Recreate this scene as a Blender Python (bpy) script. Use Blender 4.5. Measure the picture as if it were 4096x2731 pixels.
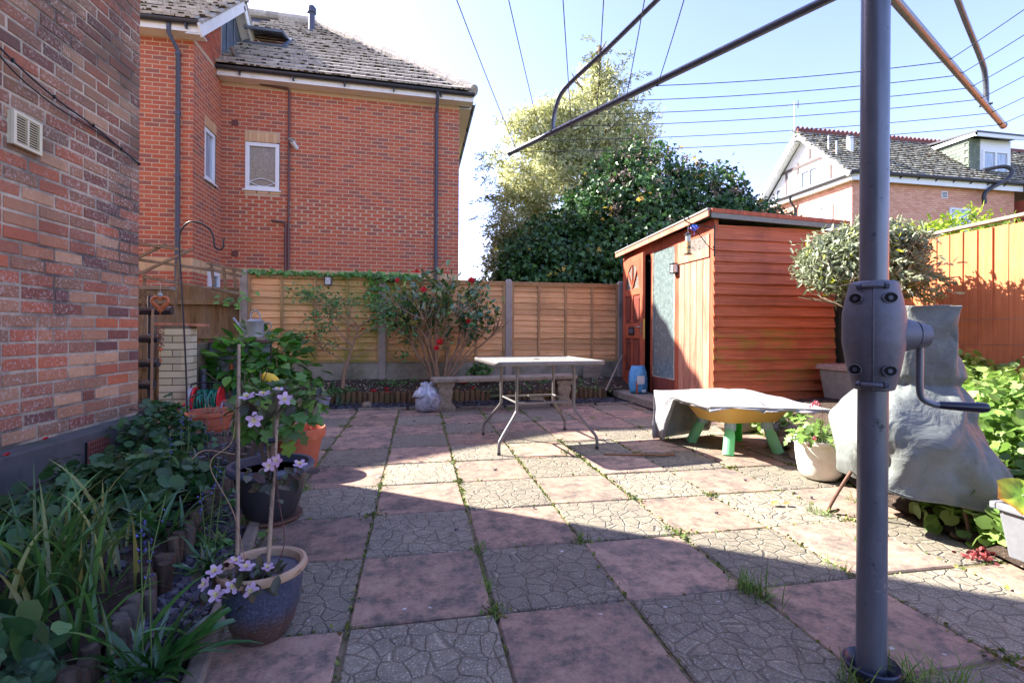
import bpy, math, random
import numpy as np
from mathutils import Vector, Matrix, noise
R = math.radians
rnd = random.Random(7)
for o in list(bpy.data.objects): bpy.data.objects.remove(o)
scn = bpy.context.scene
COL = scn.collection

# ------------------------------------------------------------------ camera, sky, sun, exposure
CAM = Vector((0, 0, .96))
cam_d = bpy.data.cameras.new("camera"); cam = bpy.data.objects.new("camera", cam_d); COL.objects.link(cam)
cam_d.lens = 17.40; cam_d.sensor_width = 36; cam_d.shift_y = -.0102
cam_d.clip_start = .02; cam_d.clip_end = 2000
cam.matrix_world = (Matrix.Translation(CAM) @ Matrix.Rotation(R(-10.76), 4, 'Z') @ Matrix.Rotation(R(90), 4, 'X')
                    @ Matrix.Rotation(R(.3), 4, 'Z'))
scn.camera = cam
SUN_EL = R(38.5); SUN_DIR = Vector((-.82 * math.cos(SUN_EL), .572 * math.cos(SUN_EL), math.sin(SUN_EL))).normalized()
world = bpy.data.worlds.new("World"); scn.world = world; world.use_nodes = True
wn = world.node_tree.nodes; wl = world.node_tree.links
sky = wn.new("ShaderNodeTexSky"); sky.sky_type = 'NISHITA'; sky.sun_disc = False
sky.sun_elevation = SUN_EL; sky.sun_rotation = math.atan2(SUN_DIR.x, SUN_DIR.y)
sky.air_density = 1.0; sky.dust_density = 1.0; sky.ozone_density = 3.0; sky.altitude = 20
wl.new(sky.outputs[0], wn["Background"].inputs[0]); wn["Background"].inputs[1].default_value = .12
tint = wn.new('ShaderNodeMix'); tint.data_type = 'RGBA'; tint.blend_type = 'MULTIPLY'; tint.inputs[0].default_value = 1; tint.inputs[7].default_value = (1.03, .855, 1.0, 1)   # the photograph's white balance
wl.new(sky.outputs[0], tint.inputs[6]); wl.new(tint.outputs[2], wn['Background'].inputs[0])
sun_d = bpy.data.lights.new("sun", 'SUN'); sun = bpy.data.objects.new("sun", sun_d); COL.objects.link(sun)
sun_d.energy = 5.0; sun_d.angle = R(.53); sun_d.color = (1, .95, .86)
sun.rotation_euler = SUN_DIR.to_track_quat('Z', 'Y').to_euler(); sun.location = SUN_DIR * 40
scn.view_settings.view_transform = 'Standard'; scn.view_settings.look = 'None'
scn.view_settings.exposure = 2.22; scn.view_settings.gamma = 1; scn.view_settings.use_curve_mapping = False
scn.render.engine = 'CYCLES'

# ------------------------------------------------------------------ object helpers
W = {}
def tag(o, label=None, cat=None, group=None, kind=None):
    for k, v in (('label', label), ('category', cat), ('group', group), ('kind', kind)):
        if v: o[k] = v
    return o
def thing(name, loc, label, cat, group=None, rz=0):
    o = bpy.data.objects.new(name, None); o.empty_display_size = .1; COL.objects.link(o)
    o.location = loc; o.rotation_euler = (0, 0, rz); W[o.name] = Vector(loc)
    return tag(o, label, cat, group)
def wloc(p): return W.get(p.name, Vector((0, 0, 0))) if p else Vector((0, 0, 0))
def link(name, me, parent=None, kind=None, wl_=None, mats=()):
    o = bpy.data.objects.new(name, me); COL.objects.link(o)
    for m in mats: me.materials.append(m)
    if parent: o.parent = parent
    W[o.name] = wloc(parent) if wl_ is None else Vector(wl_)
    if kind: o['kind'] = kind
    return o
def inst(name, me, M, parent=None):
    """an object that shares mesh data, placed by a world matrix under its parent"""
    o = bpy.data.objects.new(name, me); COL.objects.link(o)
    if parent: o.parent = parent; M = Matrix.Translation(-wloc(parent)) @ M
    o.matrix_basis = M; W[o.name] = M.translation.copy()
    return o
class MB:
    def __init__(s): s.v = []; s.f = []; s.m = []; s.mi = 0
    def add(s, vs, fs):
        n = len(s.v); s.v.extend([tuple(v) for v in vs])
        for f in fs: s.f.append(tuple(i + n for i in f)); s.m.append(s.mi)
    def hexa(s, p):   # 8 corners: bottom 0-3 ccw, top 4-7 ccw
        s.add(p, [(3, 2, 1, 0), (4, 5, 6, 7), (0, 1, 5, 4), (1, 2, 6, 5), (2, 3, 7, 6), (3, 0, 4, 7)])
    def box(s, x0, x1, y0, y1, z0, z1, j=0):
        q = [(x0, y0, z0), (x1, y0, z0), (x1, y1, z0), (x0, y1, z0), (x0, y0, z1), (x1, y0, z1), (x1, y1, z1), (x0, y1, z1)]
        if j: q = [tuple(c + rnd.uniform(-j, j) for c in v) for v in q]
        s.hexa(q)
    def obox(s, c, ax, ay, az, hx, hy, hz):   # oriented box
        c = Vector(c); ax = Vector(ax).normalized(); ay = Vector(ay).normalized(); az = Vector(az).normalized()
        q = []
        for k in (-1, 1):
            for i, j in ((-1, -1), (1, -1), (1, 1), (-1, 1)): q.append(c + ax * hx * i + ay * hy * j + az * hz * k)
        s.hexa(q)
    def beam(s, a, b, w, h, up=(0, 0, 1)):
        a = Vector(a); b = Vector(b); d = (b - a); L = d.length; d.normalize(); u = Vector(up); sd = d.cross(u)
        if sd.length < 1e-4: sd = d.cross(Vector((0, 1, 0)))
        sd.normalize(); u = sd.cross(d); s.obox((a + b) / 2, d, sd, u, L / 2, w / 2, h / 2)
    def tube(s, pts, r, n=10, cap=True):
        pts = [Vector(p) for p in pts]; k = len(pts); rr = r if isinstance(r, (list, tuple)) else [r] * k
        vs = []; fs = []; prev = None
        for i, p in enumerate(pts):
            t = (pts[min(i + 1, k - 1)] - pts[max(i - 1, 0)]).normalized()
            if prev is None: a = t.orthogonal().normalized()
            else: a = (prev - t * prev.dot(t)); a = a.normalized() if a.length > 1e-6 else t.orthogonal().normalized()
            prev = a; b = t.cross(a)
            for j in range(n):
                an = 2 * math.pi * j / n; vs.append(p + (a * math.cos(an) + b * math.sin(an)) * rr[i])
        for i in range(k - 1):
            for j in range(n): fs.append((i * n + j, i * n + (j + 1) % n, (i + 1) * n + (j + 1) % n, (i + 1) * n + j))
        if cap: fs.append(tuple(range(n))[::-1]); fs.append(tuple((k - 1) * n + j for j in range(n)))
        s.add(vs, fs)
    def lathe(s, prof, c=(0, 0, 0), n=40, sx=1, sy=1, wob=0):
        c = Vector(c); vs = []; fs = []; k = len(prof)
        for i, (r, z) in enumerate(prof):
            for j in range(n):
                an = 2 * math.pi * j / n; w = 1 + (wob * noise.noise(Vector((math.cos(an) * 1.5, math.sin(an) * 1.5, z * 6 + c.x))) if wob else 0)
                vs.append(c + Vector((r * w * sx * math.cos(an), r * w * sy * math.sin(an), z)))
        for i in range(k - 1):
            for j in range(n): fs.append((i * n + j, i * n + (j + 1) % n, (i + 1) * n + (j + 1) % n, (i + 1) * n + j))
        fs.append(tuple(range(n))[::-1]); fs.append(tuple((k - 1) * n + j for j in range(n)))
        s.add(vs, fs)
    def mesh(s, name, mats, off=None, smooth=False):
        me = bpy.data.meshes.new(name); o = off or Vector((0, 0, 0))
        me.from_pydata([(v[0] - o.x, v[1] - o.y, v[2] - o.z) for v in s.v], [], s.f)
        for m in (mats if isinstance(mats, (list, tuple)) else [mats]): me.materials.append(m)
        if any(s.m): me.polygons.foreach_set('material_index', s.m)
        if smooth:
            me.polygons.foreach_set('use_smooth', [True] * len(me.polygons))
            if smooth != 1: me.set_sharp_from_angle(angle=R(smooth))
        me.update(); return me
    def build(s, name, mats, parent=None, smooth=False, kind=None, bevel=0, org=None):
        off = wloc(parent) if org is None else Vector(org)
        me = s.mesh(name, mats, off, smooth)
        o = link(name, me, parent, kind)
        if org is not None: o.location = off - wloc(parent); W[o.name] = off
        if bevel:
            b = o.modifiers.new('bevel', 'BEVEL'); b.width = bevel; b.segments = 2; b.limit_method = 'ANGLE'; b.angle_limit = R(40)
        return o
def bx(name, m, parent, x0, x1, y0, y1, z0, z1, bevel=0, kind=None, j=0):
    b = MB(); b.box(x0, x1, y0, y1, z0, z1, j); return b.build(name, m, parent, bevel=bevel, kind=kind)
def tb(name, m, parent, pts, r, n=10, kind=None):
    b = MB(); b.tube(pts, r, n); return b.build(name, m, parent, smooth=50, kind=kind)
def bez(p, n=10):   # Catmull-Rom through points
    p = [Vector(q) for q in p]; q = [p[0] * 2 - p[1]] + p + [p[-1] * 2 - p[-2]]; out = []
    for i in range(1, len(q) - 2):
        for k in range(n):
            t = k / n; a, b, c, d = q[i - 1:i + 3]
            out.append(.5 * ((2 * b) + (c - a) * t + (2 * a - 5 * b + 4 * c - d) * t * t + (3 * b - a - 3 * c + d) * t ** 3))
    out.append(p[-1]); return out
UNIT = {}
def worn_brick(m, seed):   # unit brick, chipped chamfer round its outer (+y) face
    k = 'worn%d' % seed + m.name
    if k not in UNIT:
        r = random.Random(seed); b = MB(); B = [(-.5, -.5, -.5), (.5, -.5, -.5), (.5, -.5, .5), (-.5, -.5, .5)]
        E_ = [(x * (1 - r.uniform(0, .012)), .40, z * (1 - r.uniform(0, .05))) for x, y, z in B]; F_ = [(x * (1 - r.uniform(.02, .06)), .5 - r.uniform(0, .03), z * (1 - r.uniform(.06, .20))) for x, y, z in B]
        b.add(B + E_ + F_, [(0, 1, 2, 3)] + [(i + o, i + 4 + o, (i + 1) % 4 + 4 + o, (i + 1) % 4 + o) for o in (0, 4) for i in range(4)] + [(11, 10, 9, 8)]); UNIT[k] = b.mesh('brick_%d' % seed, m)
    return UNIT[k]
def unit_box(m):   # unit cube mesh centred on the origin, one per material
    if m.name not in UNIT:
        b = MB(); b.box(-.5, .5, -.5, .5, -.5, .5); UNIT[m.name] = b.mesh('unit_' + m.name, m)
    return UNIT[m.name]

# ------------------------------------------------------------------ materials
def lin(c): return tuple(((x / 12.92) if x <= .04045 else ((x + .055) / 1.055) ** 2.4) for x in c)
def C8(r, g, b): return lin((r / 255, g / 255, b / 255))
class NT:
    def __init__(s, name):
        s.m = bpy.data.materials.new(name); s.m.use_nodes = True; s.n = s.m.node_tree.nodes; s.l = s.m.node_tree.links
        s.bs = s.n['Principled BSDF']; s.out = s.n['Material Output']; s._rand = None; s._pos = None
    def new(s, t, **k):
        n = s.n.new(t)
        for a, b in k.items(): setattr(n, a, b)
        return n
    def put(s, sock, v):
        if isinstance(v, bpy.types.NodeSocket): s.l.new(v, sock)
        elif isinstance(v, tuple) and len(v) == 3 and sock.type == 'RGBA': sock.default_value = (*v, 1)
        else: sock.default_value = v
    def math(s, op, a, b=0., clamp=False):
        n = s.new('ShaderNodeMath', operation=op, use_clamp=clamp); s.put(n.inputs[0], a); s.put(n.inputs[1], b); return n.outputs[0]
    def mix(s, f, a, b, mode='MIX'):
        n = s.new('ShaderNodeMix', data_type='RGBA', blend_type=mode); s.put(n.inputs[0], f); s.put(n.inputs[6], a); s.put(n.inputs[7], b); return n.outputs[2]
    def pos(s):
        if s._pos is None: s._pos = s.new('ShaderNodeNewGeometry').outputs['Position']
        return s._pos
    def rand(s, k=1.0):
        if s._rand is None:
            a = s.new('ShaderNodeObjectInfo').outputs['Random']; b = s.new('ShaderNodeNewGeometry').outputs['Random Per Island']
            s._rand = s.math('FRACT', s.math('ADD', s.math('MULTIPLY', a, 37.1), s.math('MULTIPLY', b, 11.7)))
        return s._rand if k == 1.0 else s.math('FRACT', s.math('MULTIPLY', s._rand, k))
    def vadd(s, v, sc):   # coordinate shifted per piece
        c = s.new('ShaderNodeVectorMath', operation='SCALE'); c.inputs[0].default_value = (1, .7, .4); s.put(c.inputs['Scale'], s.math('MULTIPLY', s.rand(), sc))
        a = s.new('ShaderNodeVectorMath', operation='ADD'); s.l.new(v, a.inputs[0]); s.l.new(c.outputs[0], a.inputs[1]); return a.outputs[0]
    def noise(s, scale, detail=4, rough=.55, vec=None, dist=0., stretch=None):
        n = s.new('ShaderNodeTexNoise'); n.inputs['Scale'].default_value = scale; n.inputs['Detail'].default_value = detail
        n.inputs['Roughness'].default_value = rough; n.inputs['Distortion'].default_value = dist
        v = vec or s.pos()
        if stretch:
            mp = s.new('ShaderNodeMapping'); mp.inputs['Scale'].default_value = stretch; s.l.new(v, mp.inputs[0]); v = mp.outputs[0]
        s.l.new(v, n.inputs['Vector']); return n.outputs[0]
    def ramp(s, f, stops, interp='LINEAR'):
        n = s.new('ShaderNodeValToRGB'); n.color_ramp.interpolation = interp; e = n.color_ramp.elements
        while len(e) < len(stops): e.new(.5)
        for i, (p, c) in enumerate(stops): e[i].position = p; e[i].color = (*c, 1) if isinstance(c, tuple) else (c, c, c, 1)
        s.put(n.inputs[0], f); return n.outputs[0]
    def step(s, f, a, b): return s.ramp(f, [(a, 0.), (b, 1.)]) if a < b else s.ramp(f, [(b, 1.), (a, 0.)])
    def bump(s, h, dist, strength=1.0, prev=None):
        n = s.new('ShaderNodeBump'); n.inputs['Distance'].default_value = dist; n.inputs['Strength'].default_value = strength
        s.l.new(h, n.inputs['Height'])
        if prev: s.l.new(prev, n.inputs['Normal'])
        return n.outputs[0]
    def fin(s, col, rough=.8, spec=.5, metal=0., nrm=None, trans=0.):
        b = s.bs; s.put(b.inputs['Base Color'], col); s.put(b.inputs['Roughness'], rough); b.inputs['Specular IOR Level'].default_value = spec
        s.put(b.inputs['Metallic'], metal)
        if nrm: s.l.new(nrm, b.inputs['Normal'])
        if trans:
            t = s.new('ShaderNodeBsdfTranslucent'); s.put(t.inputs[0], col); mx = s.new('ShaderNodeMixShader'); mx.inputs[0].default_value = trans
            s.l.new(b.outputs[0], mx.inputs[1]); s.l.new(t.outputs[0], mx.inputs[2]); s.l.new(mx.outputs[0], s.out.inputs[0])
        return s.m
def simple(name, c, rough=.6, metal=0., spec=.5, var=.12, nscale=20, bump=.0008, spots=None, stretch=None):
    t = NT(name); n = t.noise(nscale, 6, .6, stretch=stretch)
    lo = tuple(x * (1 - var) for x in c); hi = tuple(min(1, x * (1 + var)) for x in c)
    col = t.ramp(n, [(.3, lo), (.7, hi)])
    if spots:
        for (sc, ss, a, b) in spots: col = t.mix(t.step(t.noise(ss, 5, .65), a, b), col, sc)
    return t.fin(col, rough, spec, metal, t.bump(n, bump) if bump else None)
def brickm(name, cols, mot, dirt=None, spots=(), rough=.9, bump=.002, var=.25, stain=None):
    t = NT(name); r = t.rand(); k = len(cols)
    col = t.ramp(r, [(i / k, c) for i, c in enumerate(cols)], 'CONSTANT')
    v = t.noise(mot, 6, .65); v2 = t.math('ADD', t.math('MULTIPLY', v, var * 2), 1 - var)
    hs = t.new('ShaderNodeHueSaturation'); t.put(hs.inputs['Value'], v2); t.l.new(col, hs.inputs['Color']); col = hs.outputs[0]
    for (c, s_, a, b, amt) in spots: col = t.mix(t.math('MULTIPLY', t.step(t.noise(s_, 6, .7), a, b), amt), col, c)
    if stain: col = stain(t, col)
    return t.fin(col, rough, .3, 0, t.bump(t.noise(mot * 3, 5, .7), bump))
def woodm(name, base, dark, stretch=(30, 30, 1.5), algae=None, var=.25, rough=.75, grey=0.):
    t = NT(name); v = t.vadd(t.pos(), 40)
    g = t.noise(1.0, 8, .65, v, .6, stretch); col = t.ramp(g, [(.3, dark), (.62, base)])
    hs = t.new('ShaderNodeHueSaturation'); t.put(hs.inputs['Value'], t.math('ADD', t.math('MULTIPLY', t.rand(), var * 2), 1 - var)); t.l.new(col, hs.inputs['Color']); col = hs.outputs[0]
    big = t.noise(2.2, 4, .6); col = t.mix(t.math('MULTIPLY', t.step(big, .5, .75), .5), col, tuple(x * .6 for x in dark))
    if grey: col = t.mix(t.math('MULTIPLY', t.step(t.noise(5, 4, .6, None, 0, (1, 1, .4)), .4, .7), grey), col, (.3, .28, .25))
    if algae: col = algae(t, col)
    return t.fin(col, rough, .35, 0, t.bump(g, .0025))
def leafm(name, cols, rough=.45, trans=.3, spec=.5, var=.35, vein=False):
    t = NT(name); k = len(cols)
    col = t.ramp(t.rand(), [(i / max(1, k - 1), c) for i, c in enumerate(cols)])
    v2 = t.math('ADD', t.math('MULTIPLY', t.rand(7.3), var * 2), 1 - var)
    hs = t.new('ShaderNodeHueSaturation'); t.put(hs.inputs['Value'], v2); t.l.new(col, hs.inputs['Color'])
    col = hs.outputs[0]; nr = None
    if vein: n = t.noise(60, 3, .6); nr = t.bump(n, .002); col = t.mix(t.math('MULTIPLY', t.step(t.noise(35, 4, .6), .5, .75), .35), col, (.1, .15, .03))
    return t.fin(col, rough, spec, 0, nr, trans)
def plain(name, c, rough=.5, metal=0., spec=.5, trans=0.):
    return NT(name).fin(c, rough, spec, metal, None, trans)

# ------------------------------------------------------------------ foliage helpers
LEAF = {
 'oval': ([(0, 0, 0), (.3, .28, .07), (.72, .24, .06), (1, 0, -.06), (.72, -.24, .06), (.3, -.28, .07)], [(0, 3, 2, 1), (0, 5, 4, 3)]),
 'thin': ([(0, 0, 0), (.4, .1, .03), (1, 0, -.05), (.4, -.1, .03)], [(0, 2, 1), (0, 3, 2)]),
 'spray': ([(0, 0, 0), (.35, .16, 0), (.5, .04, 0), (.8, .14, -.05), (1, 0, -.1), (.8, -.14, -.05), (.5, -.04, 0), (.35, -.16, 0)], [(0, 2, 1), (0, 7, 6), (0, 6, 4, 2), (2, 4, 3), (6, 5, 4)]),
 'round': ([(0, 0, 0), (.05, .34, .05), (.38, .50, .08), (.78, .40, .03), (1, .12, -.04), (.92, -.02, -.02), (.78, -.40, .03), (.38, -.50, .08), (.05, -.34, .05)], [(0, 3, 2, 1), (0, 5, 4, 3), (0, 6, 5), (0, 8, 7, 6)]),
 'ivy': ([(0, 0, 0), (-.05, .3, .02), (.3, .5, 0), (.45, .22, .05), (1, 0, -.1), (.45, -.22, .05), (.3, -.5, 0), (-.05, -.3, .02)], [(0, 4, 3), (0, 3, 2, 1), (0, 5, 4), (0, 7, 6, 5)]),
}
def bulk(name, pts, dirs, nrms, size, parent, mat, shape='oval', aspect=1., kind='stuff'):
    """many leaves as one mesh: numpy arrays of base point, direction and face normal"""
    tv, tf = LEAF[shape]; tv = np.array(tv, float); tv[:, 1] *= aspect
    P = np.asarray(pts, float); n = len(P); D = np.asarray(dirs, float); D /= np.linalg.norm(D, axis=1)[:, None] + 1e-9
    N = np.asarray(nrms, float); N = N - D * (N * D).sum(1)[:, None]; N /= np.linalg.norm(N, axis=1)[:, None] + 1e-9
    S = np.cross(N, D); sz = np.asarray(size, float).reshape(-1, 1, 1) * np.ones((n, 1, 1))
    off = np.array(wloc(parent))
    V = (P - off)[:, None, :] + sz * (tv[None, :, 0:1] * D[:, None] + tv[None, :, 1:2] * S[:, None] + tv[None, :, 2:3] * N[:, None])
    k = len(tv); loops = np.concatenate([(np.arange(n) * k)[:, None] + np.concatenate([np.array(f) for f in tf])[None]], 0).reshape(-1)
    tot = np.tile([len(f) for f in tf], n); st = np.concatenate([[0], np.cumsum(tot)[:-1]])
    me = bpy.data.meshes.new(name); me.vertices.add(n * k); me.vertices.foreach_set('co', V.reshape(-1).astype(np.float32))
    me.loops.add(len(loops)); me.loops.foreach_set('vertex_index', loops.astype(np.int32))
    me.polygons.add(len(tot)); me.polygons.foreach_set('loop_start', st.astype(np.int32)); me.polygons.foreach_set('loop_total', tot.astype(np.int32))
    me.update(calc_edges=True); me.validate()
    return link(name, me, parent, kind, mats=[mat])
def clumps(rs, blobs, ncl, per, cr, up=.3, hollow=.75, rough=.25):
    """leaf positions: clump centres near the skin of rough ellipsoids, leaves scattered round each"""
    P = []; N = []
    w = np.array([b[3] * b[4] + b[3] * b[5] + b[4] * b[5] for b in blobs]); w = w / w.sum()
    for b, f in zip(blobs, w):
        m = max(1, int(ncl * f)); d = rs.normal(size=(m, 3)); d /= np.linalg.norm(d, axis=1)[:, None]
        c = np.array(b[:3]); r = np.array(b[3:6]); rad = hollow + (1 - hollow) * rs.random(m) ** .6
        wob = 1 + rough * np.array([noise.noise(Vector(x * 2.3) + Vector(b[:3])) for x in d])
        cc = c + d * r * (rad * wob)[:, None]
        q = rs.normal(size=(m, per, 3)) * cr; q[:, :, 2] *= .7
        P.append((cc[:, None] + q).reshape(-1, 3))
        nn = (d / r)[:, None] * r.mean() + rs.normal(size=(m, per, 3)) * .55; nn[:, :, 2] += up; N.append(nn.reshape(-1, 3))
    return np.concatenate(P), np.concatenate(N)
def leafcloud(name, rs, blobs, ncl, per, cr, size, parent, mat, shape='oval', aspect=1., up=.3, droop=0., hollow=.75, rough=.25, clip=None, kind='stuff'):
    P, N = clumps(rs, blobs, ncl, per, cr, up, hollow, rough)
    if clip is not None: k = clip(P); P = P[k]; N = N[k]
    n = len(P); D = rs.normal(size=(n, 3)); D[:, 2] -= droop
    return bulk(name, P, D, N, size * (.65 + .7 * rs.random(n)), parent, mat, shape, aspect, kind)
def ribbon(b, base, ang, L, w, lean, arch, seg=7, fold=.25, twist=0.):
    """strap leaf arching over: appended to MB b"""
    d = Vector((math.cos(ang), math.sin(ang), 0)); s = Vector((-d.y, d.x, 0)); p = Vector(base); vs = []; fs = []
    th = R(90) - lean
    for i in range(seg + 1):
        t = i / seg; ww = w * (1 - t ** 2.2) * (.55 + .9 * min(t * 2.2, .5)) + .0004
        up = Vector((-d.x * math.sin(th), -d.y * math.sin(th), math.cos(th))); tw = s * math.cos(twist * t) + up * math.sin(twist * t)
        vs += [p - tw * ww + up * ww * fold, p, p + tw * ww + up * ww * fold]
        if i < seg:
            k = 3 * i; fs += [(k, k + 1, k + 4, k + 3), (k + 1, k + 2, k + 5, k + 4)]
        p = p + (d * math.cos(th) + Vector((0, 0, math.sin(th)))) * (L / seg); th -= arch / seg * (.4 + 1.2 * t)
    b.add(vs, fs)
def branch(b, p, d, L, r, depth, tips, rr, spread=.6, up=.15, kids=3, n=5):
    """recursive tapered limb with kinks; collects the tips"""
    p = Vector(p); d = Vector(d).normalized(); pts = [p.copy()]; k = 4
    for i in range(k):
        d = (d + Vector((rr.gauss(0, .14), rr.gauss(0, .14), rr.gauss(0, .1) + up * .3))).normalized(); p = p + d * L / k; pts.append(p.copy())
    b.tube(pts, [r * (1 - .4 * i / k) for i in range(k + 1)], n, cap=False)
    if depth == 0: tips.append((p, d)); return
    for j in range(kids):
        q = pts[rr.randint(2, k)] if j else p
        e = (d + Vector((rr.gauss(0, spread), rr.gauss(0, spread), rr.gauss(0, spread * .6) + up))).normalized()
        branch(b, q, e, L * rr.uniform(.55, .8), r * .6, depth - 1, tips, rr, spread, up, kids, max(3, n - 1))
def disc_leaf(name, mat, lobes=7, cup=.12, notch=.12, rings=2):
    """rounded lobed leaf, unit size, stalk at the origin, in the xy plane"""
    b = MB(); n = lobes * 3; vs = [(0, 0, -.02)]; fs = []
    for k in range(1, rings + 1):
        for j in range(n):
            a = -math.pi * .93 + 1.86 * math.pi * j / (n - 1); e = abs(math.sin(lobes * a * .5))
            r = .5 * k / rings * (1 - notch * (1 - e) * (k == rings)); vs.append((r * math.cos(a) + .12 * k / rings, r * math.sin(a), cup * (k / rings) ** 2 * .5 + .035 * math.cos(lobes * a) * k / rings))
    for j in range(n - 1): fs.append((0, 1 + j, 2 + j))
    for k in range(rings - 1):
        for j in range(n - 1): a = 1 + k * n + j; fs.append((a, a + n, a + n + 1, a + 1))
    b.add(vs, fs); return b.mesh(name, mat, smooth=1)
def shaped_leaf(name, mat, out, fold=.15, droop=.15):
    """leaf from half outline [(u, v)...], unit length along x, folded on its midrib"""
    b = MB(); vs = []; fs = []
    for i, (u, v) in enumerate(out):
        dz = -droop * u * u
        vs += [(u, 0, dz), (u, v, dz + fold * v), (u, -v, dz + fold * v)]
        if i: k = 3 * i; fs += [(k - 3, k, k + 1, k - 2), (k - 3, k - 1, k + 2, k)]
    b.add(vs, fs); return b.mesh(name, mat, smooth=1)
def orient(p, d, n, s):
    d = Vector(d).normalized(); n = Vector(n); n = (n - d * n.dot(d)).normalized(); y = n.cross(d)
    return Matrix(((d.x * s, y.x * s, n.x * s, p[0]), (d.y * s, y.y * s, n.y * s, p[1]), (d.z * s, y.z * s, n.z * s, p[2]), (0, 0, 0, 1)))
# ------------------------------------------------------------------ materials of the setting
def slab_mat(name, crazy):
    t = NT(name); v = t.vadd(t.pos(), 53)
    if crazy:
        base = t.ramp(t.noise(9, 8, .78), [(.28, C8(98, 90, 78)), (.5, C8(122, 114, 98)), (.72, C8(146, 136, 116))])
        gr = t.noise(150, 3, .85); base = t.mix(t.math('MULTIPLY', t.step(gr, .57, .64), .8), base, C8(206, 198, 184)); base = t.mix(t.math('MULTIPLY', t.step(gr, .42, .32), .5), base, C8(86, 82, 76))
    else:
        n = t.noise(7, 10, .80); n = t.math('ADD', t.math('MULTIPLY', n, .75), t.math('MULTIPLY', t.noise(26, 8, .8), .25)); base = t.ramp(n, [(.40, C8(88, 82, 76)), (.46, C8(122, 106, 94)), (.53, C8(160, 130, 112)), (.66, C8(182, 156, 134))])
        base = t.mix(t.math('MULTIPLY', t.step(t.noise(120, 4, .75), .55, .7), .35), base, C8(86, 80, 84))
    hs = t.new('ShaderNodeHueSaturation'); t.put(hs.inputs['Value'], t.math('ADD', t.math('MULTIPLY', t.rand(5.1), .34), .80)); t.l.new(base, hs.inputs['Color']); base = hs.outputs[0]
    base = t.mix(t.math('MULTIPLY', t.step(t.noise(1.5, 6, .7), .46, .66), .42), base, C8(104, 98, 92))
    base = t.mix(t.step(t.noise(9, 4, .6), .70, .715), base, C8(190, 188, 184))      # lichen
    base = t.mix(t.step(t.noise(24, 2, .5), .745, .76), base, C8(168, 168, 160))
    nr = t.bump(t.noise(160, 4, .7), .0012)
    if crazy:
        ds = t.new('ShaderNodeVectorMath', operation='ADD'); nz = t.new('ShaderNodeTexNoise'); nz.inputs['Scale'].default_value = 9; t.l.new(v, nz.inputs['Vector'])
        sc = t.new('ShaderNodeVectorMath', operation='SCALE'); sc.inputs['Scale'].default_value = .03; t.l.new(nz.outputs['Color'], sc.inputs[0]); t.l.new(v, ds.inputs[0]); t.l.new(sc.outputs[0], ds.inputs[1])
        fl = t.new('ShaderNodeMapping'); fl.inputs['Scale'].default_value = (1, 1, 0); t.l.new(ds.outputs[0], fl.inputs[0])
        vo = t.new('ShaderNodeTexVoronoi', voronoi_dimensions='3D', feature='DISTANCE_TO_EDGE'); vo.inputs['Scale'].default_value = 15; vo.inputs['Randomness'].default_value = .95; t.l.new(fl.outputs[0], vo.inputs['Vector'])
        d = vo.outputs['Distance']; g = t.ramp(d, [(.0, 0.), (.03, .35), (.06, 1.)]); nr = t.bump(g, .006, 1., nr)
        ring = t.ramp(d, [(.0, 0.), (.028, .0), (.04, 1.), (.052, .4), (.065, 0.)]); base = t.mix(t.math('MULTIPLY', t.math('MULTIPLY', ring, t.step(t.noise(11, 3, .6), .38, .62)), .34), base, C8(226, 212, 188))  # edge highlight along the grooves painted pale
        base = t.mix(t.math('MULTIPLY', t.step(d, .030, .014), .36), base, C8(66, 60, 54))  # shading down in the grooves painted dark
    return t.fin(base, .88, .3, 0, nr)
M_rose = slab_mat('rose_slab', False); M_crazy = slab_mat('crazed_slab', True)
def joint_mat():
    t = NT('sandy_joint'); n = t.noise(3, 5, .7); c = t.ramp(n, [(.38, C8(150, 134, 110)), (.52, C8(112, 104, 74)), (.62, C8(104, 124, 54))])
    g = t.noise(90, 4, .7); return t.fin(t.mix(t.math('MULTIPLY', g, .35), c, C8(84, 76, 62)), .95, .2, 0, t.bump(g, .006))
M_joint = joint_mat()
def soil_mat(name, a, b, c2):
    t = NT(name); n = t.noise(30, 8, .75); c = t.ramp(n, [(.3, a), (.6, b)]); c = t.mix(t.step(t.noise(85, 3, .6), .66, .7), c, c2)
    return t.fin(c, .95, .2, 0, t.bump(n, .02))
M_soil = soil_mat('dark_soil', C8(44, 37, 34), C8(82, 68, 58), C8(176, 160, 140))
M_earth = soil_mat('rough_ground', C8(70, 68, 46), C8(96, 100, 60), C8(120, 112, 84))
M_slate = brickm('blue_slate_chip', [C8(62, 64, 74), C8(78, 80, 90), C8(52, 52, 62), C8(88, 84, 90)], 30, rough=.55, bump=.001)
M_conc = simple('weathered_concrete', C8(150, 145, 136), .9, var=.22, nscale=9, bump=.002, spots=[(C8(84, 80, 74), 3.5, .52, .75), (C8(186, 184, 176), 26, .66, .72)])
M_concg = simple('mossy_gravel_board', C8(146, 142, 128), .9, var=.22, nscale=7, bump=.002, spots=[(C8(96, 92, 74), 2.2, .45, .7), (C8(92, 104, 56), 1.2, .52, .66)])
M_post = simple('concrete_post', C8(158, 148, 138), .9, var=.16, nscale=60, bump=.0015, spots=[(C8(110, 100, 92), 3, .5, .75)])
M_kerb = simple('kerb_concrete', C8(128, 118, 104), .9, var=.25, nscale=12, bump=.003, spots=[(C8(74, 68, 60), 5, .5, .7)])
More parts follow.
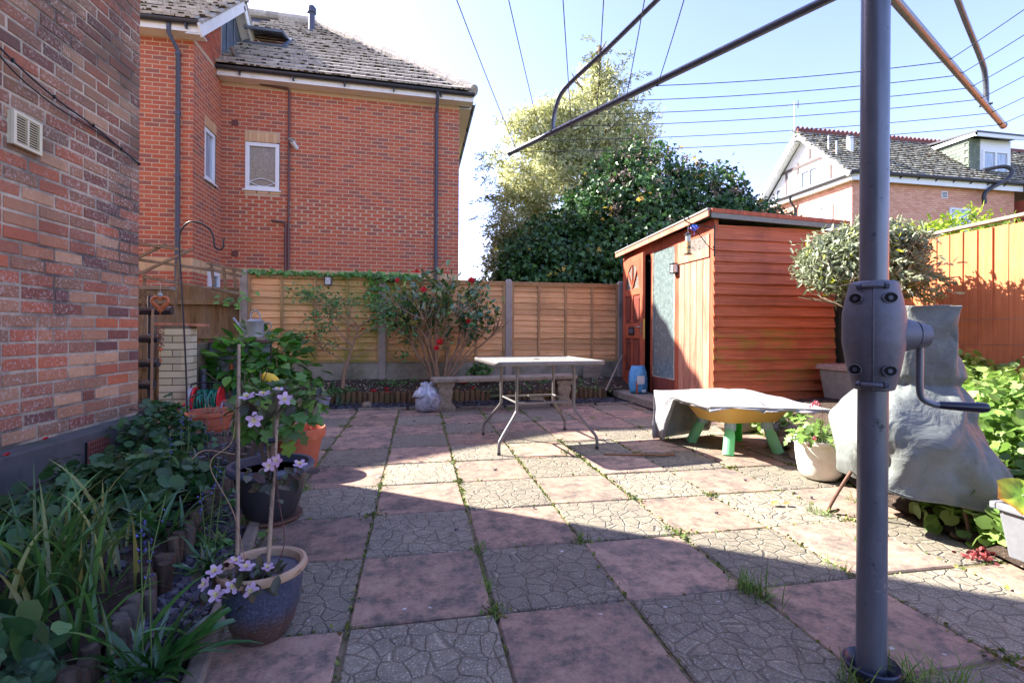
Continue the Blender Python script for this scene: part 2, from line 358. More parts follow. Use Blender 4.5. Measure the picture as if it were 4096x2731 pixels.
# old stock brick with salt bloom, soot high up
OB = [C8(176, 112, 84), C8(158, 96, 74), C8(182, 124, 92), C8(134, 84, 70), C8(176, 128, 98), C8(152, 108, 84), C8(176, 104, 78), C8(162, 106, 84), C8(142, 108, 86), C8(188, 108, 76), C8(176, 134, 104), C8(200, 156, 120), C8(160, 118, 92), C8(118, 82, 74)]
def ob_stain(t, col):
    sp = t.new('ShaderNodeSeparateXYZ'); t.l.new(t.pos(), sp.inputs[0]); z = sp.outputs[2]
    h = t.math('MULTIPLY', t.math('ADD', t.ramp(t.math('MULTIPLY', z, .25), [(.3, 0.), (.55, .75), (1., .8)]), t.math('MULTIPLY', t.math('SUBTRACT', t.noise(1.6, 4, .6), .5), 1.6)), .85, True)
    col = t.mix(t.math('MULTIPLY', h, .85), col, C8(92, 80, 70))
    bl = t.step(t.noise(52, 5, .8), .53, .62); w = t.step(t.noise(2.1, 3, .6), .38, .56)
    col = t.mix(t.math('MULTIPLY', t.math('MULTIPLY', bl, w), .68), col, C8(204, 194, 184))
    y = sp.outputs[1]; low = t.math('MULTIPLY', t.ramp(z, [(.0, 1.), (.55, .8), (.95, .0)]), t.step(y, 3.55, 4.1))
    return t.mix(t.math('MULTIPLY', t.math('MULTIPLY', low, t.step(t.noise(14, 5, .7), .42, .56)), .8), col, C8(204, 198, 194))
M_old = brickm('old_stock_brick', OB, 24, spots=[(C8(52, 44, 46), 5, .64, .74, .6)], bump=.004, var=.3, stain=ob_stain)
M_oldmort = simple('grey_lime_mortar', C8(178, 166, 146), .95, var=.22, nscale=22, bump=.004, spots=[(C8(92, 86, 80), 1.6, .42, .6)])
M_plinth = simple('dark_rendered_plinth', C8(92, 90, 88), .9, var=.2, nscale=4, bump=.003, spots=[(C8(66, 62, 60), 3, .5, .7), (C8(150, 148, 144), 30, .7, .73), (C8(70, 84, 60), 2.3, .62, .75)])
NB = [C8(182, 98, 70), C8(174, 92, 66), C8(188, 104, 74), C8(166, 90, 70), C8(180, 102, 76), C8(150, 92, 78), C8(186, 96, 68), C8(174, 94, 72)]
M_new = brickm('red_facing_brick', NB, 40, spots=[(C8(190, 160, 150), 2.2, .68, .8, .25)], bump=.001, var=.12)
M_newmort = simple('cream_mortar', C8(192, 164, 134), .95, var=.08, nscale=14, bump=.001)
M_buff = brickm('buff_soldier_brick', [C8(206, 168, 124), C8(198, 158, 116), C8(212, 176, 134), C8(200, 162, 124)], 30, bump=.001, var=.1)
M_h2 = brickm('pink_painted_brick', [C8(216, 162, 138), C8(210, 154, 130), C8(222, 170, 146)], 6, bump=.001, var=.08)
M_cream = brickm('cream_painted_brick', [C8(206, 196, 160), C8(198, 188, 152), C8(212, 202, 168), C8(188, 182, 152)], 25, spots=[(C8(120, 114, 84), 5, .62, .75, .5)], bump=.002, var=.12)
M_bluebrick = brickm('blue_grey_painted_brick', [C8(122, 132, 130), C8(110, 122, 122), C8(132, 140, 136)], 25, spots=[(C8(80, 88, 80), 5, .55, .75, .5)], bump=.002, var=.12)
M_mort2 = simple('dirty_mortar', C8(112, 104, 84), .95, var=.25, nscale=30)
M_upvc = simple('white_upvc', C8(226, 228, 230), .4, var=.03, nscale=8, bump=0)
M_fascia = simple('white_fascia', C8(232, 228, 222), .5, var=.06, nscale=5, bump=0, spots=[(C8(200, 190, 176), 4, .6, .75)])
M_gutter = plain('black_gutter', C8(48, 48, 56), .45)
M_pipe = plain('grey_downpipe', C8(70, 74, 90), .5)
M_waste = plain('brown_waste_pipe', C8(96, 66, 64), .5)
M_lead = simple('lead_sheet', C8(104, 112, 122), .6, .3, var=.2, nscale=5, spots=[(C8(150, 156, 160), 3, .6, .75)])
def glass(name, c, r=.06): return NT(name).fin(c, r, 1.0)
M_glass = glass('window_glass', C8(96, 104, 112))
def voile_m():
    t = NT('net_curtain'); n = t.noise(1, 3, .5, None, 0, (60, 60, 2)); return t.fin(t.ramp(n, [(.3, C8(108, 122, 140)), (.7, C8(190, 204, 216))]), .12, .8)
M_voile = voile_m()
def pane_m():
    t = NT('frosted_garden_pane'); n = t.noise(22, 7, .75, None, 2.5); return t.fin(t.ramp(n, [(.32, C8(66, 60, 58)), (.5, C8(118, 108, 100)), (.68, C8(176, 172, 166))]), .18, .8, 0, t.bump(n, .002))
M_frost = pane_m()
def tile_m(name, base, dark, lich, moss):
    t = NT(name); r = t.rand(3.3); c = t.ramp(t.noise(22, 6, .7), [(.3, dark), (.62, base)])
    hs = t.new('ShaderNodeHueSaturation'); t.put(hs.inputs['Value'], t.math('ADD', t.math('MULTIPLY', r, .4), .8)); t.l.new(c, hs.inputs['Color']); c = hs.outputs[0]
    c = t.mix(t.math('MULTIPLY', t.step(t.noise(7, 4, .7), .55, .64), .75), c, lich)
    c = t.mix(t.step(t.noise(11, 5, .75), .62, .66), c, moss)
    return t.fin(c, .9, .3, 0, t.bump(t.noise(60, 4, .7), .006))
M_tile = tile_m('mossy_concrete_tile', C8(196, 186, 172), C8(150, 138, 124), C8(214, 206, 190), C8(70, 56, 40))
M_tile2 = tile_m('grey_slate_tile', C8(164, 162, 146), C8(132, 130, 118), C8(178, 168, 124), C8(126, 120, 92))
M_tile3 = tile_m('red_pantile', C8(160, 112, 92), C8(120, 84, 72), C8(180, 150, 130), C8(90, 70, 50))
M_moss = simple('roof_moss', C8(70, 56, 34), 1., var=.4, nscale=40, bump=.01)
M_render = simple('white_render', C8(224, 222, 218), .85, var=.03, nscale=6, bump=.001)
M_timber = simple('dark_stained_timber', C8(88, 76, 76), .8, var=.15, nscale=12)
M_shingle = brickm('green_grey_shingle', [C8(112, 122, 108), C8(104, 114, 102), C8(120, 128, 114)], 12, bump=.001, var=.1)

# ------------------------------------------------------------------ ground and patio
g = MB(); n = 24
for i in range(n):      # one sheet out to the horizon, finer near the garden
    pass
g.add([(-1500, -1500, -.07), (1500, -1500, -.07), (1500, 1500, -.07), (-1500, 1500, -.07)], [(0, 1, 2, 3)])
tag(g.build('ground', M_earth), 'rough grassy ground around the garden', 'ground', kind='structure')
pat = MB(); pat.box(-4.5, 5, -3, 6.3, -.06, -.009)
patio = tag(pat.build('patio', M_joint), 'paved patio of rose and grey slabs laid in a chequer', 'patio', kind='structure')
def edge_x(y):   # where the raised bed on the right begins
    pts = [(-3, 2.4), (1.6, 2.42), (2.2, 2.55), (2.55, 2.66), (3.34, 2.95), (4.37, 3.42), (5.2, 3.9), (9, 5)]
    for (a, xa), (b, xb) in zip(pts, pts[1:]):
        if a <= y <= b: return xa + (xb - xa) * (y - a) / (b - a)
    return 5
def log_x(y): return -.62 - .15 * y if y < 4.4 else -1.3       # line of the log edging
def kerb_x(y): return -.38 - .165 * y if y < 3.2 else -.92
def slab_mesh(name, m):
    b = MB(); vs = []
    for z, e in ((-.04, 0), (-.006, 0), (0, .006)): vs += [(-.5 + e / .47, -.5 + e / .49, z), (.5 - e / .47, -.5 + e / .49, z), (.5 - e / .47, .5 - e / .49, z), (-.5 + e / .47, .5 - e / .49, z)]
    fs = [(8, 9, 10, 11)] + [(k * 4 + i, k * 4 + (i + 1) % 4, k * 4 + 4 + (i + 1) % 4, k * 4 + 4 + i) for k in (0, 1) for i in range(4)]
    b.add(vs, fs); return b.mesh(name, m)
SL = [slab_mesh('slab_rose', M_rose), slab_mesh('slab_crazed', M_crazy)]
rs_ = random.Random(3)
for i in range(-8, 9):
    for j in range(-6, 9):
        x0 = .262 + .4825 * i; y0 = 1.662 + .5 * j; cx = x0 - .24; cy = y0 + .25
        if cy < -1.5 or cx < (-2.7 if cy > 4.6 else kerb_x(cy) - .26) or cx > edge_x(cy) + .12 or (cx > 2.95 and cy > 5.3): continue
        ro = (i + j) % 2 == 0
        if cy > 4.2 and rs_.random() < .18: ro = not ro
        dx = 0; w = .4825 - rs_.uniform(.007, .016); d = .5 - rs_.uniform(.006, .015)
        if cx - .24 < kerb_x(cy) and cy < 4.6: dx = 0
        M = Matrix.Translation((cx + rs_.uniform(-.004, .004), cy + rs_.uniform(-.004, .004), rs_.uniform(-.004, .003))) @ Matrix.Rotation(rs_.gauss(0, .006), 4, 'Z') @ Matrix.Rotation(rs_.gauss(0, .004), 4, 'X') @ Matrix.Rotation(rs_.gauss(0, .004), 4, 'Y') @ Matrix.Diagonal((w, d, 1, 1))
        inst('slab', SL[0 if ro else 1], M, patio)
def sheet(name, mat, fx0, fx1, y0, y1, fz, nx=14, ny=40, smooth=1):
    b = MB(); vs = []; fs = []
    for j in range(ny + 1):
        y = y0 + (y1 - y0) * j / ny
        for i in range(nx + 1):
            x = fx0(y) + (fx1(y) - fx0(y)) * i / nx; vs.append((x, y, fz(x, y)))
    for j in range(ny):
        for i in range(nx): k = j * (nx + 1) + i; fs.append((k, k + 1, k + nx + 2, k + nx + 1))
    b.add(vs, fs); return b.build(name, mat, None, smooth=smooth)
nz = lambda x, y, s=3.: noise.noise(Vector((x * s, y * s, .3)))
left_z = lambda x, y: .055 + .03 * nz(x, y) + .012 * nz(x, y, 11)
tag(sheet('left_bed_soil', M_soil, lambda y: -2.6, lambda y: log_x(y) - .02, -1, 4.62, left_z), 'dark soil of the bed below the old brick wall', 'flower bed', kind='structure')
tag(sheet('slate_strip_soil', M_soil, lambda y: log_x(y) - .06, lambda y: kerb_x(y) + .0, -.5, 4.62, lambda x, y: .004 + .006 * nz(x, y, 9)), 'strip of soil and slate between logs and kerb', 'path', kind='structure')
back_z = lambda x, y: .10 + .13 * max(0, min(1, (y - 6.8) / .6)) + .02 * nz(x, y) + .012 * nz(x, y, 12)
tag(sheet('back_bed_soil', M_soil, lambda y: -1.6, lambda y: 3.6, 6.80, 7.56, back_z, 60, 14), 'dark soil of the planting bed along the back fence', 'flower bed', kind='structure')
tag(sheet('gravel_strip_soil', M_soil, lambda y: -1.8, lambda y: 3.0, 6.14, 6.82, lambda x, y: -.004 + .008 * nz(x, y, 8), 60, 10), 'dark gravelly strip in front of the log edging', 'path', kind='structure')
tag(sheet('left_back_soil', M_soil, lambda y: -5, lambda y: -1.55, 6.16, 7.7, lambda x, y: .01 + .02 * nz(x, y), 20, 10), 'bare soil round the hydrangea and low brick wall', 'flower bed', kind='structure')
right_z = lambda x, y: (.02 + .22 * max(0, min(1, (x - edge_x(y)) / .45)) + .03 * nz(x, y) + .012 * nz(x, y, 12)) if y < 4.7 else .02 + .02 * nz(x, y)
tag(sheet('right_bed_soil', M_soil, lambda y: edge_x(y) - .02, lambda y: 5.2, .2, 4.9, right_z, 30, 40), 'soil of the raised bed beside the right fence', 'flower bed', kind='structure')
# slate chips
def chips(name, pts, mat, s0, s1, label, cat, seed=5):
    rr = random.Random(seed); b = MB()
    for x, y, z in pts:
        s = rr.uniform(s0, s1); a = rr.random() * 6.3; t = Vector((rr.gauss(0, .3), rr.gauss(0, .3), 1)).normalized()
        u = Vector((math.cos(a), math.sin(a), 0)); u = (u - t * u.dot(t)).normalized(); v = t.cross(u)
        c = Vector((x, y, z + .004)); k = rr.randint(4, 5); top = []; bot = []
        for i in range(k):
            an = 6.283 * i / k + rr.uniform(-.4, .4); q = u * math.cos(an) * s + v * math.sin(an) * s * rr.uniform(.4, .8); top.append(c + q + t * .004); bot.append(c + q * .9 - t * .005)
        b.add(top + bot, [tuple(range(k))] + [(i, (i + 1) % k + 0, (i + 1) % k + k, i + k)[::-1] for i in range(k)])
    return tag(b.build(name, mat), label, cat, kind='stuff')
rr = random.Random(11); pts = []
for _ in range(2600):
    y = rr.uniform(.6, 4.5); x = rr.uniform(log_x(y) + .02, kerb_x(y) - .02); pts.append((x, y, .006 + rr.random() * .008))
for _ in range(900):
    y = rr.uniform(3.2, 4.5); x = rr.uniform(log_x(y) + .02, -.95); pts.append((x, y, .006 + rr.random() * .01))
for _ in range(700):
    y = rr.uniform(2, 4.4); x = rr.uniform(-2.1, log_x(y) - .1); pts.append((x, y, left_z(x, y)))
chips('slate_chips', pts, M_slate, .012, .034, 'blue grey slate chips scattered between the log edging and the kerb', 'slate chips')
pts = [(rr.uniform(-1.5, 2.8), 6.17 + rr.random() ** 1.3 * .55, rr.random() * .01) for _ in range(2200)]
chips('gravel_chips', pts, M_slate, .01, .026, 'dark gravel lying in front of the back bed logs', 'gravel', 6)
M_peb = brickm('pale_pebble', [C8(186, 168, 144), C8(150, 134, 116), C8(120, 108, 96), C8(206, 196, 180)], 30, bump=.001)
pts = [(x, y, back_z(x, y)) for x, y in [(rr.uniform(-1.5, 3), rr.uniform(6.85, 7.5)) for _ in range(500)]]
chips('soil_stones', pts, M_peb, .006, .016, 'small stones lying on the back bed soil', 'stones', 8)
pts = [(rr.uniform(-.6, 3), rr.uniform(1, 5.8), .001) for _ in range(26)]
chips('loose_slate_chips', pts, M_slate, .007, .014, 'loose slate chips strewn over the patio slabs', 'slate chips', 9)
# kerb
kb = tag(bpy.data.objects.new('kerb', None), 'low concrete kerb between slate strip and patio slabs', 'kerb', kind='structure'); COL.objects.link(kb); W['kerb'] = Vector((0, 0, 0))
y = -.2
while y < 3.1:
    b = MB(); b.beam((kerb_x(y) + .03, y, .0), (kerb_x(y + .58) + .03, y + .58, .0), .055, .05); b.build('kerb_stone', M_kerb, kb, bevel=.01); y += .6
x = -1.3
while x < 2.6:
    bx('edging_stone', M_kerb, kb, x, x + .57, 6.145, 6.19, -.03, .022 + rr.uniform(-.006, .006), bevel=.006); x += .6

# ------------------------------------------------------------------ brickwork
def bond(u0, u1, z0, z1, L=.225, h=.075, j=.010, holes=(), shift=0., rr=None, soldier=False):
    out = []; n = int(round((z1 - z0) / h))
    for k in range(n):
        za = z0 + k * h; zb = za + h - j; u = u0 - (L / 2 if (k % 2) else 0) - shift
        while u < u1:
            w = L
            if rr and rr.random() < .12: w = L * rr.choice((.5, .8, .9))
            a = max(u, u0); b = min(u + w - j, u1); u += w
            segs = [(a, b)]
            for (hu0, hu1, hz0, hz1) in holes:
                if zb > hz0 + .01 and za < hz1 - .01:
                    ns = []
                    for (p, q) in segs:
                        if q <= hu0 or p >= hu1: ns.append((p, q)); continue
                        if p < hu0: ns.append((p, hu0))
                        if q > hu1: ns.append((hu1, q))
                    segs = ns
            out += [(p, q, za, zb) for p, q in segs if q - p > .025]
    return out
def lay(bricks, O, U, N, mat, parent, keep, depth=.006, jit=.0, rr=None, name='brick', worn=False):
    """bricks = rects in (u, z); keep(c) ranks them; the best ones are objects, the rest one mesh"""
    O = Vector(O); U = Vector(U).normalized(); N = Vector(N).normalized(); Z = Vector((0, 0, 1))
    stuff = MB(); um = unit_box(mat); T = .05
    for (a, b, za, zb) in bricks:
        d = depth + (rr.gauss(0, jit) if rr and jit else 0); dz = rr.gauss(0, jit * .4) if rr and jit else 0
        c = O + U * (a + b) / 2 + Z * ((za + zb) / 2 + dz) + N * (d - T / 2)
        if keep(c):
            ty = rr.gauss(0, jit * 2.2) if rr and jit else 0
            M = Matrix.Translation(c) @ Matrix(((U.x, N.x, 0, 0), (U.y, N.y, 0, 0), (U.z, N.z, 1, 0), (0, 0, 0, 1))) @ Matrix.Rotation(ty, 4, 'Y') @ Matrix.Diagonal((b - a, T, zb - za, 1))
            inst(name, worn_brick(mat, rr.randint(0, 7)) if worn else um, M, parent)
        else:
            p = O + N * d; q = O + N * (d - .03); x0 = U * a; x1 = U * b; A = Z * (za + dz); B = Z * (zb + dz)
            stuff.add([p + x0 + A, p + x1 + A, p + x1 + B, p + x0 + B, q + x0 + A, q + x1 + A, q + x1 + B, q + x0 + B], [(0, 1, 2, 3), (1, 5, 6, 2), (4, 0, 3, 7), (3, 2, 6, 7), (4, 5, 1, 0)])
    if stuff.f: stuff.build(name + 's', mat, parent, kind='stuff')

# the old brick wall on the left (end of the house the garden belongs to)
ow = thing('brick_wall', (-2.2, 4.45, 0), 'weathered old brick house wall rising out of frame above a dark plinth', 'wall')
ud = Vector((-.065, -1, 0)).normalized(); nd = Vector((-ud.y, ud.x, 0)); nd = nd if nd.x > 0 else -nd
c0 = Vector((-2.2, 4.45, 0))
cand = bond(0, 6.4, .30, 5.4, .245, .0835, .0145, rr=random.Random(21))
def seen_old(c):
    v = c - CAM; r = -v.x / v.y if v.y > 0 else 9; return c.y > 3.12 and c.z < 1 + .72 * (c.y * .98 - c.x * .187)
n_in = 0
def keep_old(c):
    global n_in
    if seen_old(c) and n_in < 300: n_in += 1; return True
    return False
lay(cand, c0, ud, nd, M_old, ow, keep_old, .0055, .0014, random.Random(4), worn=True)
b = MB(); q = c0 - nd * .25; e = ud * 6.4
p = [c0, c0 + e, q + e, q]; b.hexa([v + Vector((0, 0, .28)) for v in p] + [v + Vector((0, 0, 5.4)) for v in p]); b.build('mortar', M_oldmort, ow)
b = MB(); q1 = c0 + nd * .10 - ud * .02; q2 = q1 + ud * 6.5; top = -.035
b.hexa([q1 - Vector((0, 0, .1)), q2 - Vector((0, 0, .1)), q2 - nd * .3 - Vector((0, 0, .1)), q1 - nd * .3 - Vector((0, 0, .1)),
        q1 + Vector((0, 0, .268)), q2 + Vector((0, 0, .268)), q2 - nd * .3 + Vector((0, 0, .30)), q1 - nd * .3 + Vector((0, 0, .30))])
b.build('plinth', M_plinth, ow, bevel=.012)
# air brick in the plinth, terracotta with a grid of holes
M_terrac = simple('terracotta', C8(176, 96, 68), .8, var=.15, nscale=9, bump=.001, spots=[(C8(200, 140, 112), 5, .6, .75), (C8(120, 70, 54), 3.5, .58, .75)])
M_airb = simple('dusty_red_terracotta', C8(122, 72, 62), .85, var=.15, nscale=20)
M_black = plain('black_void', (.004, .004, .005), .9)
ab = bx('air_brick', M_black, ow, -2.16, -2.128, 3.72, 3.94, .05, .21)
ab.data.materials[0] = M_black
g_ = MB()
for i in range(10):
    y = 3.72 + i * .0244; g_.box(-2.129, -2.121, y - .006, y + .006, .05, .21)
for k in range(6): z = .05 + k * .032; g_.box(-2.129, -2.1205, 3.715, 3.946, z - .008, z + .008)
g_.build('grid', M_airb, ab)
# cream louvred vent cover
M_creamp = simple('yellowed_cream_plastic', C8(214, 206, 176), .5, var=.08, nscale=8, bump=0)
vt = bx('vent_cover', M_creamp, ow, -2.30, -2.258, 3.262, 3.468, 2.003, 2.188); W['vent_cover'] = W['brick_wall']
fr = MB(); X0, X1 = -2.256, -2.235
for (a, b_, c, d) in ((3.258, 3.278, 1.999, 2.192), (3.452, 3.472, 1.999, 2.192), (3.278, 3.452, 1.999, 2.017), (3.278, 3.452, 2.174, 2.192), (3.36, 3.37, 2.017, 2.174)): fr.box(X0, X1, a, b_, c, d)
fr.build('frame', M_creamp, vt, bevel=.003)
sl = MB(); sl.box(-2.257, -2.252, 3.278, 3.452, 2.017, 2.174); sl.build('dark_opening', M_black, vt)
lv = unit_box(M_creamp)
for k in range(11):
    inst('slat', lv, Matrix.Translation((-2.240, 3.365, 2.023 + k * .0144)) @ Matrix.Rotation(.35, 4, 'Y') @ Matrix.Diagonal((.008, .175, .005, 1)), vt)
# black cables clipped along the wall
M_cable = plain('black_cable', C8(24, 26, 34), .4)
ca = [(-2.262, 3.05, 2.55), (-2.24, 3.25, 2.46), (-2.225, 3.55, 2.395), (-2.21, 3.9, 2.36), (-2.195, 4.2, 2.31), (-2.185, 4.42, 2.27)]
cbl = tb('cable', M_cable, ow, bez(ca, 8), .0055, 8)
tb('cable', M_cable, ow, bez([(-2.262, 3.05, 2.535), (-2.24, 3.25, 2.405), (-2.225, 3.55, 2.345), (-2.21, 3.9, 2.335), (-2.195, 4.15, 2.315)], 8), .0045, 8)
for q in ca[1:]: bx('cable_clip', M_cable, ow, q[0] - .006, q[0] + .008, q[1] - .006, q[1] + .006, q[2] - .01, q[2] + .012)
# the body of that house behind the wall, out of frame: it shades the near patio
hb = MB(); hb.box(-8.4, -2.90, -9, 4.42, 0, 5.38)
hb.build('house_body', M_old, ow)
rf = MB(); rf.add([(-2.1, -9.2, 5.3), (-2.1, 4.55, 5.3), (-5.4, 4.55, 7.6), (-5.4, -9.2, 7.6), (-8.7, -9.2, 5.3), (-8.7, 4.55, 5.3)], [(0, 1, 2, 3), (3, 2, 5, 4), (1, 5, 2), (0, 3, 4), (0, 4, 5, 1)])
rf.build('roof', M_tile, ow)

# ------------------------------------------------------------------ neighbour's red brick house
nh = thing('brick_house', (-1.5, 10.6, 0), 'two storey red brick house with mossy tiled roof beyond the back fence', 'house')
wall = thing('wall', (0, 0, 0), None, None); wall.parent = nh; wall.location = -W['brick_house']; W[wall.name] = Vector((0, 0, 0))
cnt = [0]
def near_keep(maxn, test):
    c_ = [0]
    def k(c):
        if test(c) and c_[0] < maxn: c_[0] += 1; return True
        return False
    return k
LA = Vector((-8.6, 9.25, 0)); LB = Vector((-3.76, 9.25, 0)); LC = Vector((-3.76, 10.47, 0)); LD = Vector((.846, 10.63, 0))
# wing front: bricks, band at z 1.95-2.17
def course_wall(A, B, N, ztop, holes, keepn, band=(1.95, 2.17), shift=0., vis=lambda c: True):
    U = (B - A).normalized(); L = (B - A).length; z0 = band[1]; n = int((ztop - z0) / .075)
    lay(bond(0, L, z0, z0 + n * .075, .225, .075, .015, holes, shift), A, U, N, M_new, wall, near_keep(keepn, vis), .0015)
    lay(bond(0, L, band[0] - .075 * 14, band[0] - .01, .225, .075, .015, (), shift), A, U, N, M_new, wall, near_keep(0, vis), .0015)
    so = []; u = 0
    while u < L: so.append((u, min(u + .068, L), band[0], band[1] - .01)); u += .075
    lay(so, A, U, N, M_buff, wall, near_keep(26, lambda c: c.y > 10.3), .0015, name='soldier_brick')
course_wall(LA, LB, (0, -1, 0), 5.92, (), 110, vis=lambda c: c.x > -4.65 and 2.6 < c.z < 5.0, shift=.05)
sideU = (LC - LB).normalized(); NW = (9.711 - 9.25, 10.22 - 9.25)
course_wall(LB, LC, (1, 0, 0), 5.9, ((NW[0], NW[1], 3.6, 4.80),), 30, shift=.1, vis=lambda c: 2.3 < c.z < 3.5)
mainU = (LD - LC).normalized(); mx = lambda x: x - LC.x
course_wall(LC, LD, (0, -1, 0), 5.76, ((mx(-3.344), mx(-2.705), 3.63, 4.83),), 160, vis=lambda c: 2.9 < c.z < 4.2 and c.x > -3.4)
mm = MB()
def slabwall(A, B, t, z0, z1):
    d = (B - A).normalized(); nn = Vector((d.y, -d.x, 0)); q = [A, B, B - nn * t, A - nn * t]
    mm.hexa([v + Vector((0, 0, z0)) for v in q] + [v + Vector((0, 0, z1)) for v in q])
def holed(A, B, t, z0, z1, h):
    U = (B - A).normalized(); P = lambda u: A + U * u; L = (B - A).length
    slabwall(A, P(h[0]), t, z0, z1); slabwall(P(h[1]), B, t, z0, z1); slabwall(P(h[0]), P(h[1]), t, z0, h[2]); slabwall(P(h[0]), P(h[1]), t, h[3], z1)
slabwall(LA, LB, .1, 0, 5.9); holed(LC, LD, .1, 0, 5.76, (mx(-3.344), mx(-2.705), 3.63, 4.66)); holed(LB + Vector((0, .102, 0)), LC - Vector((0, .002, 0)), .098, 0, 5.9, (NW[0] - .102, NW[1] - .102, 3.6, 4.62)); mm.box(-3.86, -3.766, 9.36, 11.2, 5.905, 6.0)
mm.box(.74, .84, 10.65, 18, 0, 5.76); mm.build('mortar', M_newmort, wall)
# side wall of the main block, seen edge on
lay(bond(0, 7.3, 2.17, 5.75, .225, .075, .011), (.84, 10.66, 0), (0, 1, 0), (1, 0, 0), M_new, wall, lambda c: False, .0015)
# window openings
def window(name, O, U, N, w, h, parent, fw=.055, mull=(), glassm=M_glass, sill=True, curve=False):
    O = Vector(O); U = Vector(U).normalized(); N = Vector(N).normalized(); Z = Vector((0, 0, 1))
    def bar(b, u0, u1, z0, z1, d0, d1): 
        q = [O + U * u0 + N * d0, O + U * u1 + N * d0, O + U * u1 + N * d1, O + U * u0 + N * d1]
        if (U.cross(N)).z < 0: q = q[::-1]
        b.hexa([v + Z * z0 for v in q] + [v + Z * z1 for v in q])
    b = MB()
    for (a, c, d, e) in ((0, w, 0, fw), (0, w, h - fw, h), (0, fw, fw, h - fw), (w - fw, w, fw, h - fw)): bar(b, a, c, d, e, -.05, .012)
    for m_ in mull: bar(b, m_ - fw * .5, m_ + fw * .5, fw, h - fw, -.05, .01)
    f = b.build(name, M_upvc, parent, bevel=.004)
    ed = [fw] + [v for m_ in mull for v in (m_ - fw * .5, m_ + fw * .5)] + [w - fw]
    for a, c in zip(ed[::2], ed[1::2]): 
        b = MB(); bar(b, a - .004, c + .004, fw - .004, h - fw + .004, -.035, -.025); b.build('pane', glassm, f)
    if sill: b = MB(); bar(b, -.04, w + .04, -.03, -.001, -.06, .05); b.build('sill', M_upvc, f, bevel=.004)
    return f
window('window', LC + mainU * mx(-3.34) + Vector((0, .02, 3.71)), mainU, (0, -1, 0), .62, .93, wall, .075, glassm=M_frost)
wf = bpy.data.objects['window']
for s in (1, -1):
    b = MB(); pts = [LC + mainU * (mx(-3.34) + .08 + .46 * t) + Vector((0, -.0 + .018, 3.86 + s * .075 * math.sin(math.pi * t))) for t in np.linspace(0, 1, 13)]
    b.tube(pts, .007, 6); o = b.build('leaded_curve', M_upvc, wf)
so = [(mx(-3.344) + .0736 * i, mx(-3.344) + .0736 * i + .064, 4.645, 4.83) for i in range(9)] 
lay([(a, c, z0, z1) for a, c, z0, z1 in so if c < mx(-2.70)], LC, mainU, (0, -1, 0), M_buff, wall, lambda c: True, .007, name='lintel_brick')
lay([(mx(-3.344) + .225 * i, mx(-3.344) + .225 * i + .205, 3.635, 3.675) for i in range(3)], LC, mainU, (0, -1, 0), M_buff, wall, lambda c: True, .005, name='lintel_brick')
window('window', LB + Vector((-.02, NW[0] + .01, 3.67)), (0, 1, 0), (1, 0, 0), .49, .93, wall, .07, glassm=M_voile)
lay([(NW[0] + .0736 * i, NW[0] + .0736 * i + .064, 4.61, 4.80) for i in range(7)], LB, (0, 1, 0), (1, 0, 0), M_buff, wall, lambda c: True, .007, name='lintel_brick')
b = MB(); b.box(-3.90, -3.861, 9.70, 10.24, 3.6, 4.7); b.box(-3.36, -2.69, 10.60, 10.64, 3.6, 4.7); b.build('reveal', M_black, wall)
window('window', (-3.72, 9.86, 1.42), (0, 1, 0), (1, 0, 0), .45, .60, wall, .07)
# eaves, gutters, pipes
def eave(A, B, z, N, parent, ends=True):
    A = Vector(A); B = Vector(B); N = Vector(N); d = (B - A).normalized()
    b = MB(); b.beam(A + N * .25 + Vector((0, 0, z)), B + N * .25 + Vector((0, 0, z)), .022, .16); b.build('fascia', M_fascia, parent)
    b = MB(); b.beam(A + N * .12 + Vector((0, 0, z - .07)), B + N * .12 + Vector((0, 0, z - .07)), .24, .016); b.build('soffit', M_fascia, parent)
    vs = []; fs = []; L = (B - A).length; b = MB(); k = 9
    for e_ in (A, B):
        for j in range(k): an = math.pi * j / (k - 1); vs.append(e_ + N * (.315 + .055 * math.cos(an)) + Vector((0, 0, z + .07 - .06 * math.sin(an))))
    for e_ in (A, B):
        for j in range(k): an = math.pi * j / (k - 1); vs.append(e_ + N * (.315 + .048 * math.cos(an)) + Vector((0, 0, z + .07 - .053 * math.sin(an))))
    fs = [(j, j + 1, k + j + 1, k + j) for j in range(k - 1)] + [(2 * k + j + 1, 2 * k + j, 3 * k + j, 3 * k + j + 1) for j in range(k - 1)] + [(j + 1, j, 2 * k + j, 2 * k + j + 1) for j in range(k - 1)]
    b.add(vs, fs); gt = b.build('gutter', M_gutter, parent, smooth=60)
    u = .4
    while u < L: q = A + d * u + N * .30 + Vector((0, 0, z)); b = MB(); b.obox(q, d, N, (0, 0, 1), .012, .035, .05); b.build('bracket', M_gutter, gt); u += .95
    return gt
roof = thing('roof', (0, 0, 0), None, None); roof.parent = nh; roof.location = -W['brick_house']; W[roof.name] = Vector((0, 0, 0))
eave((-8.9, 9.25, 0), (-3.55, 9.25, 0), 5.93, (0, -1, 0), roof)
eave(LC + Vector((-.0, 0, 0)), LD + mainU * .27, 5.84, Vector((mainU.y, -mainU.x, 0)), roof)
eave((.849, 10.72, 0), (.846, 18, 0), 5.84, (1, 0, 0), roof)
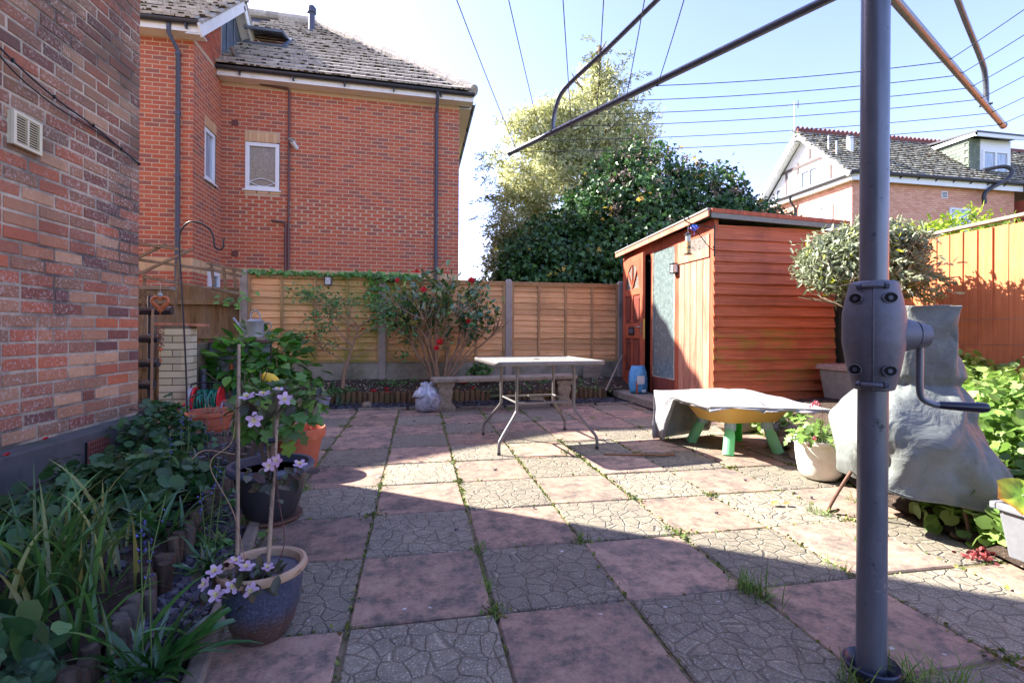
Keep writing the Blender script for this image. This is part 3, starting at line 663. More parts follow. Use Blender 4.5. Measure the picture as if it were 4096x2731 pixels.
def tiles(O, U, V, L, S, tw, th, inside, m, parent, keep, thick=.042):
    """tile courses on a slope: O eave start, U along, V up the slope"""
    O = Vector(O); U = Vector(U).normalized(); V = Vector(V).normalized(); N = U.cross(V); um = unit_box(m); st = MB(); ms = MB()
    r_ = random.Random(5); rows = int(S / th); k = 0
    for j in range(rows):
        off = (j % 2) * tw / 2
        for i in range(-1, int(L / tw) + 1):
            u = i * tw + off + tw / 2; v = j * th + th / 2
            if not inside(u, v): continue
            Vt = (V + N * -.19).normalized(); Nt = U.cross(Vt); c = O + U * u + V * v + N * (.03 + r_.gauss(0, .003))
            if keep(c) and k < 300:
                k += 1; inst('tile', um, Matrix.Translation(c) @ Matrix(((U.x, Vt.x, Nt.x, 0), (U.y, Vt.y, Nt.y, 0), (U.z, Vt.z, Nt.z, 0), (0, 0, 0, 1))) @ Matrix.Rotation(r_.gauss(0, .01), 4, 'Z') @ Matrix.Diagonal((tw - .008, th + .03, thick, 1)), parent)
            else: st.obox(c, U, Vt, Nt, tw / 2 - .004, th / 2 + .015, thick / 2)
            for q in range(r_.choice((2, 3, 4))):     # moss on the lower lip, also darkening the shaded gap under each course
                s = r_.uniform(.016, .04); p_ = c - V * (th / 2 + r_.uniform(-.03, .02)) + U * r_.uniform(-.5, .5) * tw + N * .014
                ms.obox(p_, U + V * r_.uniform(-.4, .4), V, N, s, s * .7, s * .45)
    if st.f: st.build('tiles', m, parent, kind='stuff')
    if ms.f: ms.build('moss', M_moss, parent, kind='stuff')
cr, sr = math.cos(R(40)), math.sin(R(40)); t2 = math.tan(R(40))
dn = Vector((mainU.y, -mainU.x, 0)); O1 = LC + dn * .30 + Vector((0, 0, 5.93)) + mainU * -1.2; 
Ln = (LD - LC).length + 1.2 + .3
# under-deck of the main roof (hip)
rb = MB(); E1 = O1; E2 = O1 + mainU * Ln; hip = 3.75
R2 = E2 - mainU * hip - dn * hip + Vector((0, 0, hip * t2)); R1 = E1 - mainU * 4 - dn * hip + Vector((0, 0, hip * t2)); B2 = E2 - dn * hip * 2
rb.add([E1 - mainU * 4, E2, R2, R1, B2, E1 - mainU * 4 - dn * hip * 2], [(0, 1, 2, 3), (1, 4, 2), (4, 5, 3, 2), (1, 0, 5, 4)]); rb.build('roof_deck', M_gutter, roof)
Vm = (-dn * cr + Vector((0, 0, sr)))
velux = (1.32, 2.15, 1.75, 2.85)
tiles(E1 + Vector((0, 0, .02)), mainU, Vm, Ln, 4.9, .30, .255, lambda u, v: u < Ln - v * cr - .14 and u > .0 + max(0, (v - 1.2) * .5) - .2, M_tile, roof, lambda c: c.x > -3.6)
# hip and ridge cap tiles
def caps(A, B, parent, n, r=.11, m=M_tile):
    A = Vector(A); B = Vector(B); d = (B - A) / n
    for i in range(n):
        b = MB(); p0 = A + d * i + Vector((0, 0, .0)); p1 = p0 + d * 1.08; b.tube([p0, p1], [r * 1.0, r * .985], 10); b.build('ridge_tile', m, parent)
caps(E2 + Vector((-.03, .03, .06)), R2 + Vector((0, 0, .07)), roof, 16, .13)
caps(R2 + Vector((0, 0, .09)), R1 + Vector((0, 0, .09)), roof, 14, .12)
# wing roof: front slope, gable end with barge boards, lead cheek
We = Vector((-8.9, 8.95, 6.0)); pit = 40.; cw, sw = math.cos(R(pit)), math.sin(R(pit)); Lw = 5.35
rw = Vector((0, 11.05 - 8.95, (11.05 - 8.95) * math.tan(R(pit))))
wb = MB(); A0 = We + Vector((2.0, 0, 0)); A1 = We + Vector((Lw, 0, 0)); top1 = A1 + rw; top0 = A0 + rw; bk = Vector((0, 2.1, -2.1 * math.tan(R(pit))))
wb.add([A0, A1, top1, top0, top1 + bk, top0 + bk], [(0, 1, 2, 3), (3, 2, 4, 5)]); wb.build('roof_deck', M_gutter, roof)
tiles(A0 + Vector((0, 0, .02)), (1, 0, 0), (0, cw, sw), Lw - 2.0, 2.75, .30, .255, lambda u, v: u > .9 and u < Lw - 1.95, M_tile, roof, lambda c: c.x > -4.9)
tiles(top1 + Vector((0, .02, .02)), (-1, 0, 0), (0, -cw, sw), 1, .1, .3, .25, lambda u, v: False, M_tile, roof, lambda c: False)
caps(top0 + Vector((0, 0, .02)), top1 + Vector((.04, 0, .02)), roof, 9, .08)
for (a, b_) in ((A1, top1), (top1, top1 + bk)):
    q = MB(); dd = Vector((0, 0, -.13)); q.beam(a + dd, b_ + dd + (b_ - a).normalized() * .0, .03, .20, (0, 0, 1)); q.build('barge_board', M_fascia, roof)
    q = MB(); dd = Vector((-.0, 0, .005)); q.beam(a + dd, b_ + dd, .07, .05, (0, 0, 1)); q.build('verge', M_tile, roof)
    q = MB(); dd = Vector((-.11, 0, -.20)); q.beam(a + dd, b_ + dd, .20, .012, (0, 0, 1)); q.build('soffit', M_fascia, roof)
q = MB(); gz = lambda y: 6.0 + (y - 8.95) * math.tan(R(pit)) if y < 11.05 else 6.0 + 2.1 * math.tan(R(pit)) - (y - 11.05) * math.tan(R(pit))
q.add([(-3.765, 9.25, 5.8), (-3.765, 10.47, 5.8), (-3.765, 10.47, gz(10.47) - .05), (-3.765, 9.25, gz(9.25) - .05)], [(0, 1, 2, 3)]); q.build('gable_backing', M_newmort, wall)
gb = []
for k in range(20):
    z = 5.9 + k * .075; y0 = 9.25 + max(0, (z + .2 - gz(9.25)) / math.tan(R(pit))); u = (k % 2) * .1125
    a = y0
    if a < 10.33: 
        uu = 9.25 - u
        while uu < 10.42:
            p0, p1 = max(uu, a), min(uu + .214, 10.42)
            if p1 - p0 > .03: gb.append((p0 - 9.25, p1 - 9.25, z, z + .064))
            uu += .225
lay(gb, LB + Vector((.003, 0, 0)), (0, 1, 0), (1, 0, 0), M_new, wall, lambda c: False, .0015)
q = MB(); q.add([(-3.768, 10.42, 5.85), (-3.768, 12.3, 5.85), (-3.768, 12.3, 6.7), (-3.768, 11.05, gz(11.05) - .05), (-3.768, 10.42, gz(10.42) - .05)], [(0, 1, 2, 3, 4)]); q.build('lead_cheek', M_lead, roof)
for y in (10.72, 11.1, 11.5): tb('lead_roll', M_lead, roof, [(-3.755, y, 6.2), (-3.755, y, gz(y) - .2)], .014, 6)
# gable added out of frame left, shaped so its verge shades the patio
q = MB(); pk = (-8.8, 7.75); q.add([(-4.75, 8.9, 6.02), (pk[0], 8.9, pk[1]), (-12.8, 8.9, 6.02), (-4.75, 11, 6.02), (pk[0], 11, pk[1]), (-12.8, 11, 6.02)], [(0, 1, 2), (0, 3, 4, 1), (1, 4, 5, 2), (3, 5, 4)]); q.build('added_gable', M_tile, roof)
q = MB(); q.box(-12.8, -3.87, 9.4, 18, 0, 5.85); q.box(-3.9, .74, 10.75, 18, 0, 5.76); q.build('house_body', M_new, wall)
# pipes and fittings on the house
def hy(x): return 10.47 + (x + 3.76) * .0347
tb('downpipe', M_pipe, nh, [(-4.02, 8.98, 5.95), (-4.02, 8.98, 5.80), (-3.975, 9.20, 5.62), (-3.975, 9.20, 1.0)], .034, 12)
tb('downpipe', M_pipe, nh, [(.375, 10.30, 5.86), (.375, 10.32, 5.74), (.365, hy(.36) - .05, 5.55), (.365, hy(.36) - .05, 1.0)], .034, 12)
for z in (5.55, 4.55, 3.5, 2.6): tb('pipe_clip', M_pipe, nh, [(-3.975, 9.20, z), (-3.975, 9.20, z + .05)], .042, 12); tb('pipe_clip', M_pipe, nh, [(.365, hy(.36) - .05, z - .1), (.365, hy(.36) - .05, z - .05)], .042, 12)
tb('waste_pipe', M_waste, nh, [(-3.07, hy(-3.0) - .05, 5.77), (-2.55, hy(-2.5) - .05, 5.73), (-2.53, hy(-2.5) - .05, 5.68), (-2.53, hy(-2.5) - .05, 1.5)], .021, 10)
tb('waste_pipe', M_waste, nh, [(-2.85, hy(-2.8) - .05, 3.11), (-2.60, hy(-2.6) - .05, 3.09), (-2.585, hy(-2.6) - .05, 3.06), (-2.585, hy(-2.6) - .05, 1.5)], .021, 10)
fl = MB(); y = hy(-2.35); fl.lathe([(.0, 0), (.085, 0), (.09, .02), (.05, .03), (.05, .03)], (0, 0, 0), 20); 
o = fl.build('boiler_flue', M_upvc, nh, smooth=40); o.location = Vector((-2.40, y - .006, 4.58)) - W['brick_house']; o.rotation_euler = (R(90), 0, 0); W[o.name] = W['brick_house']
tb('flue_pipe', M_upvc, nh, [(-2.40, y, 4.58), (-2.45, y - .16, 4.66)], .045, 14); tb('flue_end', M_conc, nh, [(-2.45, y - .16, 4.66), (-2.475, y - .22, 4.69)], .036, 12)
for (x, z) in ((-3.52, 4.98), (-3.51, 2.44)): 
    v = bx('air_brick', M_waste, nh, x - .055, x + .055, hy(x) - .02, hy(x) + .02, z - .055, z + .055)
    for k in range(4): bx('rib', M_airb, v, x - .05, x + .05, hy(x) - .024, hy(x) - .019, z - .045 + k * .026, z - .03 + k * .026)
cmr = MB(); cmr.lathe([(.0, 0), (.07, 0), (.085, .03), (.06, .05), (.0, .05)], (0, 0, 0), 18); o = cmr.build('security_camera', M_upvc, nh, smooth=40); o.location = Vector((-2.34, hy(-2.3) - .03, 2.06)) - W['brick_house']; o.rotation_euler = (R(90), 0, 0)
tb('camera_lens', M_black, nh, [(-2.34, hy(-2.3) - .07, 2.06), (-2.34, hy(-2.3) - .10, 2.06)], .03, 14)
# soil vent on the roof, small pipe, skylight propped open
def onroof(u, v, h=0.): return E1 + mainU * u + Vm * v + (dn * sr + Vector((0, 0, cr))) * h
vp = onroof(1.2 + 1.19, 3.85); tb('roof_vent', M_pipe, nh, [vp + Vector((0, 0, -.1)), vp + Vector((0, 0, .52))], .075, 14); tb('vent_cowl', M_pipe, nh, [vp + Vector((0, 0, .50)), vp + Vector((0, 0, .62)), vp + Vector((0, 0, .68))], [.11, .11, .06], 14)
q = MB(); q.obox(vp - Vector((0, 0, .02)), mainU, Vm, mainU.cross(Vm), .28, .3, .03); q.build('flashing', M_lead, nh)
vp2 = onroof(1.2 + .27, .45); tb('small_vent', M_oldmort, nh, [vp2, vp2 + Vector((-.08, -.05, .22))], .05, 12)
sk = MB(); c = onroof(1.2 + .55, 2.05, .06); Nn = mainU.cross(Vm)
for (du, dv, hu, hv) in ((0, -.42, .42, .04), (0, .42, .42, .04), (-.38, 0, .04, .42), (.38, 0, .04, .42)): sk.obox(c + mainU * du + Vm * dv, mainU, Vm, Nn, hu, hv, .05)
s_ = sk.build('skylight', M_lead, nh)
q = MB(); q.obox(c, mainU, Vm, Nn, .34, .38, .015); q.build('opening', M_airb, s_)
Vo = (Vm * math.cos(R(25)) - Nn * math.sin(R(25))).normalized()
q = MB(); c3 = c + Nn * .14 + Vm * .03
for (du, dv, hu, hv) in ((0, -.38, .37, .03), (0, .38, .37, .03), (-.35, 0, .03, .38), (.35, 0, .03, .38)): q.obox(c3 + mainU * du + Vo * dv, mainU, Vo, mainU.cross(Vo), hu, hv, .025)
q.build('sash', M_lead, s_); q = MB(); q.obox(c3, mainU, Vo, mainU.cross(Vo), .33, .36, .008); q.build('pane', M_glass, s_)
# ------------------------------------------------------------------ fences
def algae_back(t, col):
    sp = t.new('ShaderNodeSeparateXYZ'); t.l.new(t.pos(), sp.inputs[0])
    a = t.ramp(t.math('ADD', t.math('MULTIPLY', sp.outputs[0], .2), .5), [(.08, .05), (.2, .85), (.38, .9), (.47, .5), (.58, .3), (.7, .12), (1., .1)])
    b = t.ramp(sp.outputs[2], [(.45, .9), (.9, .35), (1.3, .3), (1.7, .55)])
    m = t.math('MULTIPLY', a, t.math('ADD', t.step(t.noise(2.4, 5, .65), .38, .62), t.math('MULTIPLY', b, .4)), True)
    return t.mix(t.math('MULTIPLY', m, .8), col, C8(128, 132, 44))
M_waney = woodm('waney_fence_board', C8(238, 184, 130), C8(178, 130, 90), (1.8, 30, 80), algae_back, var=.2)
M_batten = woodm('fence_batten', C8(190, 148, 106), C8(146, 110, 78), (30, 30, 3), algae_back, var=.08)
def algae_shed(t, col):
    sp = t.new('ShaderNodeSeparateXYZ'); t.l.new(t.pos(), sp.inputs[0])
    b = t.ramp(sp.outputs[2], [(.2, .0), (.62, .9), (.95, .8), (1.2, .3), (1.6, .12), (1.9, 0.)])
    m = t.math('MULTIPLY', b, t.step(t.noise(1, 5, .65, None, .4, (3, 3, 9)), .48, .62)); return t.mix(t.math('MULTIPLY', m, .6), col, C8(132, 130, 36))
M_clad = woodm('red_stained_cladding', C8(214, 116, 74), C8(150, 74, 48), (1.6, 30, 75), algae_shed, var=.12, rough=.6)
M_redwood = woodm('faded_red_stained_wood', C8(200, 142, 114), C8(150, 86, 66), (25, 25, 2), None, var=.1, rough=.7)
M_redtrim = woodm('red_stained_trim', C8(180, 92, 60), C8(138, 62, 44), (25, 25, 2), None, var=.1, rough=.6)
M_door = woodm('dark_red_door', C8(132, 66, 52), C8(84, 40, 36), (25, 25, 2), None, var=.05, rough=.5)
M_cedar = woodm('orange_stained_fence_board', C8(214, 130, 84), C8(184, 100, 62), (24, 24, 1.4), None, var=.07)
M_closeb = woodm('dull_brown_fence_board', C8(128, 102, 66), C8(84, 66, 44), (24, 24, 1.4), None, var=.15, grey=.3)
M_greywood = woodm('silvered_wood', C8(150, 138, 120), C8(96, 86, 74), (3, 30, 30), None, var=.12, grey=.4)
M_lattice = woodm('weathered_lattice_wood', C8(134, 112, 84), C8(86, 72, 56), (12, 12, 12), None, var=.12, grey=.3)
M_felt = simple('grey_roof_felt', C8(132, 130, 126), .95, var=.12, nscale=40, bump=.002)

bf = thing('panel_fence', (.4, 7.6, 0), 'long waney lap panel fence with concrete posts along the back bed', 'fence')
PX = [(-2.42, 1.80), (-.52, 1.78), (1.385, 1.765), (3.24, 1.775)]
for x, z in PX:
    b = MB(); b.box(x - .05, x + .05, 7.55, 7.65, -.05, z - .03); 
    b.add([(x - .05, 7.55, z - .03), (x + .05, 7.55, z - .03), (x + .05, 7.65, z - .03), (x - .05, 7.65, z - .03), (x - .03, 7.57, z), (x + .03, 7.57, z), (x + .03, 7.63, z), (x - .03, 7.63, z)], [(4, 5, 6, 7), (0, 1, 5, 4), (1, 2, 6, 5), (2, 3, 7, 6), (3, 0, 4, 7)])
    b.build('post', M_post, bf, bevel=.006)
def waney(L, seed):
    b = MB(); n = 26; r_ = random.Random(seed); ph = r_.random() * 9; vs = []; fs = []
    for i in range(n + 1):
        x = -L / 2 + L * i / n; w = .016 * noise.noise(Vector((x * 2.2, ph, 0))) + .010 * noise.noise(Vector((x * 7, ph, 3)))
        vs += [(x, -.024, -.055 + w), (x, -.013, -.058 + w), (x, .008, .058), (x, .0, .058)]
        if i:
            k = 4 * i
            for a, c in ((0, 1), (1, 2), (2, 3), (3, 0)): fs.append((k - 4 + a, k + a, k + c, k - 4 + c)[::-1])
    fs += [(0, 1, 2, 3), tuple(n * 4 + q for q in (3, 2, 1, 0))]
    b.add(vs, fs); return b.mesh('waney_board', M_waney)
WN = [waney(1.80, s) for s in range(6)]
pi_ = 0
for (xa, za), (xb, zb) in zip(PX, PX[1:]):
    c = (xa + xb) / 2; L = xb - xa - .10; ztop = (1.745, 1.715, 1.715)[pi_]; z0 = .49; pi_ += 1
    pn = MB(); 
    for xx in (xa + .068, xb - .068): pn.box(xx - .018, xx + .018, 7.572, 7.596, z0, ztop - .03)
    pn.box(xa + .05, xb - .05, 7.570, 7.598, z0 - .0, z0 + .04); pn.box(xa + .05, xb - .05, 7.570, 7.600, ztop - .045, ztop - .01)
    pn.box(xa + .05, xb - .05, 7.560, 7.630, ztop - .009, ztop + .012)
    pnl = pn.build('panel', M_batten, bf)
    for k in range(13):
        inst('slat', WN[(k * 5 + pi_) % 6], Matrix.Translation((c, 7.618 + rr.uniform(-.002, .002), z0 + .05 + k * (ztop - z0 - .10) / 12.3)) @ Matrix.Rotation(rr.choice((0, math.pi)) * 0, 4, 'Z') @ Matrix.Rotation(rr.gauss(0, .0035), 4, 'Y') @ Matrix.Diagonal((L / 1.8, 1, 1, 1)), pnl)
    for k in (1, 2, 3):
        x = xa + .05 + L * k / 4; bx('batten', M_batten, pnl, x - .018, x + .018, 7.574, 7.594, z0 + .041, ztop - .046, bevel=.003)
    bx('gravel_board', M_concg, bf, xa + .045, xb - .045, 7.585, 7.625, -.02, z0 - .004, bevel=.004)

cf = thing('board_fence', (-4, 7.7, 0), 'dull brown close board fence behind the pale brick pillar', 'fence')
ub = unit_box(M_closeb); x = -6.0
while x < -2.50:
    inst('plank', ub, Matrix.Translation((x, 7.70 + rr.uniform(-.004, .004), .78)) @ Matrix.Rotation(R(4), 4, 'Z') @ Matrix.Diagonal((.108, .013, 1.56 + rr.uniform(-.012, .012), 1)), cf); x += .1
for z in (.45, .86, 1.34): bx('rail', M_closeb, cf, -6, -2.47, 7.635, 7.690, z - .032, z + .032, bevel=.004)

rfn = thing('board_fence', (4.9, 3, 0), 'bright orange close board fence on the right with pale capping', 'fence')
uc = unit_box(M_cedar); y = .2
while y < 4.75:
    inst('plank', uc, Matrix.Translation((4.9 + rr.uniform(-.003, .003), y, .95)) @ Matrix.Rotation(R(-5), 4, 'Z') @ Matrix.Diagonal((.014, .132, 1.86 + rr.uniform(-.01, .01), 1)), rfn); y += .118
y = 4.8; ud_ = unit_box(M_closeb)  # darker board colour stands for the shed's shade on the fence
while y < 7.6: inst('plank', ud_, Matrix.Translation((4.93, y, .9)) @ Matrix.Diagonal((.014, .13, 1.8, 1)), rfn); y += .118
for z in (.5, 1.6): bx('rail', M_cedar, rfn, 4.915, 4.97, .1, 4.7, z - .035, z + .035)
b = MB(); b.beam((4.895, .1, 2.02), (4.895, 4.12, 1.915), .06, .03); b.build('capping', M_greywood, rfn, bevel=.004)
b = MB(); b.beam((4.895, 4.13, 1.895), (4.895, 7.6, 1.88), .06, .03); b.build('capping', M_greywood, rfn, bevel=.004)
M_wire = plain('thin_wire', C8(150, 150, 146), .4, .8)
for z in (1.08, .86): tb('wire', M_wire, rfn, bez([(4.86, .5, z), (4.87, 2.2, z + .02), (4.86, 4.2, z - .01)], 8), .0018, 5)

# ------------------------------------------------------------------ shed
SX, SY0, SY1, SXE = 3.21, 4.95, 7.40, 4.77
sh = thing('garden_shed', (3.9, 6.1, 0), 'red stained wooden shed with lean-to roof beside the back fence', 'shed')
zr = lambda y: 2.20 + .085 * (SY1 - y) / (SY1 - SY0)      # eaves along the front
bd = MB(); bd.box(SX + .06, SXE - .03, SY0 + .05, SY1, .08, 2.10); bd.build('dark_core', M_black, sh)  # black block standing for the dark inside of the shed
n = 16; r_ = random.Random(8)
side = bx('side_wall', M_clad, sh, SX + .03, SXE - .02, SY0 + .022, SY0 + .045, .16, 2.15)
for k in range(n):
    z = .245 + k * .1205; L = SXE - SX + .0 + r_.uniform(-.012, .012)
    q = MB(); m_ = 14; vs = []; fs = []; ph = r_.random() * 20
    for i in range(m_ + 1):
        x = SX - .012 + L * i / m_; w = .005 * noise.noise(Vector((x * 2.5, ph, 0))); zz = z + (x - SX) * .0
        vs += [(x, SY0 - .022 + w, zz - .068 + w), (x, SY0 - .010 + w, zz - .069 + w), (x, SY0 + .016, zz + .066), (x, SY0 + .008, zz + .066)]
        if i: 
            kk = 4 * i
            for a, c in ((0, 1), (1, 2), (2, 3), (3, 0)): fs.append((kk - 4 + a, kk + a, kk + c, kk - 4 + c)[::-1])
    fs += [(0, 1, 2, 3), tuple(m_ * 4 + v for v in (3, 2, 1, 0))]
    q.add(vs, fs); q.build('plank', M_clad, side)
# roof with felt and trim
rb_ = MB(); q = [(SX - .10, SY1 + .05, zr(SY1)), (SX - .10, SY0 - .07, zr(SY0)), (SXE + .1, SY0 - .07, zr(SY0) - .06), (SXE + .1, SY1 + .05, zr(SY1) - .06)]
rb_.hexa([(a, b_, c - .0) for a, b_, c in q[::-1]] + [(a, b_, c + .022) for a, b_, c in q[::-1]]); srf = rb_.build('roof', M_felt, sh)
b = MB(); b.beam((SX - .112, SY1 + .05, zr(SY1) - .03), (SX - .112, SY0 - .07, zr(SY0) - .03), .022, .075); b.build('fascia', M_redwood, srf, bevel=.003)
b = MB(); b.beam((SX - .118, SY1 + .05, zr(SY1) + .014), (SX - .118, SY0 - .07, zr(SY0) + .014), .03, .02); b.build('felt_edge', M_felt, srf)
b = MB(); b.beam((SX - .09, SY0 - .078, zr(SY0) - .055), (SXE + .1, SY0 - .078, zr(SY0) - .115), .014, .055); b.build('felt_strip', M_felt, srf)
b = MB(); b.beam((SX - .09, SY0 - .082, zr(SY0) - .004), (SXE + .1, SY0 - .082, zr(SY0) - .064), .022, .045); b.build('trim', M_redtrim, srf, bevel=.003)
q = MB(); q.box(SX - .006, SX + .04, SY0 - .004, SY0 + .075, .12, 2.2); q.box(SX - .004, SX + .05, 5.70, 5.80, .12, 2.12); q.box(SX - .004, SX + .05, 7.34, 7.42, .1, 2.12); q.box(SX - .004, SX + .04, 6.40, 6.47, .12, 2.11); q.box(SX - .002, SX + .05, SY0, SY1, 2.06, 2.21)
q.build('frame', M_redtrim, sh, bevel=.004)
# front: boarded panel with transom window, tall glass, half open door
fp = bx('boarded_panel', M_redwood, sh, SX + .006, SX + .012, 5.02, 5.70, .13, 1.80)
for k in range(5):
    y = 5.03 + k * .134; bx('plank', M_redwood, fp, SX - .008, SX + .0055, y, y + .128, .13, 1.79, bevel=.004)
q = MB(); q.box(SX - .022, SX + .006, 5.025, 5.70, 1.80, 1.905); q.box(SX - .018, SX + .006, 5.025, 5.08, 1.906, 2.06); q.box(SX - .018, SX + .006, 5.52, 5.70, 1.906, 2.06); q.build('window_frame', M_redwood, sh, bevel=.004)
bx('pane', M_frost, sh, SX - .003, SX + .003, 5.08, 5.52, 1.905, 2.06)
gp = MB(); gp.box(SX - .008, SX + .02, 5.80, 6.40, .13, .34); gpo = gp.build('glazed_panel', M_door, sh, bevel=.004)
M_shedglass = NT('dusty_green_glass')
def sg():
    t = M_shedglass; n_ = t.noise(18, 6, .7); c = t.ramp(n_, [(.3, C8(84, 98, 98)), (.7, C8(122, 136, 134))]); sp = t.step(t.noise(60, 2, .5), .66, .7)
    return t.fin(t.mix(t.math('MULTIPLY', sp, .5), c, C8(206, 214, 212)), t.ramp(n_, [(.3, .12), (.7, .35)]), .9)
M_sg = sg()
bx('pane', M_sg, gpo, SX + .004, SX + .012, 5.82, 6.39, .345, 2.06)
q = MB(); q.box(SX - .004, SX + .003, 5.80, 5.825, .345, 2.06); q.box(SX - .004, SX + .003, 6.385, 6.40, .345, 2.06); q.box(SX - .004, SX + .003, 5.825, 6.385, .345, .36); q.build('bead', M_oldmort, gpo)
dr = thing('door', (0, 0, 0), None, None); dr.parent = sh; hinge = Vector((SX - .01, 7.345, 0)); dr.location = hinge - W['garden_shed']; W[dr.name] = hinge; 
def dbx(nm, m, a, b_, c, d, e, f_, bevel=.003):  # door local: x outwards, y from free edge
    return bx(nm, m, dr, hinge.x + a, hinge.x + b_, hinge.y - d, hinge.y - c, e, f_, bevel=bevel)
DW = .845; q = MB()
def dq(a, b_, c, d, e, f_): q.box(hinge.x + a, hinge.x + b_, hinge.y - d, hinge.y - c, e, f_)
for (c, d) in ((0, .11), (DW - .11, DW)): dq(-.02, .02, c, d, .15, 2.08)
for (e, f_) in ((.15, .36), (.86, 1.08), (1.50, 1.60), (2.0, 2.08)): dq(-.02, .02, .11, DW - .11, e, f_)
dq(-.02, .02, .355, .445, .36, .86); dq(-.02, .02, .355, .445, 1.08, 1.50)
q.build('door_frame', M_redtrim, dr, bevel=.006)
for (e, f_) in ((.37, .85), (1.09, 1.49)):
    for (c, d) in ((.12, .345), (.455, .725)): 
        dbx('panel', M_door, -.006, .006, c - .012, d + .012, e - .012, f_ + .012); dbx('panel', M_door, -.018, -.004, c + .035, d - .035, e + .035, f_ - .035, .012)
# arched light: half round of three panes with spokes
q = MB(); N_ = 24; vs = []; fs = []; cy, cz, ro_ = .42, 1.60, .27
for i in range(N_ + 1):
    a = math.pi * i / N_; c_, s_ = math.cos(a), math.sin(a); m_ = min(.315 / max(1e-6, abs(c_)), .40 / max(1e-6, s_)); vs += [(hinge.x - .021, hinge.y - (cy - ro_ * c_), cz + .005 + .35 * s_), (hinge.x - .021, hinge.y - (cy - m_ * c_), cz + .005 + m_ * s_)]
    if i: k = 2 * i; fs.append((k - 2, k - 1, k + 1, k))
q.add(vs, fs); q.build('arch_surround', M_redtrim, dr)
dbx('pane', M_frost, -.008, .0, .11, .74, 1.60, 2.0, 0)
for a in (50, 90, 130):
    q = MB(); q.beam((hinge.x - .014, hinge.y - cy, cz), (hinge.x - .014, hinge.y - (cy - .30 * math.cos(R(a))), cz + .34 * math.sin(R(a))), .02, .028, (1, 0, 0)); q.build('glazing_bar', M_redtrim, dr)
M_brass = plain('brass_plate', C8(196, 170, 96), .35, .9); M_iron = plain('black_iron', C8(34, 34, 38), .45, .3)
dbx('lock_plate', M_brass, -.012, .012, DW, DW + .003, .86, 1.14, 0)
dbx('handle_plate', M_wire, -.026, -.02, DW - .09, DW - .05, .92, 1.10)
tb('handle', M_wire, dr, [(hinge.x - .03, hinge.y - DW + .07, 1.03), (hinge.x - .065, hinge.y - DW + .07, 1.03), (hinge.x - .065, hinge.y - DW + .19, 1.03)], .009, 8)
lb = dbx('letter_box', M_iron, -.032, -.02, .28, .52, .91, 1.03); q = MB(); q.box(hinge.x - .036, hinge.x - .032, hinge.y - .49, hinge.y - .31, .94, 1.0); q.build('flap', M_pipe, lb, bevel=.003)
dr.rotation_euler = (0, 0, R(-5))
M_greenpl = plain('green_plastic', C8(50, 190, 60), .4); M_orange = plain('orange_item', C8(220, 110, 50), .5)
for i, (z, s) in enumerate(((1.45, .10), (1.06, .09), (.70, .07))): 
    b = MB(); b.lathe([(s * .6, -s), (s, -s * .4), (s, s * .5), (s * .5, s)], (SX + .20, 6.53, z), 14); tag(b.build('garden_tool', M_greenpl, None, smooth=40), ['bright green plastic tool hanging highest inside the shed door gap', 'bright green plastic tool at lock height inside the shed door gap', 'bright green plastic tool lowest inside the shed door gap'][i], 'tool')
# deck
dk = thing('deck', (3, 6.2, 0), 'low weathered timber deck in front of the shed door', 'deck')
x = 2.84
for k in range(4):
    bx('plank', M_greywood, dk, x + .003, x + .089, 5.02, 7.44, .085, .108, bevel=.003); x += .092
for (a, c) in ((2.80, 2.836),): 
    bx('fascia_board', M_greywood, dk, a, c, 5.0, 6.05, .02, .107, bevel=.004); bx('fascia_board', M_greywood, dk, a, c, 6.06, 7.45, .02, .107, bevel=.004)
bx('under_deck_dark', M_black, dk, 2.86, 3.2, 5.05, 7.4, -.02, .08)  # black fill standing for the shade under the planks
for (y, x0, x1) in ((4.985, 2.80, 3.24),): bx('fascia_board', M_greywood, dk, x0, x1, y - .02, y + .015, .02, .107, bevel=.004)
q = MB(); q.box(2.55, 2.83, 7.40, 7.43, .10, .42, 0); tag(q.build('grey_board', M_greywood, None, bevel=.004), 'short grey board standing against the gravel board by the shed', 'board')
q = MB(); q.tube([(2.62, 6.65, .12), (3.10, 7.22, .56)], .016, 10); q.tube([(3.10, 7.22, .56), (3.14, 7.27, .60)], [.016, .012], 10); tag(q.build('broom_handle', M_greywood, None, smooth=50), 'bare wooden pole leaning across the deck corner against the fence', 'pole')

# ------------------------------------------------------------------ house beyond the shed
h2 = thing('timbered_house', (16, 16, 0), 'distant pink brick house with white half timbered gable and tile clad dormer', 'house')
HX, HY = 14.6, 14.5; HB, HR = 19.0, 16.65; ZE, ZR = 6.45, 8.55; k2 = (ZR - ZE) / (HR - HY)
w2 = thing('wall', (0, 0, 0), None, None); w2.parent = h2; w2.location = -W['timbered_house']; W[w2.name] = Vector((0, 0, 0))
q = MB(); q.box(HX + .01, 21.6, HY + .01, HB, 0, 6.3); q.build('backing', M_h2, w2)
lay(bond(0, 7.0, 2.7, 6.3, .225, .075, .008, ((3.9, 4.9, 4.3, 5.35),)), (HX, HY, 0), (1, 0, 0), (0, -1, 0), M_h2, w2, near_keep(150, lambda c: c.z > 5), .008)
lay(bond(0, 4.5, 2.7, 6.2, .225, .075, .008, ((.75, 1.95, 4.3, 5.60),)), (HX, HB, 0), (0, -1, 0), (-1, 0, 0), M_h2, w2, near_keep(140, lambda c: c.z > 4.5), .008)
window('window', (HX - .045, 16.40, 4.5), (0, -1, 0), (-1, 0, 0), 1.12, 1.10, w2, .07, (.56,), M_voile)
window('window', (18.65, HY - .045, 4.45), (1, 0, 0), (0, -1, 0), .9, 1.0, w2, .07, (.45,), M_voile)
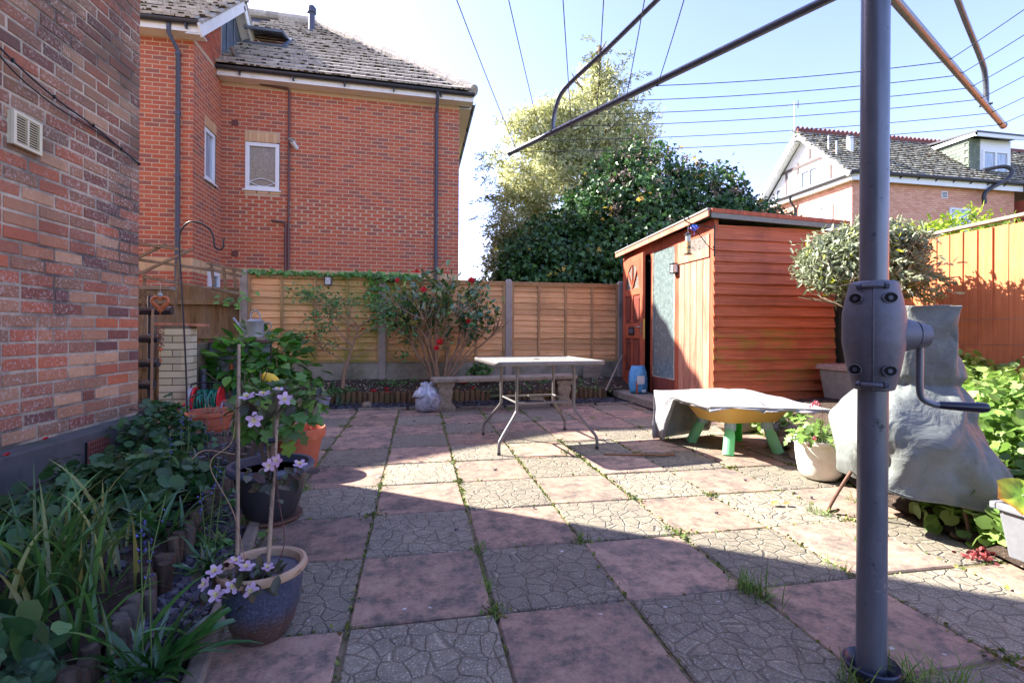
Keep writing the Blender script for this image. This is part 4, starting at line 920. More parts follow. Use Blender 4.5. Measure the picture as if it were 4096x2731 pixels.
# gable end
q = MB(); q.add([(HX - .02, HY + .15, ZE - .1), (HX - .02, HB - .2, ZE - .1), (HX - .02, HR + .05, ZR - .12)], [(0, 1, 2)]); q.add([(HX - .02, HY + .0, ZE - .16), (HX - .02, HB, ZE - .16), (HX - .02, HB, ZE - .1), (HX - .02, HY, ZE - .1)], [(0, 1, 2, 3)]); q.build('gable', M_render, w2)
q = MB()
for (y, z0, z1) in ((16.35, 7.55, 8.2), (15.35, 6.5, 7.35), (17.55, 6.45, 7.45), (16.95, 7.15, 7.6)): q.box(HX - .045, HX - .02, y - .05, y + .05, z0, z1)
q.box(HX - .05, HX - .022, 15.1, 18.1, 7.36, 7.47); q.build('timber', M_timber, w2)
window('window', (HX - .065, 16.75, 6.45), (0, -1, 0), (-1, 0, 0), .85, .72, w2, .06, (.42,), M_glass)
window('window', (HX - .065, 18.10, 6.42), (0, -1, 0), (-1, 0, 0), .32, .42, w2, .04, (), M_glass)
r2 = thing('roof', (0, 0, 0), None, None); r2.parent = h2; r2.location = -W['timbered_house']; W[r2.name] = Vector((0, 0, 0))
q = MB(); q.add([(HX - .35, HY - .25, ZE - .02), (30, HY - .25, ZE - .02), (30, HR, ZR + .12), (HX - .35, HR, ZR + .12), (HX - .35, HB + .3, ZE - .25), (30, HB + .3, ZE - .25)], [(0, 1, 2, 3), (3, 2, 5, 4)]); q.build('roof_deck', M_tile2, r2)
Sl = Vector((0, HR - HY + .25, ZR + .12 - ZE + .02)); SL_ = Sl.length; Sl.normalize()
tiles((HX - .35, HY - .25, ZE - .01), (1, 0, 0), Sl, 12, SL_, .33, .19, lambda u, v: True, M_tile2, r2, lambda c: c.x < 20 and c.z > 6.9, .014)
for (A, B) in (((HX - .34, HY - .25, ZE - .12), (HX - .34, HR, ZR + .02)), ((HX - .34, HR, ZR + .02), (HX - .34, HB + .3, ZE - .35))):
    q = MB(); q.beam(A, B, .04, .22); q.build('barge_board', M_upvc, r2)
    q = MB(); Av = Vector(A) + Vector((.16, 0, -.06)); Bv = Vector(B) + Vector((.16, 0, -.06)); q.beam(Av, Bv, .30, .02); q.build('soffit', M_upvc, r2)
q = MB(); q.beam((HX - .12, HY - .2, ZE - .22), (HX - .12, HB, ZE - .22), .20, .16); q.build('fascia', M_upvc, r2)
q = MB(); q.tube([(HX - .27, HY - .3, ZE - .12), (HX - .27, HB + .1, ZE - .12)], .06, 8); q.build('gutter', M_gutter, r2)
q = MB(); q.beam((HX - .2, HY - .20, ZE - .20), (21.7, HY - .20, ZE - .20), .03, .22); q.build('fascia', M_upvc, r2)
q = MB(); q.tube([(HX - .3, HY - .30, ZE - .05), (23, HY - .30, ZE - .05)], .065, 8); q.build('gutter', M_gutter, r2)
for i in range(9):
    q = MB(); q.beam((HX + .3 + i * .75, HY - .24, ZE - .06), (HX + .2 + i * .75, HY - .22, ZE - .17), .03, .04); q.build('bracket', M_gutter, r2)
q = MB(); x = HX - .3   # crested ridge tiles
q.beam((HX - .35, HR, ZR + .15), (30, HR, ZR + .15), .18, .12)
while x < 24: q.obox((x, HR, ZR + .26), (1, 0, 1), (0, 1, 0), (-1, 0, 1), .055, .03, .055); x += .2
q.build('crested_ridge', M_airb, r2)
# dormer
dm = thing('dormer', (0, 0, 0), None, None); dm.parent = h2; dm.location = -W['timbered_house']; W[dm.name] = Vector((0, 0, 0))
DY = 14.9; q = MB(); q.box(20.1, 21.98, DY + .02, 17, 6.7, 8.22); q.build('dormer_body', M_shingle, dm)
um_ = unit_box(M_shingle)
for k in range(11):
    z = 6.72 + k * .135
    for j in range(3): 
        inst('shingle', um_, Matrix.Translation((20.18 + j * .17 - (k % 2) * .05, DY, z + .065)) @ Matrix.Rotation(.1, 4, 'X') @ Matrix.Diagonal((.16, .02, .145, 1)), dm)
    y0 = 14.92
    for j in range(7):
        y = y0 + j * .3 + (k % 2) * .14
        if 6.55 + (y - 14.9) * .9 < z + .12 : inst('shingle', um_, Matrix.Translation((20.085, y + .14, z + .065)) @ Matrix.Rotation(.1, 4, 'Y') @ Matrix.Diagonal((.02, .29, .145, 1)), dm)
q = MB(); q.box(20.56, 21.98, DY - .03, DY + .02, 6.75, 8.2); q.build('white_panel', M_upvc, dm)
window('window', (20.62, DY - .07, 6.85), (1, 0, 0), (0, -1, 0), 1.22, .95, dm, .08, (.61,), M_voile)
q = MB(); q.add([(19.95, DY - .35, 8.3), (22.3, DY - .35, 8.3), (22.3, 17.5, 8.5), (19.95, 17.5, 8.5), (19.95, DY - .35, 8.36), (22.3, DY - .35, 8.36), (22.3, 17.5, 8.58), (19.95, 17.5, 8.58)], [(3, 2, 1, 0), (4, 5, 6, 7), (0, 1, 5, 4), (1, 2, 6, 5), (2, 3, 7, 6), (3, 0, 4, 7)]); q.build('dormer_roof', M_gutter, dm)
q = MB(); q.box(19.97, 22.28, DY - .33, DY - .28, 8.17, 8.30); q.box(19.97, 20.01, DY - .33, 17.3, 8.19, 8.32); q.build('dormer_fascia', M_upvc, dm)
# flue, soil pipe, aerial, vent
tb('white_flue', M_upvc, h2, [(15.5, 15.5, 7.2), (15.5, 15.5, 8.15)], .11, 16); tb('flue_collar', M_gutter, h2, [(15.5, 15.5, 8.12), (15.5, 15.5, 8.18)], .125, 16)
tb('soil_pipe', M_gutter, h2, bez([(19.9, 14.25, 5.6), (19.9, 14.25, 5.95), (20.2, 14.2, 6.2), (20.85, 14.15, 6.55), (20.95, 14.15, 6.85), (20.7, 14.25, 6.98), (20.2, 14.5, 6.9)], 6), .07, 10)
tb('downpipe', M_gutter, h2, [(HX - .25, 17.1, 6.3), (HX - .22, 17.1, 6.1), (HX - .06, 17.05, 5.85), (HX - .06, 17.05, 3)], .045, 10)
v = bx('air_vent', M_upvc, h2, 18.32, 18.58, HY - .02, HY + .02, 5.78, 6.02)
for k in range(4): bx('rib', M_gutter, v, 18.345, 18.555, HY - .024, HY - .0205, 5.81 + k * .05, 5.84 + k * .05)
ae = thing('tv_aerial', (HX - .4, HR, 8.5), 'thin yagi television aerial on a pole above the half timbered gable', 'aerial')
M_alu = plain('aluminium', C8(200, 204, 210), .4, .7)
tb('mast', M_alu, ae, [(HX - .4, HR + .05, 8.3), (HX - .4, HR + .05, 9.85)], .022, 8)
tb('boom', M_alu, ae, [(HX - .4, HR + .05, 9.72), (HX - .95, HR + .55, 9.72)], .01, 6); tb('boom', M_alu, ae, [(HX - .4, HR + .05, 9.72), (HX - .3, HR - .05, 9.72)], .01, 6)
for i in range(9): c = Vector((HX - .46 - .055 * i, HR + .10 + .05 * i, 9.72)); tb('element', M_alu, ae, [c + Vector((-.05, -.05, 0)) * 1.2, c + Vector((.05, .05, 0)) * 1.2], .006, 4)
tb('reflector', M_iron, ae, [(HX - .32, HR - .03, 9.58), (HX - .32, HR - .03, 9.86)], .02, 6)
for i, (x, y, z, h_) in enumerate(((14.5, 15.4, 7.3, .75), (14.55, 15.1, 7.15, .6))): tb('wall_aerial', M_alu, h2, [(x, y, z), (x, y, z + h_)], .022, 8)
h3 = thing('brick_house', (24, 13, 0), 'sliver of a further brick house with pale tiled roof at the right frame edge', 'house')
q = MB(); q.box(22.0, 30, 14.0, 20, 0, 5.9); q.build('wall', M_new, h3); q = MB(); q.add([(21.8, 13.5, 6.0), (30, 13.5, 6.0), (30, 18, 8.8), (24.0, 18, 8.8)], [(0, 1, 2, 3)]); q.build('roof', M_tile2, h3); q = MB(); q.box(21.9, 30, 13.6, 13.68, 5.75, 6.0); q.build('fascia', M_upvc, h3)
# low roofs far beyond the fence
fr_ = thing('bungalow', (6, 40, 0), 'distant bungalow roof of red pantiles just showing over the back fence', 'house')
q = MB(); q.box(-1, 14, 36, 44, 0, 4.2); q.build('wall', M_render, fr_)
q = MB(); q.add([(-2, 35.5, 4.2), (15, 35.5, 4.2), (13, 40, 5.0), (0, 40, 5.0)], [(0, 1, 2, 3)]); q.build('roof_deck', M_tile3, fr_)
rf2 = bpy.data.objects.new('tiles', None)
tiles((-1.5, 35.5, 4.22), (1, 0, 0), (0, 1, .178), 16, 4.4, .33, .34, lambda u, v: v * .42 < u < 16 - v * .42, M_tile3, fr_, lambda c: False, .05)
# ------------------------------------------------------------------ trees beyond the fence
M_bark = simple('grey_brown_bark', C8(110, 94, 78), .9, var=.25, nscale=25, bump=.004)
M_twig = simple('pale_brown_stem', C8(150, 122, 96), .85, var=.2, nscale=30, bump=.001)
G = lambda *c: C8(*c)
M_ivyL = leafm('dark_ivy_leaf', [G(44, 78, 38), G(62, 100, 46), G(52, 86, 48), G(84, 120, 52), G(46, 74, 44)], .38, .22, .5)
M_ivyY = leafm('yellowed_ivy_leaf', [G(214, 180, 60), G(196, 150, 60), G(190, 186, 70)], .5, .3)
M_ivyB = leafm('ivy_berry_head', [G(132, 112, 100), G(150, 130, 112), G(112, 98, 88)], .8, .1)
M_conY = leafm('yellow_green_spray', [G(206, 204, 150), G(220, 216, 172), G(180, 186, 124), G(150, 156, 100)], .6, .45)
M_conD = leafm('olive_conifer_spray', [G(110, 120, 62), G(140, 144, 78), G(92, 104, 56)], .6, .35)
M_hedge = leafm('fresh_green_conifer_spray', [G(120, 150, 40), G(160, 180, 50), G(90, 124, 36), G(184, 196, 70)], .6, .4)
RS = np.random.default_rng(12)
iv = thing('ivy_clad_tree', (5.6, 11.4, 0), 'broad dark green ivy mass with yellow leaves behind the shed', 'tree')
ivb = [(5.4, 11.5, 3.1, 1.7, 1.4, 2.40), (6.9, 11.4, 3.0, 1.6, 1.3, 2.25), (8.3, 11.2, 2.6, 1.25, 1.2, 1.65), (9.0, 11.1, 2.4, .8, .9, 1.3), (2.7, 11.6, 1.9, 1.0, 1.0, 1.35), (3.5, 11.6, 2.5, 1.1, 1.1, 1.6), (3.3, 11.6, 2.0, 1.25, 1.2, 1.35), (4.3, 11.5, 2.4, 1.3, 1.3, 1.9), (9.2, 11.6, 2.1, .9, 1, 1.2), (7.6, 11.4, 3.3, 1.0, 1.0, 1.1), (2.7, 11.6, 1.6, .8, .9, 1.2)]
q = MB(); rb1 = random.Random(2); tips = []
for a in range(5): branch(q, (5.6 + rb1.gauss(0, .3), 11.4 + rb1.gauss(0, .2), 0), (rb1.gauss(0, .5), rb1.gauss(0, .2), 1), 1.8, .13, 2, tips, rb1)
q.build('trunk', M_bark, iv, smooth=1)
inner = [(b[0], b[1], b[2], b[3] * .72, b[4] * .72, b[5] * .72) for b in ivb]
leafcloud('inner_leaves', RS, inner, 420, 30, .14, .16, iv, M_ivyL, 'ivy', 1., hollow=.9)
leafcloud('leaves', RS, ivb, 2500, 26, .12, .10, iv, M_ivyL, 'ivy', 1., hollow=.82, droop=.5)
leafcloud('yellow_leaves', RS, ivb, 150, 4, .12, .10, iv, M_ivyY, 'ivy', 1., hollow=.97, droop=.5)
hi = lambda P: (P[:, 2] > 3.0 + .45 * np.sin(P[:, 0] * 2)) & (P[:, 0] > 4.2)
leafcloud('berry_heads', RS, ivb, 1500, 18, .07, .055, iv, M_ivyB, 'oval', 1.2, hollow=.99, clip=hi)
cn = thing('yellow_conifer', (4.6, 13.4, 0), 'tall pale yellow green conifer with a ragged top behind the ivy mass', 'tree')
cnb = [(2.95, 13.3, 5.55, 1.05, .9, 1.8), (3.7, 13.3, 6.7, .9, .8, .8), (5.9, 13.3, 6.5, .8, .7, .9), (4.0, 13.4, 4.5, 1.7, 1.2, 2.2), (5.0, 13.3, 6.3, 1.15, .9, 1.6), (2.7, 13.4, 4.0, .8, .8, 1.2), (5.0, 13.3, 7.7, .65, .6, 1.0), (3.9, 13.4, 6.3, .9, .8, 1.0), (5.9, 13.3, 5.3, 1.0, .9, 1.5), (2.5, 13.4, 2.6, .8, .8, 1.0)]
q = MB(); q.tube(bez([(4.7, 13.4, 0), (4.8, 13.4, 3), (4.9, 13.3, 6), (5.0, 13.3, 9.0)], 5), [.22 - .01 * i for i in range(16)], 8); tips = []
for a in range(26):
    z = 2.5 + a * .25; an = rb1.random() * 6.28; branch(q, (4.8, 13.4, z), (math.cos(an), math.sin(an) * .6, .35), 1.3 * (1 - a / 34), .035, 1, tips, rb1, .5)
q.build('trunk', M_bark, cn, smooth=1)
leafcloud('inner_foliage', RS, [(b[0], b[1], b[2], b[3] * .7, b[4] * .7, b[5] * .8) for b in cnb], 450, 26, .16, .18, cn, M_conY, 'spray', 1.1, hollow=.7)
leafcloud('foliage', RS, cnb, 1500, 28, .11, .10, cn, M_conY, 'spray', 1.3, up=.1, hollow=.8, rough=.5)
P, N = [], []   # feathery sprigs standing out of the right side and top
rs2 = random.Random(44)
for i in range(75):
    s = (rs2.uniform(4.7, 6.4), 13.2 + rs2.gauss(0, .3), 0); top = rs2.random() < .45
    if top: s = (5.05 + rs2.gauss(0, .28), s[1], rs2.uniform(7.3, 8.9)); d = Vector((rs2.gauss(0, .8), rs2.gauss(0, .3), .45))
    else: s = (rs2.uniform(5.4, 6.3), s[1], rs2.uniform(5.2, 8.0)); d = Vector((1, rs2.gauss(0, .3), rs2.uniform(-.1, .5)))
    if rs2.random() < .15: s = (rs2.uniform(2.0, 2.4), s[1], rs2.uniform(3.2, 6.5)); d = Vector((-1, rs2.gauss(0, .3), rs2.uniform(-.1, .3)))
    d.normalize(); L = rs2.uniform(.35, .75)
    for k in range(26):
        t = rs2.random() ** .8; p = Vector(s) + d * L * t + Vector((0, 0, -.12 * t * t)); P.append(p + Vector((rs2.gauss(0, .03), rs2.gauss(0, .03), rs2.gauss(0, .03)))); N.append(d + Vector((rs2.gauss(0, .7), rs2.gauss(0, .7), rs2.gauss(0, .7) - .3)))
P = np.array(P); D = np.array(N); bulk('sprigs', P, D, RS.normal(size=P.shape), .11 * (.6 + .6 * RS.random(len(P))), cn, M_conD, 'spray', 1.2)
pn = thing('pine_tree', (-.5, 46, 0), 'far flat topped pine tree between the brick house and the yellow conifer', 'tree')
M_pine = leafm('blue_green_pine', [G(88, 108, 84), G(104, 122, 92), G(74, 94, 78)], .6, .2)
q = MB(); q.tube([(-.9, 46, 0), (-.9, 46, 6.5)], [.35, .15], 8); q.build('trunk', M_bark, pn)
leafcloud('needles', RS, [(-1.2, 46, 7.0, 1.8, 1.5, .5), (.2, 46, 6.0, 1.6, 1.2, .45), (-2.6, 46, 6.4, 1.5, 1.2, .5), (1.3, 46, 5.2, 1.2, 1, .35), (2.6, 46, 4.8, .8, .8, .35), (-1, 46, 5.2, 2.2, 1.2, .5)], 420, 12, .22, .30, pn, M_pine, 'spray', 1.1)
hd = thing('conifer_hedge', (6, 4, 0), 'bright green feathery conifer hedge showing over the orange fence', 'hedge')
hb_ = [(5.9, 4.6, 1.5, .55, .7, .75), (5.9, 3.7, 1.4, .6, .8, .66), (6.0, 5.6, 1.5, .6, .7, .80), (5.9, 2.8, 1.5, .6, .7, .55)]
q = MB()
for b in hb_: q.tube([(b[0], b[1], 0), (b[0], b[1], b[2])], [.06, .03], 6)
q.build('trunk', M_bark, hd)
leafcloud('foliage', RS, hb_, 900, 26, .07, .075, hd, M_hedge, 'spray', 1.3, up=.6, droop=-.6, hollow=.8, rough=.35)
# ------------------------------------------------------------------ rotary clothes airer
M_steel = simple('dark_grey_coated_steel', C8(108, 114, 124), .33, .35, .5, var=.14, nscale=34, bump=.0004, spots=[(C8(140, 138, 138), 13, .66, .70), (C8(60, 62, 72), 22, .62, .7)], stretch=(1, 1, .22))
M_cast = simple('dull_cast_aluminium', C8(104, 106, 116), .55, .35, .5, var=.1, nscale=60, bump=.0006, spots=[(C8(70, 70, 76), 5, .58, .75)])
M_line = plain('dark_clothes_line', C8(40, 46, 62), .4)
M_grip = plain('navy_plastic_grip', C8(22, 26, 48), .25)
PXY = Vector((1.262, 1.183, 0))
ra = thing('rotary_clothes_airer', tuple(PXY), 'grey steel rotary clothes airer with cast crank housing in the foreground', 'clothes airer')
lean = Vector((.004, 0, 1))
def pa(z, dx=0, dy=0): return PXY + Vector((dx + .002 * z, dy, z))
tb('lower_pole', M_steel, ra, [pa(.0), pa(.82)], .0365, 40)
tb('upper_pole', M_steel, ra, [pa(1.08), pa(2.52)], .0345, 40)
ang0 = R(115.9)
hz = [(0, .800), (.044, .800), (.050, .803), (.058, .835), (.066, .875), (.071, .91), (.0745, .93), (.0750, .945), (.0750, 1.005), (.0735, 1.02), (.066, 1.06), (.0575, 1.098), (.050, 1.104), (.036, 1.106), (.0, 1.106)]
b = MB(); b.lathe(hz, (pa(0).x + .002, PXY.y, 0), 48); hs = b.build('crank_housing', M_cast, ra, smooth=30)
W[hs.name] = W['rotary_clothes_airer']
for sgn in (0,):   # moulded seam down the front and back
    view = R(-137); d = Vector((math.cos(view), math.sin(view), 0))
    for dd in (d, -d):
        q = MB(); q.tube([pa(z) + dd * (r + .0005) for r, z in hz[1:-1]], .0022, 6); q.build('seam', M_cast, hs, smooth=1)
    for i, (az, z) in enumerate(((view + .55, 1.055), (view - .62, 1.055), (view + .55, .858), (view - .62, .858))):
        dv = Vector((math.cos(az), math.sin(az), 0)); rr_ = .0665; c = pa(z) + dv * rr_
        t_ = Vector((-dv.y, dv.x, 0)); q = MB(); ring = []; N_ = 18
        q.tube([c - dv * .006, c + dv * .0035], [.0001, .0165], 18); o = q.build('bolt_recess', M_black, hs)
        q = MB(); pts = [c + t_ * .0185 * math.cos(a) + Vector((0, 0, .0145 * math.sin(a))) + dv * .0035 for a in np.linspace(0, 6.283, 20)]; q.tube(pts, .0016, 6); q.build('recess_rim', M_cast, hs, smooth=1)
        q = MB(); q.tube([c + dv * .0005, c + dv * .006], .0065, 6); q.build('bolt_head', M_pipe, hs)
    for z in (1.088, .818):
        a, c = view - .5, view + .42; pts = [pa(z) + Vector((math.cos(t), math.sin(t), 0)) * (.0615) for t in np.linspace(a, c, 7)]
        q = MB(); q.tube(pts, .0065, 8); q.build('clamp_lug', M_cast, hs, smooth=1)
        for t in (a, c):
            p_ = pa(z) + Vector((math.cos(t), math.sin(t), 0)) * .062; tt = Vector((-math.sin(t), math.cos(t), 0)) * (1 if t == c else -1)
            q = MB(); q.tube([p_ - tt * .002, p_ + tt * .007], .0095, 6); q.build('clamp_bolt', M_pipe, hs)
# side boss and crank
bdir = Vector((.94, -.34, 0)).normalized(); bc = pa(.955)
q = MB(); q.tube([bc + bdir * .03, bc + bdir * .07, bc + bdir * .096, bc + bdir * .101], [.054, .050, .041, .040], 28); q.build('gear_boss', M_cast, ra, smooth=50)
q = MB(); q.tube([bc + bdir * .103 + Vector((0, 0, -.001)), bc + bdir * .134 + Vector((0, 0, -.003))], [.040, .031], 28); crb = q.build('crank_hub', M_cast, ra, smooth=50)
q = MB(); q.tube([bc + bdir * .133 + Vector((0, 0, -.003)), bc + bdir * .1355 + Vector((0, 0, -.003))], [.028, .028], 24); q.build('hub_cap', M_creamp, crb)
q = MB(); q.tube([bc + bdir * .134 + Vector((0, 0, -.003)), bc + bdir * .138 + Vector((0, 0, -.003))], [.006, .006], 6); q.build('screw', M_iron, crb)
c1 = bc + bdir * .118; pts = bez([c1 + Vector((0, 0, -.02)), c1 + Vector((0, 0, -.08)), c1 + Vector((0, 0, -.150)), c1 + bdir * .008 + Vector((0, 0, -.178)), c1 + bdir * .035 + Vector((0, 0, -.192)), c1 + bdir * .05 + Vector((0, 0, -.194))], 6)
tb('crank_arm', M_steel, ra, pts, .0088, 14)
p_ = c1 + Vector((0, 0, -.194)); q = MB(); q.tube([p_ + bdir * .045, p_ + bdir * .052 , p_ + bdir * .150 + Vector((0, 0, -.004)), p_ + bdir * .164 + Vector((0, 0, -.004))], [.0085, .0105, .0150, .0125], 20); q.build('crank_handle', M_grip, ra, smooth=50)
# ground socket
q = MB(); q.lathe([(.038, -.02), (.041, .006), (.060, .022), (.067, .034), (.070, .030), (.062, .014), (.044, -.02)], (pa(0).x, PXY.y, 0), 32); q.build('ground_socket', plain('blue_black_plastic', C8(44, 54, 78), .35), ra, smooth=50)
# head, arms, struts, lines
q = MB(); q.lathe([(.0, 1.93), (.048, 1.93), (.052, 1.95), (.052, 1.99), (.046, 2.01), (.0, 2.01)], (pa(2).x, PXY.y, 0), 32); q.build('arm_collar', M_cast, ra, smooth=40)
q = MB(); q.lathe([(.0, 2.46), (.048, 2.46), (.052, 2.48), (.052, 2.51), (.040, 2.54), (.0, 2.54)], (pa(2.5).x, PXY.y, 0), 32); q.build('top_collar', M_cast, ra, smooth=40)
RAD = [1.665, 1.455, 1.234, 1.068, .90, .737]
arm_p = []
for k in range(4):
    a = ang0 - math.pi / 2 * k; d = Vector((math.cos(a), math.sin(a), 0)); zt = (1.962, 1.982, 1.965, 1.962)[k]
    P_ = lambda r, z, d=d: PXY + d * r + Vector((0, 0, z))
    arm = tb('arm', M_steel, ra, [P_(.05, 1.965), P_(1.735, zt)], .0135, 18)
    q = MB(); q.tube([P_(1.722, zt), P_(1.742, zt)], .0155, 18); q.build('end_cap', M_steel, arm, smooth=50)
    W['arm'] = W['rotary_clothes_airer']
    s = tb('strut', M_steel, ra, bez([P_(1.365, zt - .002), P_(1.368, zt + .045), P_(1.345, zt + .12), P_(1.275, 2.150), P_(1.0, 2.22)], 6) + [P_(.739, 2.294), P_(.06, 2.485)], .0105, 14)
    q = MB(); q.tube([P_(1.365, zt) + d.cross(Vector((0, 0, 1))) * -.022, P_(1.365, zt) + d.cross(Vector((0, 0, 1))) * .022], .006, 8); q.build('pivot_bolt', M_pipe, arm)
    arm_p.append((d, zt))
    for r in RAD: 
        q = MB(); q.tube([P_(r, zt - .016), P_(r, zt - .003)], .0045, 6); q.build('line_eye', M_iron, arm)
for k in range(4):
    (d0, z0), (d1, z1) = arm_p[k], arm_p[(k + 1) % 4]
    for r in RAD:
        A = PXY + d0 * r + Vector((0, 0, z0 - .014)); B = PXY + d1 * r + Vector((0, 0, z1 - .014)); sag = .018 * r
        tb('clothes_line', M_line, ra, [A.lerp(B, t) - Vector((0, 0, 4 * sag * t * (1 - t))) for t in np.linspace(0, 1, 13)], .0016, 6)
A = PXY + arm_p[0][0] * 1.64 + Vector((0, 0, 1.94)); tb('loose_line_end', M_line, ra, bez([A, A + Vector((.01, 0, -.02)), A + Vector((-.03, .01, -.05)), A + Vector((-.035, .01, -.08))], 5), .0014, 5)

# ------------------------------------------------------------------ table
M_talu = simple('grey_tubular_steel', C8(112, 108, 106), .45, .3, .5, var=.15, nscale=30, bump=.0005, spots=[(C8(106, 92, 84), 8, .6, .72)])
def ttop():
    t = NT('hammered_table_glass'); n_ = t.noise(45, 4, .6); c = t.ramp(n_, [(.3, C8(140, 138, 132)), (.7, C8(196, 194, 188))]); m_ = t.fin(c, .22, .8, 0, t.bump(n_, .003)); tr = t.new('ShaderNodeBsdfTransparent'); mx = t.new('ShaderNodeMixShader'); mx.inputs[0].default_value = .22
    t.l.new(t.bs.outputs[0], mx.inputs[1]); t.l.new(tr.outputs[0], mx.inputs[2]); t.l.new(mx.outputs[0], t.out.inputs[0]); return m_
M_ttop = ttop()
tbl = thing('garden_table', (1.01, 4.17, 0), 'square garden table with dirty glass top and splayed grey tube legs', 'table')
def rrect(hx, hy, r, n=6):
    out = []
    for cx, cy, a0 in ((hx - r, hy - r, 0), (-hx + r, hy - r, 90), (-hx + r, -hy + r, 180), (hx - r, -hy + r, 270)):
        for i in range(n + 1): a = R(a0 + 90 * i / n); out.append((cx + r * math.cos(a), cy + r * math.sin(a)))
    return out
TR = R(6); TC = Vector((1.01, 4.17, 0))
def T(x, y, z): return TC + Vector((x * math.cos(TR) - y * math.sin(TR), x * math.sin(TR) + y * math.cos(TR), z))
HXT, HYT = .475, .40
def ringsolid(prof):   # prof = [(inset, z)...]
    vs = []; fs = []; k = None
    for ins, z in prof:
        pl = rrect(HXT - ins, HYT - ins, max(.01, .075 - ins)); k = len(pl); vs += [T(x, y, z) for x, y in pl]
    m_ = len(prof)
    for i in range(m_ - 1):
        for j in range(k): fs.append((i * k + j, i * k + (j + 1) % k, (i + 1) * k + (j + 1) % k, (i + 1) * k + j))
    return vs, fs, k, m_
b = MB(); vs, fs, k, m_ = ringsolid([(.03, .690), (.004, .690), (0, .694), (0, .716), (.004, .721), (.022, .721), (.024, .7165), (.03, .7165)]); b.add(vs, fs); b.build('rim', M_talu, tbl, smooth=50)
b = MB(); vs, fs, k, m_ = ringsolid([(.022, .711), (.022, .7160)]); fs += [tuple(range(k))[::-1], tuple(k + j for j in range(k))]; b.add(vs, fs); b.build('table_top', M_ttop, tbl)
b = MB(); b.lathe([(.0, .716), (.026, .716), (.026, .7185), (.02, .7195), (.0, .7195)], T(0, 0, 0), 20); b.build('parasol_hole_cap', M_iron, tbl)
feet = [(.62, 3.778), (1.446, 3.856), (1.409, 4.64), (.599, 4.548)]
for i, (sx, sy) in enumerate(((-1, -1), (1, -1), (1, 1), (-1, 1))):
    f = Vector((*feet[i], 0)); up = T(sx * .25, sy * .235, 0); 
    lp = bez([T(sx * .17, sy * .17, .690), T(sx * .225, sy * .215, .684), T(sx * .245, sy * .232, .65), up + Vector((0, 0, .55)), up + Vector((0, 0, .42)), up + Vector((0, 0, .335)), up.lerp(f, .12) + Vector((0, 0, .285)), up.lerp(f, .82) + Vector((0, 0, .135)), up.lerp(f, .985) + Vector((0, 0, .085)), f + Vector((0, 0, .0))], 5)
    tb('leg', M_talu, tbl, lp, .0128, 14); tb('foot_cap', M_iron, tbl, [f + Vector((0, 0, 0)), f + Vector((0, 0, .02))], .0145, 12)
rg = [T(-.24, -.225, .375), T(.24, -.225, .375), T(.24, .225, .375), T(-.24, .225, .375)]
for i in range(4): tb('stretcher', M_talu, tbl, [rg[i], rg[(i + 1) % 4]], .009, 10)
tb('parasol_ring_bar', M_talu, tbl, bez([T(-.0, -.225, .378), T(.03, -.1, .378), T(-.06, -.03, .378), T(.07, .02, .378), T(-.02, .1, .378), T(0, .225, .378)], 5), .006, 8)

# ------------------------------------------------------------------ stone bench, bag, small pots by the bed
M_stone = simple('lichened_reconstituted_stone', C8(138, 126, 108), .95, var=.3, nscale=45, bump=.006, spots=[(C8(90, 80, 64), 8, .5, .7), (C8(176, 168, 150), 60, .62, .7)])
bn = thing('stone_bench', (1.07, 6.12, 0), 'long low stone bench on two moulded pedestals before the back bed', 'bench')
b = MB(); b.beam((.17, 6.03, .365), (1.99, 6.19, .378), .32, .05); b.build('seat', M_stone, bn, bevel=.012)
for cx in (.33, 1.84):
    cy = 6.04 + (cx - .17) * .088; b = MB(); vs = []; fs = []; prof = [(.115, 0), (.115, .05), (.10, .06), (.075, .09), (.065, .13), (.080, .19), (.088, .23), (.075, .265), (.095, .29), (.105, .30), (.105, .338)]
    for w, z in prof: vs += [(cx - w, cy - .12 * (w / .11) ** .3, z), (cx + w, cy - .12 * (w / .11) ** .3, z), (cx + w, cy + .13, z), (cx - w, cy + .13, z)]
    for i in range(len(prof) - 1):
        for j in range(4): fs.append((i * 4 + j, i * 4 + (j + 1) % 4, i * 4 + 4 + (j + 1) % 4, i * 4 + 4 + j))
    b.add(vs, fs); b.build('pedestal', M_stone, bn, bevel=.006)
def crumple(name, prof, c, n, amp, fr_, mats, parent=None, sx=1, sy=1, pinch=None, smooth=1, top=True):
    """soft folded skin: lathe with ridged noise"""
    b = MB(); c = Vector(c); vs = []; fs = []; k = len(prof)
    for i, (r, z) in enumerate(prof):
        for j in range(n):
            a = 2 * math.pi * j / n; p = Vector((math.cos(a) * fr_, math.sin(a) * fr_, z * fr_ * 3 + c.x * 5)); w = noise.noise(p) + .5 * abs(noise.noise(p * 2.3)) + .3 * noise.noise(p * 5)
            rr_ = r * (1 + amp * w); sx_, sy_ = sx, sy
            vs.append(c + Vector((rr_ * sx_ * math.cos(a), rr_ * sy_ * math.sin(a), z + amp * .12 * noise.noise(p * 3.1))))
    for i in range(k - 1):
        for j in range(n): fs.append((i * n + j, i * n + (j + 1) % n, (i + 1) * n + (j + 1) % n, (i + 1) * n + j))
    fs.append(tuple(range(n))[::-1])
    if top: fs.append(tuple((k - 1) * n + j for j in range(n)))
    b.add(vs, fs); return b.build(name, mats, parent, smooth=smooth)
def polym(name, c1, c2, r=.3):
    t = NT(name); n_ = t.noise(16, 6, .7, None, 1.5); return t.fin(t.ramp(n_, [(.38, c1), (.6, c2)]), r, .8, 0, t.bump(n_, .012))
M_poly = polym('cloudy_polythene', C8(92, 94, 104), C8(168, 170, 182), .25)
